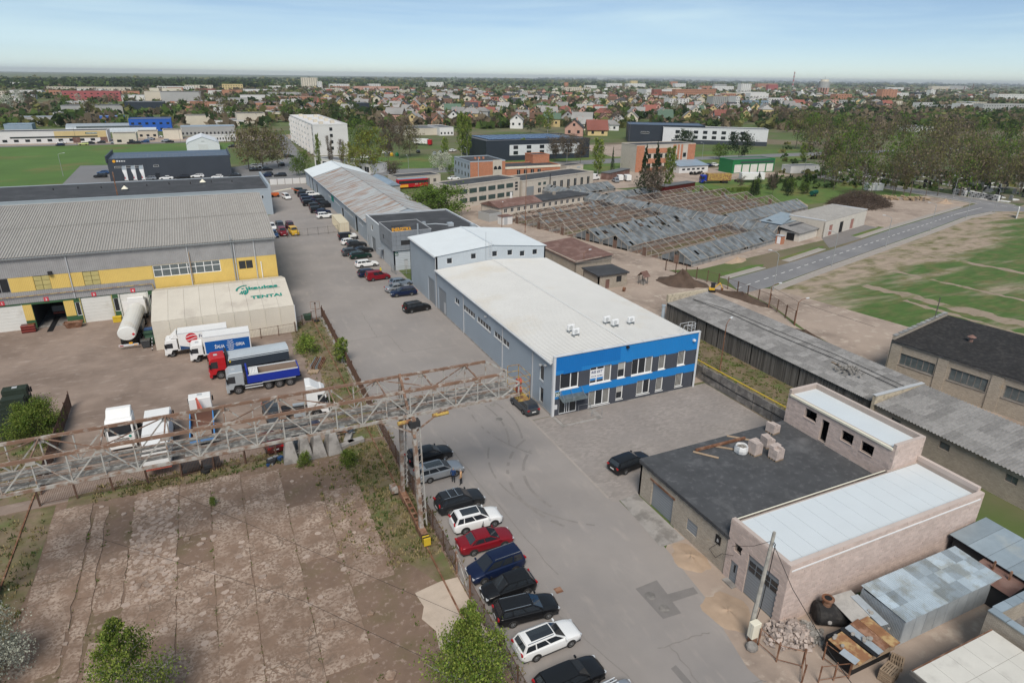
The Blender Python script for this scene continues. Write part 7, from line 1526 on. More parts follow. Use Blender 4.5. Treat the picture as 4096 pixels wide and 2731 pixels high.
 # buildings of the left distance, by their survey marks: px left, px right, base row, top row, depth, wall, roof, rows, cols
def far(lb,x0,x1,yb,yt,D,wm,rm,rows=0,cols=0,rot=0.,cat='building',name='far_building',wm2='glass',par=.3,group=None):
 a,b_=G(x0,yb),G(x1,yb);W=abs((b_.x-a.x)*math.cos(rot)+(b_.y-a.y)*math.sin(rot));
 if rot==0.:W=abs(PX((a.x+100,a.y,0))[0]-x0)and(x1-x0)/(PX((a.x+10,a.y,0))[0]-x0)*10
 H=max(2.5,HT((x0+x1)/2,yb,yt));dz=(H-.6)/max(rows,1)
 wins=[('S',rows,cols,.9,dz,min(W/cols*.42,2.2),min(1.3,dz*.45),wm2)]if rows else[]
 return blk(name,lb,cat,a.x,a.y,rot,W,D,H,wm,rm,wins,par,group)
FB=[('long pale workshop with yellow end bay beyond the meadow',0,262,332,305,14,'panel_concrete','felt_black',1,10),('small beige garage with white door beside the pale workshop',262,316,331,308,9,'cream_wall','felt_black',1,2),('bright blue hall with white gates behind the arched roof',210,287,285,269,14,'bright_blue','sheet_blue',1,5),('deep blue two-storey office with white windows',300,398,303,275,18,'bright_blue','roof_grey',2,6),('blue-grey shed with glazed front at the far left',34,132,288,270,12,'grey_wall','sheet_blue',1,8),('slate blue low hall at the far left',11,76,300,287,12,'sheet_blue','sheet_blue',0,0),('large crimson panelled school-like block with window bands',146,283,233,210,22,'pink_brick','roof_grey',3,9),('cream sprawling block behind the crimson one',178,306,213,201,40,'cream_wall','roof_grey',2,14),('green glazed frame hall with dark roof',143,288,263,244,30,'grey_wall','felt_black',1,16),('dark grey hall beside the green frame hall',290,382,263,236,30,'clad_black','roof_grey',0,0),('pale grey hall cluster before red roof',335,372,236,211,25,'cream_wall','roof_grey',0,0),('dark roofed grey works hall at left distance',372,467,238,212,40,'grey_wall','felt_black',1,8),('grey hall with red roof stripe in left distance',450,498,213,205,30,'roof_red','roof_red',0,0),('long white apartment row in left distance',362,448,209,199,14,'white_wall','roof_grey',3,14),('cream apartment row in left distance',425,491,205,196,14,'cream_wall','roof_grey',3,10),('yellowish apartment block left of the tower block',512,560,211,194,14,'wall_yellow','roof_grey',4,8),('tan apartment block at the far left',109,176,211,200,14,'cream_wall','roof_grey',3,10),('brick red low block behind the parking at far left',108,146,222,208,14,'orange_wall','roof_grey',2,5),('long grey hall with patched metal roof by the far street',417,545,313,293,16,'grey_wall','sheet_blue',1,14),('low grey hall front with small windows by the far street',452,543,326,313,6,'panel_concrete','roof_slate',1,14),('beige garage row left of the courtyard',318,364,318,303,10,'cream_wall','felt_black',1,3),('beige garage right of the courtyard',377,420,321,300,12,'cream_wall','felt_black',0,0),('dark hip-roofed store behind the garages',428,488,288,267,18,'cream_wall','roof_dark',0,0),('dark flat store left of the apartment block',546,612,288,262,20,'cream_wall','felt_black',0,0),('cream long wall building behind the dark store',546,645,268,255,16,'cream_wall','roof_grey',0,0),('white cube house in the far left trees',24,62,201,190,14,'white_wall','roof_grey',2,4),('beige block on the far left edge',0,20,226,210,16,'cream_wall','roof_grey',3,3),('dark low hall at the left edge',0,50,268,255,25,'clad_black','roof_dark',0,0),('white tall panel tower block on the horizon',694,731,203,179,16,'cream_wall','roof_grey',9,7),('lower wing of the horizon tower block',731,741,205,188,14,'white_wall','roof_grey',6,2),('white row block left of the tower block',619,645,206,198,12,'white_wall','roof_grey',2,6),('second white row block left of the tower block',658,683,204,197,12,'white_wall','roof_grey',2,5),('dark grey box building in the suburb',810,850,258,238,30,'clad_black','roof_grey',0,0),('white long low school among trees',850,908,255,243,14,'white_wall','roof_grey',1,9),('pinkish brick factory with three towers',814,920,210,199,16,'wall_pink','roof_slate',2,14),('grey-roofed warehouse beside the birch',930,1010,312,297,30,'cream_wall','roof_grey',0,0),('white low warehouse front right of the birch',1010,1042,312,294,26,'white_wall','roof_grey',1,4),('white sports hall with red cube front',1484,1550,219,206,40,'white_wall','roof_grey',0,0),('crimson cube before the white sports hall',1501,1519,221,206,10,'roof_red','roof_red',0,0),('orange brick hostel block, many windows',1551,1645,224,206,14,'orange_wall','roof_red',4,20),('grey panel block with orange end',1636,1688,247,223,14,'grey_wall','roof_grey',5,12),('white stair end of the grey panel block',1688,1697,249,222,14,'white_wall','roof_grey',5,2),('white flats in the suburb',1537,1582,244,228,14,'panel_concrete','roof_grey',4,6),('yellow tower block on the horizon',1449,1464,197,186,16,'wall_yellow','roof_grey',8,4),('brown brick tower block on the horizon',1541,1556,199,188,16,'orange_wall','roof_grey',6,4),('cream high-rise at the town centre',1701,1724,212,193,18,'white_wall','roof_grey',7,5),('long white block below the cream high-rise',1700,1760,222,212,14,'white_wall','roof_grey',2,12),('cream public building in the suburb',1361,1394,231,218,20,'white_wall','roof_slate',2,6),('pale blue factory block right of the suburb',1720,1764,246,232,16,'sheet_blue','roof_grey',2,10),('white villa with dark hip roof behind the hostel',1722,1764,232,215,14,'white_wall','roof_dark',2,6),('brick office tower, red and grey, right of the water tower',2024,2058,228,206,16,'orange_wall','roof_red',6,5),('crimson block left of the water tower',1764,1786,208,195,14,'pink_brick','roof_grey',4,4),('white blocks before the church',1764,1800,240,226,14,'white_wall','roof_grey',3,6),('orange brick blocks right of the water tower',1918,1955,232,217,14,'orange_wall','roof_red',3,6),('pale flats with red end right of the orange blocks',1905,1924,246,230,14,'wall_pink','roof_grey',4,3),('grey flats among trees at right',1926,1962,244,231,14,'grey_wall','roof_grey',3,6),('white town hall row right of the brick tower',2052,2085,227,214,14,'white_wall','roof_red',3,8),('cream low flats amid the right trees',2035,2072,241,233,14,'cream_wall','roof_grey',2,8),('white flats behind the right wood',2114,2145,251,237,14,'white_wall','roof_grey',4,6),('long grey flats behind the right wood',2130,2205,254,243,14,'grey_wall','roof_grey',3,14),('white slab block end at the far right',2205,2245,256,239,14,'white_wall','roof_grey',4,4),('long grey weathered block at the right edge',2255,2352,258,240,14,'grey_wall','roof_slate',3,16),('white factory with tower at the right edge',2290,2352,230,217,20,'white_wall','roof_red',3,10),('white market hall roofs at right',2102,2188,303,293,18,'white_wall','roof_grey',1,10),('dark glass pavilion among right trees',1962,2012,300,287,18,'clad_black','roof_grey',1,4),('dark pavilion in the old town',2102,2135,221,213,18,'clad_black','roof_grey',1,4),('white modern block with mast in the old town',2136,2146,222,207,14,'white_wall','roof_grey',5,2)]
for q in FB:far(*q)
rw=random.Random(77);WL=[('cream_wall','cream'),('grey_wall','grey'),('white_wall','white'),('panel_concrete','pale'),('orange_wall','brick')];RL=[('felt_black','black'),('roof_slate','grey'),('sheet_blue','blue-grey'),('roof_grey','dark grey')]
for i in range(84):
 if i<30 or i>63:px=rw.uniform(0,640);py=rw.choice((rw.uniform(214,236),rw.uniform(236,262),rw.uniform(262,292)));w_,hh,nm,gp=rw.uniform(30,90),rw.uniform(8,14),'works hall','works halls of the left quarter'
 else:px=rw.uniform(700,2330);py=rw.uniform(200,226)if px<1750 else rw.uniform(204,250);w_,hh,nm,gp=rw.uniform(16,46),rw.uniform(6,11),'town block','blocks of the far town'
 if 215<px<400 and py>262:continue
 (wm,wn),(rm,rn)=rw.choice(WL),rw.choice(RL);wh='at the far left' if px<220 else 'left of the apartment block' if px<640 else 'behind the suburb' if px<1400 else 'near the town centre' if px<1900 else 'behind the cemetery wood'
 far(f'{wn} {nm} with {rn} roof {wh}',px,px+w_,py,py-hh,rw.uniform(12,26),wm,rm,1 if nm[0]=='w' else 3,int(w_/4),group=gp)
o=[x for x in bpy.data.objects if x.get('label')==FB[0][0]][0];w=max(c.scale.x for c in o.children);B(o,'yellow_bay','wall_yellow',w*.5,w*.985,-.12,-.02,2.6,6.2);B(o,'ribbon_window','glass',w*.1,w*.9,-.16,-.08,2.9,3.6);[B(o,'gate','brown_tar',w*f,w*f+3.5,-.16,-.08,0,2.8)for f in(.66,.92)];B(o,'sign_board','sign_green',w*.79,w*.9,-.2,-.13,4.5,5.4);[B(o,'sign_mark','text_white',w*.8+k*.65,w*.8+k*.65+.45,-.23,-.2,4.75,5.15)for k in range(8)]
t=thing('arched_hall','silver arched metal hall behind the pale workshop','hall',tuple(G(152,306))[:2]+(0,));n=10;W=52;b=MB()
for i in range(n):
 a,c=PI*i/n,PI*(i+1)/n;b.quad((0,9-9*math.cos(a),5.2*math.sin(a)),(W,9-9*math.cos(a),5.2*math.sin(a)),(W,9-9*math.cos(c),5.2*math.sin(c)),(0,9-9*math.cos(c),5.2*math.sin(c)))
b.build('shell','galv',t);MB().ext([(9-9*math.cos(PI*i/n),5.2*math.sin(PI*i/n))for i in range(n+1)],W-.1,W,'x').build('end_wall','galv',t);B(t,'skylight','glass_clear',6,W-8,1.2,1.6,3.0,3.9)
# landmarks
p=G(1820,201);H=HT(1820,201,163);t=thing('factory_chimney','tall red and white banded factory chimney on the horizon','chimney',(p.x,p.y,0));[MB().tube((0,0,H*k/8),(0,0,H*(k+1)/8),5.5-.35*k,5.15-.35*k,12).build('shaft_band','pink_brick' if k%2 else 'grey_wall',t)for k in range(8)]
for px,yb,yt in((2213,211,199),(2233,208,193)):p=G(px,yb);H=HT(px,yb,yt);t=thing('factory_chimney','slim dark chimney at the far right, %s of the pair'%('shorter' if px<2220 else 'taller'),'chimney',(p.x,p.y,0));MB().tube((0,0,0),(0,0,H),2.6,1.8,10).build('shaft','brown_tar',t)
p=G(1889,217);H=HT(1889,217,183);s=H/60;t=thing('water_tower','wide round water tower with pale tank and ribbed brown legs','water tower',(p.x,p.y,0));R0=18*(p.length/1496)
Rw=abs(G(1899,217).x-G(1880,217).x)*.42
[MB().tube((Rw*.85*math.cos(a),Rw*.85*math.sin(a),0),(Rw*.95*math.cos(a),Rw*.95*math.sin(a),H*.45),Rw*.12,Rw*.12,6).build('leg','wall_pink',t)for a in[i*PI/6 for i in range(12)]]
MB().tube((0,0,H*.43),(0,0,H*.86),Rw,Rw,20).build('tank','grey_wall',t,smooth=False);MB().tube((0,0,H*.86),(0,0,H),Rw*.75,Rw*.72,18).build('crown','cream_wall',t);MB().tube((0,0,H),(0,0,H*1.2),Rw*.04,Rw*.03,6).build('mast','steel_grey',t);MB().tube((0,0,0),(0,0,H*.45),Rw*.5,Rw*.5,12).build('core','wall_pink',t)
p=G(1300,207);H=HT(1300,207,190);t=thing('brick_water_tower','round red brick water tower in the suburb','water tower',(p.x,p.y,0));MB().tube((0,0,0),(0,0,H*.55),5,5.5,14).build('shaft','orange_wall',t);MB().tube((0,0,H*.55),(0,0,H),7.5,7.5,14).build('tank','orange_wall',t);MB().tube((0,0,H),(0,0,H*1.05),7.6,5,14).build('cap','roof_brown',t)
for px,yb,yt,lb in((1840,221,206,'slim white church spire below the chimney'),(1865,227,212,'white church dome below the water tower')):
 p=G(px,yb);H=HT(px,yb,yt);t=thing('church',lb,'church',(p.x,p.y,0));B(t,'nave','white_wall',-6,18,-6,6,0,H*.45);B(t,'tower','white_wall',-4,4,-4,4,0,H*.6);MB().tube((0,0,H*.6),(0,0,H*.75),3.8,4.2,12).build('drum','white_wall',t);MB().tube((0,0,H*.75),(0,0,H),4.2 if px>1850 else 3,.3,12).build('spire','roof_slate' if px>1850 else 'white_wall',t)
 # ---------------------------------------------------------------- trees
def leafmat(n,c,isl=.36,c2=None,rnd=.18):
 m_=mat(n,c,rough=.8,var=.12,sc=.4,isl=isl,rnd=rnd,c2=c2,s2=.35,lo=.4,hi=.65,spec=.15);t=m_.node_tree;P=t.nodes['Principled BSDF'];tl=t.nodes.new('ShaderNodeBsdfTranslucent');mxs=t.nodes.new('ShaderNodeMixShader');mxs.inputs[0].default_value=.38
 t.links.new(P.inputs['Base Color'].links[0].from_socket,tl.inputs['Color']);t.links.new(P.outputs[0],mxs.inputs[1]);t.links.new(tl.outputs[0],mxs.inputs[2]);t.links.new(mxs.outputs[0],t.nodes['Material Output'].inputs['Surface']);return m_
leafmat('leaf_bright',(.13,.2,.035));leafmat('leaf_olive',(.17,.168,.06));leafmat('leaf_bud',(.19,.15,.1));leafmat('twig',(.15,.115,.088),.3);leafmat('leaf_dark',(.045,.075,.025));leafmat('leaf_birch',(.25,.3,.065));leafmat('leaf_conifer',(.028,.055,.026));leafmat('leaf_pine',(.035,.055,.025));leafmat('blossom',(.46,.47,.38),.25);leafmat('leaf_mid',(.09,.135,.035));leafmat('leaf_yellow',(.2,.19,.03))
mat('bark',(.11,.09,.072),rough=.95,var=.2,sc=2);mat('bark_birch',(.36,.35,.33),rough=.9,var=.25,sc=1.5,c2=(.1,.09,.08),s2=2.5,lo=.55,hi=.62)
TK={'leafy':(['leaf_bright','leaf_mid','twig'],'bark',.22,'round',.06),'green':(['leaf_mid','leaf_dark','twig'],'bark',.2,'round',.05),'olive':(['leaf_olive','leaf_bud','twig'],'bark',.25,'round',.3),'bare':(['leaf_bud','twig','twig'],'bark',.28,'vase',.6),'birch':(['leaf_birch','leaf_bright','twig'],'bark_birch',.15,'column',.1),'yellow':(['leaf_yellow','leaf_birch','twig'],'bark',.2,'round',.12),'conifer':(['leaf_conifer','leaf_dark','twig'],'bark',.06,'cone',.03),'pine':(['leaf_pine','leaf_conifer','twig'],'bark',.35,'round',.08),'blossom':(['blossom','blossom','leaf_birch'],'bark',.12,'round',.0),'bush':(['leaf_bright','leaf_birch','twig'],'bark',.02,'dome',.06),'avenue':(['leaf_olive','leaf_bud','twig'],'bark',.44,'round',.22),'avenue_brown':(['leaf_bud','leaf_olive','twig'],'bark',.42,'vase',.4),'sapling':(['leaf_birch','leaf_bright','twig'],'bark_birch',.05,'flame',.1)}
_TR={}
def tree_mesh(kind,var,n,leaf,cast='lo',wr=.5):
 key=(kind,var,n,round(leaf,3),wr)
 if key in _TR:return _TR[key]
 r=np.random.default_rng(abs(hash((kind,var)))%10000 if False else sum(map(ord,kind))*7+var*101);mats,bark,cb,shape,tws=TK[kind]
 b=MB();pts=[]
 top=.97 if shape in('cone','column','flame')else .8
 tr=.016 if shape!='dome' else .01;px,py=0,0;prev=(0,0,0);nseg=5
 for k in range(1,nseg+1):
  z=top*k/nseg;q=(px+r.normal(0,.008*k),py+r.normal(0,.008*k),z);b.tube(prev,q,tr*(1-.16*(k-1)),tr*(1-.16*k),6);prev=q
 nl={'flame':40,'cone':34,'column':26,'vase':18,'round':20,'dome':26}[shape]
 for i in range(nl):
  t=(i+r.random())/nl;a=i*2.4+r.normal(0,.3)
  z0=cb*.8+(top-cb*.8)*t
  if shape=='cone':ln=wr*(1-t)**.85*.95+.02;up=-.12
  elif shape=='column':ln=wr*(.55+.5*math.sin(PI*min(1,t*1.05)))*.62;up=.45
  elif shape=='vase':ln=wr*(.62+.4*t);up=.75
  elif shape=='dome':ln=wr*(1.0-.35*t);z0=.05+.5*t;up=.1+1.0*t
  elif shape=='flame':ln=wr*((1-t)**.8*.95+.06);up=.5
  else:ln=wr*(.45+.75*math.sin(PI*(.15+.8*t)));up=.12+.55*t
  ln*=r.uniform(.72,1.15);d=np.array([math.cos(a),math.sin(a),up]);d/=np.linalg.norm(d);p0=np.array([0,0,z0]);p1=p0+d*ln;p1[2]=min(p1[2],1.0);mid=p0+d*ln*.5+np.array([0,0,.02])
  b.tube(p0,mid,tr*.42*(1-.6*t),tr*.26*(1-.5*t),4);b.tube(mid,p1,tr*.26*(1-.5*t),tr*.1,4)
  for f in(.35,.55,.75,.95):pts.append((p0+d*ln*f,ln*(.30 if shape!='cone' else .17),d))
  for k in range(3):
   f=r.uniform(.35,.9);s=p0+d*ln*f;dd=d+r.normal(0,.6,3);dd/=np.linalg.norm(dd);e=s+dd*ln*.42;e[2]=min(max(e[2],.03),1.03);b.tube(s,e,tr*.14,tr*.06,3);pts.append((e,ln*.22,dd));pts.append((s+dd*ln*.2,ln*.18,dd))
 if shape in('column','cone','flame'):pts+=[(np.array([0,0,z]),.05 if shape=='column' else .02,np.array([0,0,1.]))for z in np.linspace(.6,1,8)]
 trunk=b.mesh('trunk_'+kind,bark,fix=False)
 idx=r.integers(0,len(pts),n);vs=np.zeros((n*4,3));mi=np.zeros(n,int)
 c=np.array([pts[i][0]for i in idx]);sp=np.array([pts[i][1]for i in idx]);c=c+r.normal(0,1,(n,3))*sp[:,None]*np.array([.62,.62,.5]);c[:,2]=np.clip(c[:,2],.02,1.06)
 u=r.normal(0,1,(n,3));u/=np.linalg.norm(u,axis=1)[:,None];w=r.normal(0,1,(n,3));w-=(w*u).sum(1)[:,None]*u;w/=np.linalg.norm(w,axis=1)[:,None]
 L_=leaf*r.uniform(.55,1.3,n);Wd_=L_*r.uniform(.5,.85,n);tw_=r.random(n)<tws
 dirs=np.array([pts[i][2]for i in idx]);u[tw_]=dirs[tw_]+r.normal(0,.45,(tw_.sum(),3));u[tw_]/=np.linalg.norm(u[tw_],axis=1)[:,None];L_[tw_]*=2.6;Wd_[tw_]*=.16
 mi=(r.random(n)<.38).astype(int);mi[tw_]=2
 # clumps: whole branches share a tint
 cl=(idx%5==0);mi[cl&~tw_]=1
 for k,(su,sw_)in enumerate(((-1,-.6),(.2,-1),(1,.5),(-.3,1))):vs[k::4]=c+u*(L_*su/2)[:,None]+w*(Wd_*sw_/2)[:,None]
 me=bpy.data.meshes.new('crown_'+kind);me.from_pydata(vs.tolist(),[],[(4*i,4*i+1,4*i+2,4*i+3)for i in range(n)])
 for m_ in mats:me.materials.append(M(m_))
 me.polygons.foreach_set('material_index',mi);me.update()
 _TR[key]=(trunk,me);return _TR[key]
rt=random.Random(99)
TCOUNT=[0]
def tree(kind,label,x,y,H,Wd,n=1200,leaf=None,group=None,cat='tree',name=None,var=None,z=0.):
 var=rt.randint(0,2)if var is None else var;leaf=leaf or .06
 tr,cr_=tree_mesh(kind,var,n,leaf);t=thing(name or{'conifer':'spruce_tree','pine':'pine_tree','birch':'birch_tree','bush':'bush','blossom':'blossom_tree'}.get(kind,'tree'),label,cat,(x,y,z),rt.random()*6.28,group)
 s=Wd/1.0;inst('trunk',tr,t,(0,0,0),(0,0,0),(Wd,Wd,H));inst('crown',cr_,t,(0,0,0),(0,0,0),(Wd,Wd,H));TCOUNT[0]+=1;return t
def treepx(kind,label,px,yb,yt,wpx,**k):
 p=G(px,yb);H=HT(px,yb,yt);Wd=wpx/(PX((p.x+_r.x*5,p.y+_r.y*5,0))[0]-px)*5;return tree(kind,label,p.x,p.y,H,Wd,**k)
 # near ones
treepx('bush','dense bright green bush beside the army lorry',88,1005,897,118,n=16000,leaf=.028,cat='bush')
p=G(1082,1640);tree('sapling','young birch by the fence at the lower edge',p.x,p.y,8.8,6.4,n=21000,leaf=.021,var=1,name='birch_tree')
p=G(318,1660);tree('sapling','slender young birch at the lower left edge',p.x,p.y,8.2,5.6,name='birch_tree',n=13000,leaf=.022,var=2)
p=G(250,1660);tree('birch','small birch sapling left of the slender birch',p.x,p.y,2.8,2.4,n=3000,leaf=.04,var=0)
p=G(-20,1570);tree('blossom','white-blossoming shrub at the lower left corner',p.x,p.y,5.2,4.2,n=9000,leaf=.03)
SH='shrubs along the rusty fence'
for px,yb,yt,w,lb,kd in((705,810,757,52,'bright shrub nearest the tent corner','bush'),(786,835,780,55,'pale green shrub growing through the rusty fence','birch'),(700,1070,1030,34,'small shrub between the concrete wedges','bush'),(800,1068,1025,44,'small shrub right of the concrete wedges','bush'),(758,935,905,34,'low green weed clump before the white tractor','bush'),(490,1160,1135,18,'tuft of weeds between two slabs','bush')):
 treepx(kd,lb,px,yb,yt,w,n=2600,leaf=.055,group=SH,cat='shrub',name='shrub')
treepx('leafy','round green tree beside the long rusty hall',1006,505,428,112,n=9000,leaf=.04)
# middle distance, one by one
MID=[('olive','olive willow at the left of the group beside the apartment block',572,388,296,62),('olive','largest olive willow beside the apartment block',606,392,290,66),('olive','olive willow nearest the apartment block',640,384,300,52),('leafy','bright green tree behind the apartment block',822,335,270,46),('leafy','second bright green tree behind the apartment block',852,330,276,36),('yellow','yellow-green willow right of the apartment block',852,398,298,60),('yellow','small yellow-green tree before the apartment end wall',812,402,330,40),('bare','tall brown budding tree right of the willow',893,385,282,44),('bare','brown budding tree behind the recycling bins',918,366,275,42),('olive','olive tree right of the brown ones',942,360,285,44),('birch','slim poplar nearest the apartment end wall',735,398,312,20),('bare','slim bare poplar beside the apartment end wall',762,398,318,18),('bare','slim bare poplar at the apartment corner',788,394,325,18),('leafy','green tree at the back-yard gate',700,402,345,30),('leafy','small pointed green tree beside the street',682,404,360,26),('birch','tall bright birch left of the black solar hall',1060,368,263,38),('birch','second tall birch beside the black solar hall',1074,368,272,34),('blossom','white blossoming tree by the lawn',1015,390,350,42),('birch','thin birch beside the white blossoms',1022,372,318,28),('bare','leafless low tree by the street',903,412,374,44),('bare','brown tree before the black solar hall',1275,372,318,46),('bare','second brown tree before the black solar hall',1302,376,312,48),('bare','third brown tree before the black solar hall',1332,382,320,40),('birch','light green birch right of the brown trees',1372,402,322,46),('conifer','narrow dark thuja column by the lawn',1406,392,336,11),('conifer','dark spruce at the left of the pair',1476,452,333,44),('conifer','dark spruce, right one of the pair',1501,448,326,40),('birch','green birch beside the spruces',1533,440,342,46),('bare','leafless tree before the spruces',1500,462,388,56),('pine','pine behind the brick block',1572,352,300,38),('pine','dark pine before the white wing',1694,372,305,50),('leafy','small green street tree before the white wing',1652,366,330,34),('birch','green tree at the suburb edge behind the lot',1258,305,250,42),('leafy','green tree by the lamp behind black hall',1240,300,262,22),('green','dark green tree in the suburb by the white solar house',1390,305,280,20),('pine','pine left of the suburb birch',1218,306,278,22),('pine','pine right of the suburb birch',1302,300,276,18),('bare','wide brown willow behind the black halls',1408,292,252,58),('birch','green street tree by the crossing',1842,372,330,28),('leafy','street tree left of the cemetery',1900,362,335,26),('bare','slim tree beside brown slim trees',1180,362,322,26),('birch','small birch before the solar hall corner',1200,366,320,24),('leafy','round bush at the brick office corner',1035,402,378,16)]
for q in MID:treepx(*q[:6],n=2600 if q[3]>340 else 1500,leaf=.05)
# conifer nursery behind the greenhouses
NU='young conifers and shrubs behind the greenhouses'
for i in range(26):
 px=1704+(i*37%150)+rt.uniform(-4,4);yb=430+rt.random()*22 if px<1760 else 425+rt.random()*26;kd='conifer' if i%3 else rt.choice(('leafy','bare','green'))
 treepx(kd,{'conifer':'young dark conifer in the nursery behind the greenhouses','leafy':'fresh green shrub in the nursery behind the greenhouses','bare':'brown budding sapling in the nursery behind the greenhouses','green':'mid-green shrub in the nursery behind the greenhouses'}[kd],px,yb,yb-rt.uniform(22,40),rt.uniform(14,24),n=900,leaf=.07,group=NU)
for i in range(18):
 px=1620+i*7+rt.uniform(-3,3);treepx('bush','low hedge shrub beside the gravel lot',px,445-(px-1620)*.06,432-(px-1620)*.06,14,n=400,leaf=.11,group='hedge shrubs beside the gravel lot',cat='shrub')
 # cemetery trees
CE='tall budding trees of the cemetery'
for i in range(90):
 row=i%4;px=1780+rt.random()*600;yb=345+row*32+rt.uniform(-12,12)+max(0,(px-1900))*.10
 if px<1880 and yb>385:continue
 hpx=(rt.uniform(62,124)if row>0 else rt.uniform(60,100));kd=rt.choice(('avenue_brown','avenue','avenue_brown','avenue','leafy','leafy','avenue'))
 if yb>450:yb=450
 treepx(kd,{'avenue_brown':'tall brown budding tree','avenue':'tall olive-green tree','leafy':'tall fresh green tree'}[kd]+' in the %s row of the cemetery%s'%(('back','second','third','front')[row],', left part' if px<1960 else ', middle part' if px<2150 else ', right part'),px,yb,yb-hpx,hpx*rt.uniform(.5,.72),n=720,leaf=.05,group=CE)
 # ---------------------------------------------------------------- suburb houses and garden trees
HM={}
def house_mesh(k):
 if k in HM:return HM[k]
 w,d,h,rf=((9,10,3.2,4.2),(8,11,5.6,3.2),(11,9,3.4,2.6),(9,9,4.4,3.8),(12,12,5.8,3))[k]
 wl=MB().box(-w/2,w/2,-d/2,d/2,0,h);rfm=MB();o=.5
 if k in(2,4):
  rfm.add([(-w/2-o,-d/2-o,h-.1),(w/2+o,-d/2-o,h-.1),(w/2+o,d/2+o,h-.1),(-w/2-o,d/2+o,h-.1),(-w*.2,0,h+rf),(w*.2,0,h+rf)],[(0,1,5,4),(1,2,5),(2,3,4,5),(3,0,4)])
 else:
  wl.ext([(-w/2,h),(w/2,h),(0,h+rf-.25)],-d/2,d/2,'y')
  for s in(-1,1):rfm.add([(s*(w/2+o),-d/2-o,h-rf*o*2/w),(0,-d/2-o,h+rf),(0,d/2+o,h+rf),(s*(w/2+o),d/2+o,h-rf*o*2/w),(s*(w/2+o),-d/2-o,h-rf*o*2/w-.2),(0,-d/2-o,h+rf-.2),(0,d/2+o,h+rf-.2),(s*(w/2+o),d/2+o,h-rf*o*2/w-.2)],[(0,1,2,3),(0,4,5,1),(3,2,6,7),(0,3,7,4)])
 HM[k]=(wl.mesh('house_wall','white_wall'),rfm.mesh('house_roof','roof_slate'),w,d,h,rf);return HM[k]
WALLS=[('white_wall','white'),('wall_yellow','yellow'),('cream_wall','cream'),('wall_pink','pink'),('grey_wall','grey'),('orange_wall','brick'),('wall_yellow','yellow'),('cream_wall','cream')]
ROOFS=[('roof_slate','grey'),('roof_slate','grey'),('roof_brown','brown'),('roof_dark','black'),('roof_red','red'),('roof_slate','grey'),('roof_brown','brown'),('roof_green','green')]
taken=[]
def free(p,d):
 for q in taken:
  if abs(q[0]-p.x)<d and abs(q[1]-p.y)<d:return False
 taken.append((p.x,p.y));return True
for o in bpy.data.objects:
 if o.get('category')in('building','hall','apartment','shop'):taken.append((o.location.x+8,o.location.y+8))
def in_suburb(px,py):
 if py>314:return False
 if px<860:return 660<px and 208<py<262 and px>640
 if px<1100:return py<292
 if px<1420:return py<296 or(px>1315 and py<312)
 if px<1760:return py<283-(px-1420)*.02
 return py<262 and px<2040
def zone(px,py):
 a='beside the apartment block' if px<860 else 'behind the birch' if px<1090 else 'behind the black solar hall' if px<1400 else 'behind the black hall' if px<1600 else 'below the hostel blocks' if px<1760 else 'near the cemetery wood'
 return a+(', in the front rows' if py>262 else ', in the middle rows' if py>236 else ', in the far rows')
nh=0;tries=0
while nh<298 and tries<9000:
 tries+=1;px=rt.uniform(640,2040);py=212+100*rt.random()**.8
 if not in_suburb(px,py):continue
 p=G(px,py)
 if not free(p,12 if py>240 else 14):continue
 k=rt.choice((0,0,1,2,3,3,4,0));wl,rf,w,d,h,rh_=house_mesh(k);wm,wn=rt.choice(WALLS);rm,rn=rt.choice(ROOFS)
 t=thing('house',f'{wn} {"hip" if k in (2, 4) else "gable"}-roofed house with {rn} roof {zone(px, py)}','house',(p.x,p.y,0),rt.choice((-.55,1.02,-.45,1.1,-.5))+rt.uniform(-.1,.1),'suburban houses')
 s=rt.uniform(1.05,1.4);t.scale=(s,s,s)
 for nm,me,mm in(('wall',wl,wm),('roof',rf,rm)):
  o=inst(nm,me,t);o.material_slots[0].link='OBJECT';o.material_slots[0].material=M(mm)
 inst('chimney',cube('wall_pink'),t,(w*.12,d*.15,h+rh_*.9),(0,0,0),(.7,.7,1.6))
 if py>225:
  for u in(-.25,.25):inst('window',cube('glass'),t,(w*u,-d/2-.02,h*.5),(0,0,0),(1.3,.1,1.4));inst('window',cube('glass'),t,(-w/2-.02,d*u,h*.5),(0,0,0),(.1,1.3,1.4));inst('window',cube('glass'),t,(w/2+.02,d*u,h*.5),(0,0,0),(.1,1.3,1.4))
  if k not in(2,4):inst('window',cube('glass'),t,(0,-d/2-.02,h+rh_*.3),(0,0,0),(1.2,.1,1.2))
 nh+=1
b1,b2=MB(),MB();rq=random.Random(5);k=0
while k<420:
 px,py=rq.uniform(700,2300),rq.uniform(201,236)
 if px>1750 and py>228:k+=1;continue
 p=G(px,py);w,d,h,r_=rq.uniform(9,14),rq.uniform(9,13),rq.uniform(3.5,6),rq.uniform(2.5,4);a=rq.choice((-.5,1.05));c_,s_=math.cos(a),math.sin(a);T=lambda x,y,z:(p.x+x*c_-y*s_,p.y+x*s_+y*c_,z)
 b1 .add([T(x,y,z)for z in(0,h)for x,y in((-w/2,-d/2),(w/2,-d/2),(w/2,d/2),(-w/2,d/2))]+[T(0,-d/2,h+r_),T(0,d/2,h+r_)],[(0,1,5,8,4),(1,2,6,5),(2,3,7,9,6),(3,0,4,7)],rq.randint(0,2))
 b2 .add([T(x,y,z)for x,z in((-w/2-.5,h-.3),(0,h+r_+.1),(w/2+.5,h-.3))for y in(-d/2-.5,d/2+.5)],[(0,1,3,2),(2,3,5,4)],rq.randint(0,4));k+=1
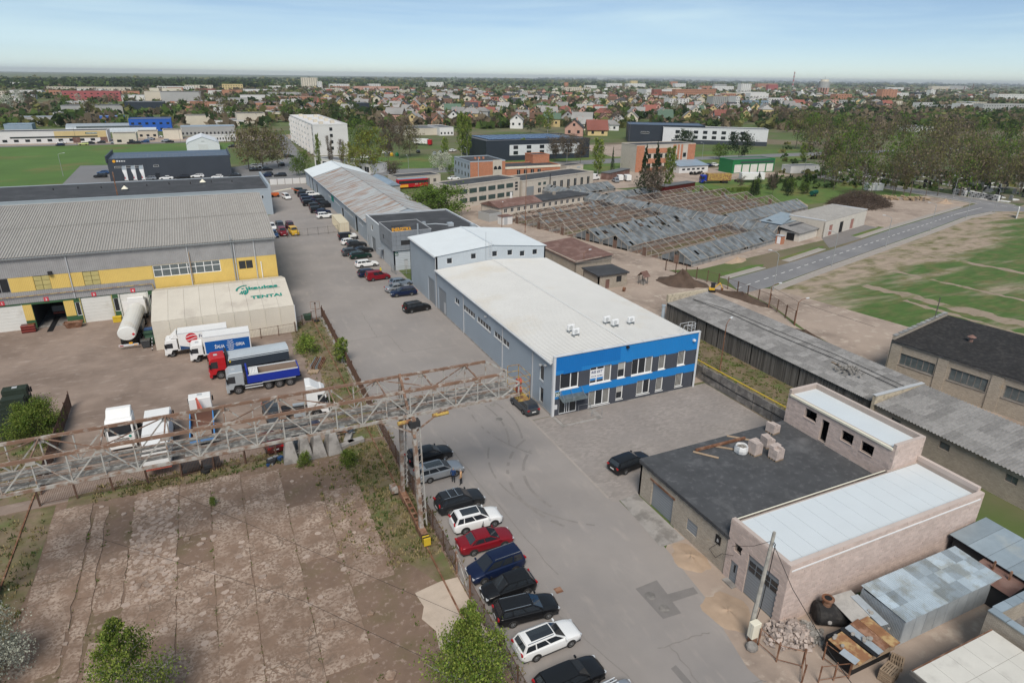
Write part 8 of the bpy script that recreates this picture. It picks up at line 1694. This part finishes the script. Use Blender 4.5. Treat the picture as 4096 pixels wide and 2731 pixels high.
stuff(b1 .build('far_house_walls',['white_wall','wall_yellow','cream_wall'],None,fix=False),'walls of countless far houses beyond the suburb','houses');stuff(b2 .build('far_house_roofs',['roof_slate','roof_brown','roof_dark','roof_red','roof_slate'],None,fix=False),'roofs of countless far houses beyond the suburb','houses')
KN={'bare':'brown budding','olive':'olive','leafy':'fresh green','green':'mid-green','birch':'light green','conifer':'dark conifer','blossom':'white blossoming','pine':'dark pine'}
def scatter(n,box,kinds,hr,grp,lb,n_=420,leaf=.11,md=5,cond=None):
 c=0;tr=0
 while c<n and tr<n*30:
  tr+=1;px=rt.uniform(box[0],box[1]);py=box[2]+(box[3]-box[2])*rt.random()**1.2
  if cond and not cond(px,py):continue
  p=G(px,py)
  if not free(p,md):continue
  k=rt.choice(kinds);H=rt.uniform(*hr)*(1.3 if k=='birch' else 1)
  tree(k,f'{KN[k]} tree {lb}',p.x,p.y,H,H*rt.uniform(.5,.85)*(.5 if k in('birch','conifer')else 1),n=n_,leaf=leaf,group=grp);c+=1
MIX=('bare','bare','olive','leafy','leafy','green','birch','blossom','olive')
def zsub(px,py):return in_suburb(px,py)
for x0,x1,lb in((640,860,'beside the apartment block'),(860,1090,'behind the tall birches'),(1090,1420,'behind the black solar hall'),(1420,1770,'behind the large black hall'),(1770,2040,'near the cemetery wood')):scatter(27,(x0,x1,209,303),MIX,(5,11),'garden trees of the suburb','in the suburb gardens '+lb,cond=zsub,md=4.5)
scatter(20,(640,860,225,300),('olive','bare','leafy','green'),(9,15),'trees around the apartment block','behind the apartment block',md=5)
scatter(22,(0,300,222,268),('green','olive','bare','leafy','blossom'),(8,14),'trees of the left industrial quarter','among the left works halls',md=6)
scatter(24,(300,640,215,290),('green','olive','bare','leafy','bare'),(8,15),'trees of the left industrial quarter','among the middle-left works halls',md=6,cond=lambda a,b_:not(300<a<500 and b_>262))
scatter(30,(1780,2352,290,340),('bare','leafy','olive','green','bare','leafy'),(9,15),'trees behind the cemetery','behind the cemetery',md=6)
# ---------------------------------------------------------------- far woods and town greenery nobody could count
def quads(name,label,mats,C,U,Wv,mi):
 n=len(C);V=np.empty((n*4,3));V[0::4]=C-U-Wv*.6;V[1::4]=C+U*.3-Wv;V[2::4]=C+U+Wv*.5;V[3::4]=C-U*.3+Wv
 me=bpy.data.meshes.new(name);me.vertices.add(n*4);me.vertices.foreach_set('co',V.ravel());me.loops.add(n*4);me.loops.foreach_set('vertex_index',np.arange(n*4));me.polygons.add(n);me.polygons.foreach_set('loop_start',np.arange(0,n*4,4))
 for m_ in mats:me.materials.append(M(m_))
 me.polygons.foreach_set('material_index',mi);me.update(calc_edges=True);me.validate();return stuff(inst(name,me),label,'woodland')
def far_mass(name,label,mats,n,boxes,size,hgt,seed,q=9):
 r=np.random.default_rng(seed);P=[]
 for(x0,x1,y0,y1,wgt)in boxes:
  for _ in range(int(n*wgt)):p=G(r.uniform(x0,x1),y0+(y1-y0)*r.random());P.append((p.x,p.y,p.length))
 P=np.array(P);k=len(P);sc=size*r.uniform(.6,1.3,k)*np.maximum(1,P[:,2]/2600);hh=hgt*r.uniform(.6,1.25,k);mi=r.integers(0,len(mats),k)
 sc,hh,mi,X,Y=(np.repeat(v,q)for v in(sc,hh,mi,P[:,0],P[:,1]));N_q=k*q
 C=np.stack([X,Y,hh*.55],1)+r.normal(0,1,(N_q,3))*np.stack([sc*.42,sc*.42,hh*.22],1);C[:,2]=np.maximum(C[:,2],.5)
 U=r.normal(0,1,(N_q,3));U/=np.linalg.norm(U,axis=1)[:,None];Wv=np.cross(U,r.normal(0,1,(N_q,3)));Wv/=np.linalg.norm(Wv,axis=1)[:,None]
 return quads(name,label,mats,C,U*(sc*.4)[:,None],Wv*(sc*.4)[:,None],mi)
far_mass('town_greenery','mass of far garden and street trees between the town roofs',['leaf_mid','leaf_olive','leaf_bud','leaf_dark','leaf_bud'],3600,[(560,2352,199,232,.5),(640,1760,230,296,.2),(1760,2352,225,300,.2),(0,700,203,230,.1),(0,640,230,296,.07)],6.5,7,4,12)
far_mass('left_wood','dark pine wood along the left horizon',['leaf_pine','leaf_dark','leaf_mid'],1300,[(-30,620,188,203,1.)],11,11,5)
far_mass('horizon_wood','thin line of far woods along the horizon',['leaf_dark','leaf_pine','leaf_mid','leaf_olive'],2600,[(-40,2400,181,200,1.)],12,8,6,7)
far_mass('cemetery_undergrowth','undergrowth and hedges of the cemetery',['leaf_mid','leaf_dark','leaf_olive'],170,[(1790,2352,330,440,1.)],2.2,2.0,7)
def tufts(name,label,n,areas,seed,mats,s=.35):
 r=np.random.default_rng(seed);V=[];F=[];mi=[];k=0
 for(x0,x1,y0,y1,wgt)in areas:
  for _ in range(int(n*wgt)):
   x,y=r.uniform(x0,x1),r.uniform(y0,y1);sc=s*r.uniform(.5,1.4);m_=int(r.integers(0,len(mats)))
   for j in range(7):
    a=r.random()*6.28;rr=sc*r.random();h=sc*r.uniform(.4,1.0);bx,by=x+rr*math.cos(a),y+rr*math.sin(a);a2=r.random()*6.28;w=.05+.08*sc
    V+=[(bx-w*math.cos(a2),by-w*math.sin(a2),.01),(bx+w*math.cos(a2),by+w*math.sin(a2),.01),(bx+.3*h*math.cos(a),by+.3*h*math.sin(a),h)];F.append((k,k+1,k+2));mi.append(m_);k+=3
 me=bpy.data.meshes.new(name);me.from_pydata(V,[],F)
 for m_ in mats:me.materials.append(M(m_))
 me.polygons.foreach_set('material_index',mi);me.update();return stuff(inst(name,me),label,'weeds')
mat('dry_grass',(.25,.2,.1),rough=.95,var=.2,isl=.2);tufts('weed_tufts','tufts of weeds and dry grass along fence and slabs',2600,[(9,13.5,42,62,.28),(8.8,13.4,63,103,.24),(-22,-17,40,62,.1),(-14,8,61.5,64.5,.16),(5.5,9.5,44,60,.06),(-23,-19,65,82,.06),(13.6,14.6,24,104,.1)],8,['leaf_olive','dry_grass','leaf_mid','dry_grass'],.3)
tufts('joint_weeds','green weeds growing in the slab joints',330,[(xx-.12,xx+.12,20,60,.1)for xx in(-13.7,-12.3,-10.35,-6.65,-3.95,-1.2,2.4,5.7,9.2)],9,['leaf_mid','leaf_bright'],.16)
tufts('strip_grass','rough grass between concrete fence and plank shed',1300,[(56.6,65.3,31,79,1.)],10,['leaf_mid','leaf_bright','leaf_olive'],.22)
# ---------------------------------------------------------------- fences, lamps, graves, brush, far cars, haze
def fence(label,pts,h,step=2.9,post='fence_rust',bars=.16,rails=(.15,.95),pw=.09,barw=.014,solid=None,name='mesh_fence',top=1.0,gapmat=None):
 t=thing(name,label,'fence',(*pts[0],0));o0=Vector(pts[0]);b=MB();rf=random.Random(len(label))
 for a,c in zip(pts,pts[1:]):
  a,c=Vector(a)-o0,Vector(c)-o0;d=c-a;n=max(1,round(d.length/step));u=d.normalized()
  for i in range(n+1):
   p=a+d*i/n;q=beam(t,'post',post,(p.x,p.y,0),(p.x+rf.uniform(-.06,.06),p.y+rf.uniform(-.06,.06),h+rf.uniform(-.05,.2)),pw)
  for i in range(n):
   p,q=a+d*i/n,a+d*(i+1)/n
   for r_ in rails:beam(t,'rail',post,(p.x,p.y,h*r_),(q.x,q.y,h*r_+rf.uniform(-.05,.05)),.04)
   if solid:
    m_=int((q-p).length/.3)
    for k in range(m_):s=p.lerp(q,(k+.5)/m_);B(t,'board',solid,s.x-.13 if abs(u.x)>.5 else s.x-.012,s.x+.13 if abs(u.x)>.5 else s.x+.012,s.y-.012 if abs(u.x)>.5 else s.y-.13,s.y+.012 if abs(u.x)>.5 else s.y+.13,.05,h*rf.uniform(.9,1))
   elif bars:
    m_=int((q-p).length/bars)
    for k in range(m_):s=p.lerp(q,k/m_);b.bar((s.x,s.y,h*rails[0]),(s.x,s.y,h*rails[-1]),barw,barw)
 if b.f:stuff(b.build('wire_bars',post,t,fix=False))
 return t
fence('long rusty mesh fence between slab yard and parked cars',[(13.65,22),(13.7,36.4)],1.9,bars=.12,barw=.018)
fence('rusty mesh fence from the gate up to the tent corner',[(13.65,39.4),(13.6,57),(13.9,80),(14.1,104.6)],2.0,bars=.12,barw=.018)
fence('rusty mesh fence before the tent front',[(14,104.4),(8.9,100.6),(9.2,98.8),(1.5,98.2)],1.7,2.4,bars=.2)
fence('dark barred fence between slab yard and truck yard',[(-18.2,63.0),(2.4,62.9)],1.7,2.8,bars=.13,barw=.022,pw=.14)
fence('brown board fence beside the green bush',[(-18.4,65),(-18.5,84.2)],2.0,3,solid='fence_rust',name='board_fence')
fence('rusty post fence along the dirt track by the new road',[(84.5,106),(87.6,93.5),(87.3,80),(84.3,71.5)],2.3,2.6,pw=.16,bars=.3,rails=(.1,.95))
fence('old mesh fence closing the back yard',[(16,165.2),(28.4,166)],1.9,2.6,post='wood_grey',bars=.2)
fence('rusty open frame fence by the rubble heap',[(30.7,24.0),(30.8,22.4),(32,21.3),(31,20.4)],1.6,1.6,bars=0,post='rust')
fence('rusty open frame pen before the lean-to',[(32.1,20),(34.2,19.4),(33.9,21.2)],1.5,1.4,bars=0,post='rust')
fence('grey mesh fence beside the office block door',[(31.6,126.6),(31.8,124),(36,123.4)],1.8,2,post='steel_grey',bars=.2)
t=thing('yard_gate','leaning rusty gate frame on the sand patch','gate',(13.7,36.4,0));b=MB();b.path([(0,0,.2),(0,0,1.9),(0,2.9,2.0),(0,2.9,.2),(0,0,.2),(0,2.9,2.0)],.035,5);b.build('frame','rust_paint',t)
for y in(0,2.95):B(t,'post','rust',-.07,.07,y-.07,y+.07,0,2.2)
for a,b_,n_,lb in(((20.6,252.3),(33.6,253),5,'grey concrete panel wall at the back-yard end'),):
 t=thing('concrete_wall',lb,'wall',(*a,0));[B(t,'wall_panel','panel_concrete',i*2.62+.03,i*2.62+2.58,-.06,.1,0,2.0)for i in range(n_)];[B(t,'post','concrete',i*2.62-.1,i*2.62+.1,-.1,.14,0,2.15)for i in range(n_+1)]
def lamp(x,y,h,rz,label,mt='lamp_grey',arm=1.6,grp=None):
 t=thing('street_lamp',label,'lamp',(x,y,0),rz,grp);MB().tube((0,0,0),(0,0,h),.09,.06,7).build('post',mt,t);b=MB();b.path([(0,0,h),(arm*.35,0,h+.35),(arm,0,h+.5)],.045,5);b.build('arm',mt,t);MB().box(arm-.1,arm+.6,-.14,.14,h+.42,h+.56).build('lamp_head','trim_light',t,bevel=.04);return t
for i,(x,y)in enumerate(((95.1,86.8),(120,94.9),(147,102.5),(174.9,110.4),(203.2,118.7),(221.1,121.3))):lamp(x,y,7.0,R(106),'street lamp beside the new road, %s counted from the dirt track'%('first','second','third','fourth','fifth','sixth')[i],grp='lamps along the new road')
for x,y,h,rz,lb,mt in((229.5,140,7,0,'street lamp by the crossroad near the log yard','lamp_grey'),(229.8,176,7,0,'street lamp by the crossroad beyond the brush pile','lamp_grey'),(229.8,204,7,0,'street lamp by the grey garage','lamp_grey'),(60.2,61.7,6.8,R(30),'rusty curved lamp post on the grass strip','rust'),(66.4,109.2,4.6,R(20),'small lamp post beside the brown hut','rust'),(72.5,148.7,15.8,R(60),'very tall thin rusty mast by the greenhouses','rust'),(69.4,156.5,6,R(60),'thin rusty lamp post by the metal booth','rust'),(86.7,79.5,3.8,0,'thin rusty post by the track fence','rust'),(83.9,71,4,0,'thin rusty post at the fence corner','rust'),(246.6,358.6,17,0,'tall thin pole before the large black hall','wood_grey'),(72,252,8,R(90),'street lamp by the low cream garage','lamp_grey'),(100,262,9,R(90),'street lamp left of the brick office','lamp_grey'),(150,266,8,R(90),'street lamp behind the transformer hut','lamp_grey'),(224,262,8,R(90),'street lamp behind the green garage','lamp_grey'),(-49,300,8,0,'street lamp beside the showroom parking','lamp_grey'),(-60,426,9,R(90),'lamp post on the far street, left','wood_grey'),(-10,427,9,R(90),'lamp post on the far street, right','wood_grey')):lamp(x,y,h,rz,lb,mt)
t=thing('basket_stand','rusty sign frame standing in a tyre by the fence corner','sign',(12.9,102.6,0));MB().tube((0,0,.05),(0,0,.28),.45,.45,14).build('tyre_base','tyre',t);B(t,'post','rust',-.05,.05,-.05,.05,.2,3.2);b=MB();b.path([(-.7,0,2.3),(.7,0,2.2),(.7,0,3.4),(-.7,0,3.5),(-.7,0,2.3)],.03,4);b.build('frame','rust',t);B(t,'plate','dark',-.12,.12,-.02,.02,3.0,3.3)
tag(MB().tube((0,0,0),(0,0,.4),.4,.4,14).build('barrel','rust',None,(68.2,97.4,.42),0),'rusty barrel lying by the small hut','barrel').rotation_euler=(PI/2,0,.6)
t=thing('striped_post','black and white striped marker post by the tent','post',(-10.6,99.6,0));[MB().tube((.04*k,-.02*k,k*.25),(.04*k+.04,-.02*k-.02,k*.25+.25),.05,.05,7).build('stripe','text_white' if k%2 else 'black',t)for k in range(8)]
# overhead wires from post to post along the track
b=MB();b.path([(86.7,79.5,3.8),(84,71,4.0),(80.5,55,5.9)],.02,4);tag(b.build('overhead_wire','cable',None),'thin wire strung between the track posts','wire')
for k,y in enumerate((32,25)):b=MB();b.path([(13.6,y,1.2),(2,y+14,2.0),(-12,y+30-k*4,3.4)],.012,4);tag(b.build('overhead_wire','cable',None),'thin sagging wire over the slab yard, %s one'%('upper','lower')[k],'wire')
# cemetery
rc=random.Random(31);GR='graves of the cemetery'
hs=[MB().ext([(-.45,0),(.45,0),(.45,.9),(.25,1.1+.1*k),(-.3,1.15)],-.08,.08,'y').mesh('headstone',m_)for k,m_ in enumerate(('stone_black','stone_grey','stone_black'))]
gs=[MB().box(-.6,.6,-2.0,0,0,.2).mesh('grave_slab',m_)for m_ in('stone_grey','stone_black','white_wall')]
n_=0
while n_<250:
 px,py=((rc.uniform(1870,2050),rc.uniform(385,432))if n_<70 else(rc.uniform(2040,2352),rc.uniform(395,462))if n_<200 else(rc.uniform(1960,2352),rc.uniform(372,420)))
 p=G(px,py)
 if p.x<243 or p.y<60:n_+=1;continue
 lx='black' if n_%3!=1 else 'grey';t=thing('grave',f'{lx} headstone grave {"beside the crossroad lamps" if n_ < 70 else "under the right cemetery trees" if n_ < 200 else "deep in the cemetery"}','grave',(p.x,p.y,0),R(rc.choice((0,90)))+rc.uniform(-.1,.1),GR);s=rc.uniform(1.0,1.6);t.scale=(s,s,s);inst('headstone',hs[n_%3],t);inst('grave_slab',gs[rc.randint(0,2)],t);n_+=1
for i,(px,py)in enumerate(((1100,262),(1185,278),(1250,288),(1780,375),(1860,400),(1945,415),(2030,418))):
 p=g('R4',px,py);t=thing('columbarium_wall','pale niche wall at the cemetery edge, number %s from the left'%('one','two','three','four','five','six','seven')[i],'niche wall',(243,p.y,0),R(90),'niche walls at the cemetery edge');B(t,'wall','panel_concrete',0,4.4,-.9,0,0,2.0);[B(t,'niche','stone_grey' if(a+c)%3 else 'dark',.25+a*.68,.8+a*.68,-.0,.03,.2+c*.58,.66+c*.58)for a in range(6)for c in range(3)]
t=thing('concrete_slab_sign','large pale leaning concrete slab by the road bend','slab',(219,113.6,0),.5);MB().box(-2.2,2.2,-.15,.15,0,3).build('slab','panel_concrete',t)
# brush pile and logs
b=MB()
for k in range(2600):
 a=rc.random()*6.28;q=math.sqrt(rc.random());x,y=13.5*q*math.cos(a),8.5*q*math.sin(a);z=4.2*(1-q*q)*rc.random()+.15;d=Vector((rc.gauss(0,1),rc.gauss(0,1),rc.gauss(0,.35))).normalized()*rc.uniform(.6,1.9);b.bar((x-d.x,y-d.y,max(z-d.z,.03)),(x+d.x,y+d.y,max(z+d.z,.05)),rc.uniform(.03,.09),.04)
stuff(b.build('brush_pile','brush',None,(193,147,0),.35,fix=False),'huge pile of brown cut branches beside the log yard','brush pile')
t=thing('log_pile','row of cut logs lying beyond the brush pile','logs',(213,149,0),-.55)
for k in range(46):x,y,z=rc.uniform(-11,11),rc.uniform(-1.5,1.5),.3+.5*(k%2);inst('log',cube('log')if False else _UC.setdefault('logmesh',MB().tube((0,-.9,0),(0,.9,0),.35,.33,9).mesh('log','log')),t,(x,y,z),(rc.uniform(-.2,.2),0,rc.uniform(-.7,.7)))
t=thing('site_cabin','small pale site cabin behind the brush pile','cabin',tuple(g('R4',1165,320))[:2]+(0,),-.3);B(t,'wall','white_wall',-3,3,-1.3,1.3,.2,2.4);B(t,'roof','trim_light',-3.1,3.1,-1.4,1.4,2.4,2.55);B(t,'door','trim_grey',-.5,.4,-1.35,-1.29,.3,2.2)
t=thing('tyre_heap','heap of old tyres beside the white shed','tyres',(188.5,222.3,0))
for k in range(40):inst('tyre',wheel_mesh(.45,.25)[0],t,(rc.uniform(-3.5,3.5),rc.uniform(-1.5,1.5),.2+.25*(k%4)),(PI/2+rc.gauss(0,.3),rc.gauss(0,.3),0))
for k,(mt,nm)in enumerate((('car_ltblue','blue'),('car_yellow','yellow'),('green_clad','green'))):t=thing('recycling_bell',nm+' bell-shaped recycling bin on the lawn','recycling bin',(83+k*2.4,329-k*1.2,0));MB().tube((0,0,.1),(0,0,1.0),.85,.95,12).tube((0,0,1.0),(0,0,1.8),.95,.35,12).build('bell',mt,t);MB().tube((0,0,0),(0,0,.12),.6,.6,10).build('foot','dark',t)
# far cars, each surveyed on its own
FC='cars parked far off'
CL={'b':('car_black','black'),'w':('car_white','white'),'s':('car_silver','silver'),'n':('car_navy','navy'),'u':('car_blue','blue'),'g':('car_dgrey','dark grey'),'r':('car_maroon','dark red'),'y':('car_lime','pale yellow')}
def fc(px,py,c,rz,where,kd=None):p=G(px,py);make_car(kd or rc.choice(('wagon','sedan','hatch','suv')),CL[c][0],f'{CL[c][1]} car {where}',p.x,p.y,R(rz),FC,detail=0)
for i,(x,y,c)in enumerate(((885,100,'u'),(862,130,'b'))):q=zp('R1',x,y);fc(*q,c,175,'on the showroom parking, %s one'%('rear','front')[i])
for i,(x,y,c)in enumerate(((1280,153,'s'),(1425,148,'w'),(1565,140,'b'),(1690,130,'w'),(1850,118,'n'),(1860,138,'w'),(2010,125,'g'),(2290,112,'g'))):q=zp('R1',x,y);fc(*q,c,178,'before the dark showroom, number %d from the left'%(i+1))
for i,(x,y,c)in enumerate(((60,170,'w'),(50,200,'b'),(165,195,'b'),(285,250,'g'),(300,148,'b'),(150,255,'n'),(370,70,'g'))):q=zp('R2',x,y);fc(*q,c,(0,0,0,178,95,178,20)[i],'by the back-yard street, %s'%('white one under the willows','left black one under the willows','right black one under the willows','driving past the wall','coming down the side street','behind the store corner','far up the side street')[i])
for i,(x,y,c)in enumerate(((555,882,'n'),(565,862,'w'),(770,875,'y'),(828,865,'b'),(932,858,'g'),(1060,862,'s'),(1210,862,'b'),(1260,862,'g'),(1335,852,'u'),(1370,832,'s'),(1385,828,'n'),(1340,810,'w'),(1400,805,'r'),(1455,806,'w'),(1520,845,'s'),(1558,852,'b'),(1900,838,'w'),(2030,836,'w'),(2140,895,'g'))):q=zp('T1',x,y);fc(*q,c,178,'on the far workshop forecourt, number %d from the left'%(i+1))
for i,(x,y,c)in enumerate(((1228,905,'g'),(1200,955,'w'),(1490,945,'b'),(1638,965,'s'),(1720,945,'s'),(1810,935,'w'),(1000,1000,'w'))):q=zp('T2',x,y);fc(*q,c,(60,0,80,80,20,20,0)[i],'near the lawn, number %d from the left'%(i+1))
q=zp('R2',1918,282);fc(*q,'w',5,'beside the brick office');q=zp('T3',1860,1070);fc(*q,'w',5,'beside the green garage','suv');q=zp('T3',1805,1075);fc(*q,'n',5,'left of the green garage','suv')
p=G(945,333);t=thing('box_lorry','white box lorry with red cab beyond the lawn','lorry',(p.x+8,p.y-6,0),R(-42));MB().box(-9,0,-1.25,1.25,1,3.6).build('trailer','truck_white',t,bevel=.04);MB().box(.4,2.4,-1.2,1.2,.6,3.2).build('cab','truck_red',t,bevel=.1);[MB().tube((x,s-.15,.5),(x,s+.15,.5),.5,.5,10).build('wheel','tyre',t)for x in(-7.5,-6,1.5)for s in(-1,1)]
# air
hz=MB().box(-26500,26500,-320,26500,-1.2,112).mesh('haze','dark',fix=True);hm=bpy.data.materials.new('haze');hm.use_nodes=True;ht_=hm.node_tree;ht_.nodes.clear();vo=ht_.nodes.new('ShaderNodeVolumePrincipled');ou=ht_.nodes.new('ShaderNodeOutputMaterial');vo.inputs['Density'].default_value=.00006;vo.inputs['Color'].default_value=(.93,.96,1,1);vo.inputs['Anisotropy'].default_value=.2;ht_.links.new(vo.outputs[0],ou.inputs['Volume']);hz.materials.clear();hz.materials.append(hm);stuff(inst('haze',hz),'thin pale air over the whole town','haze')
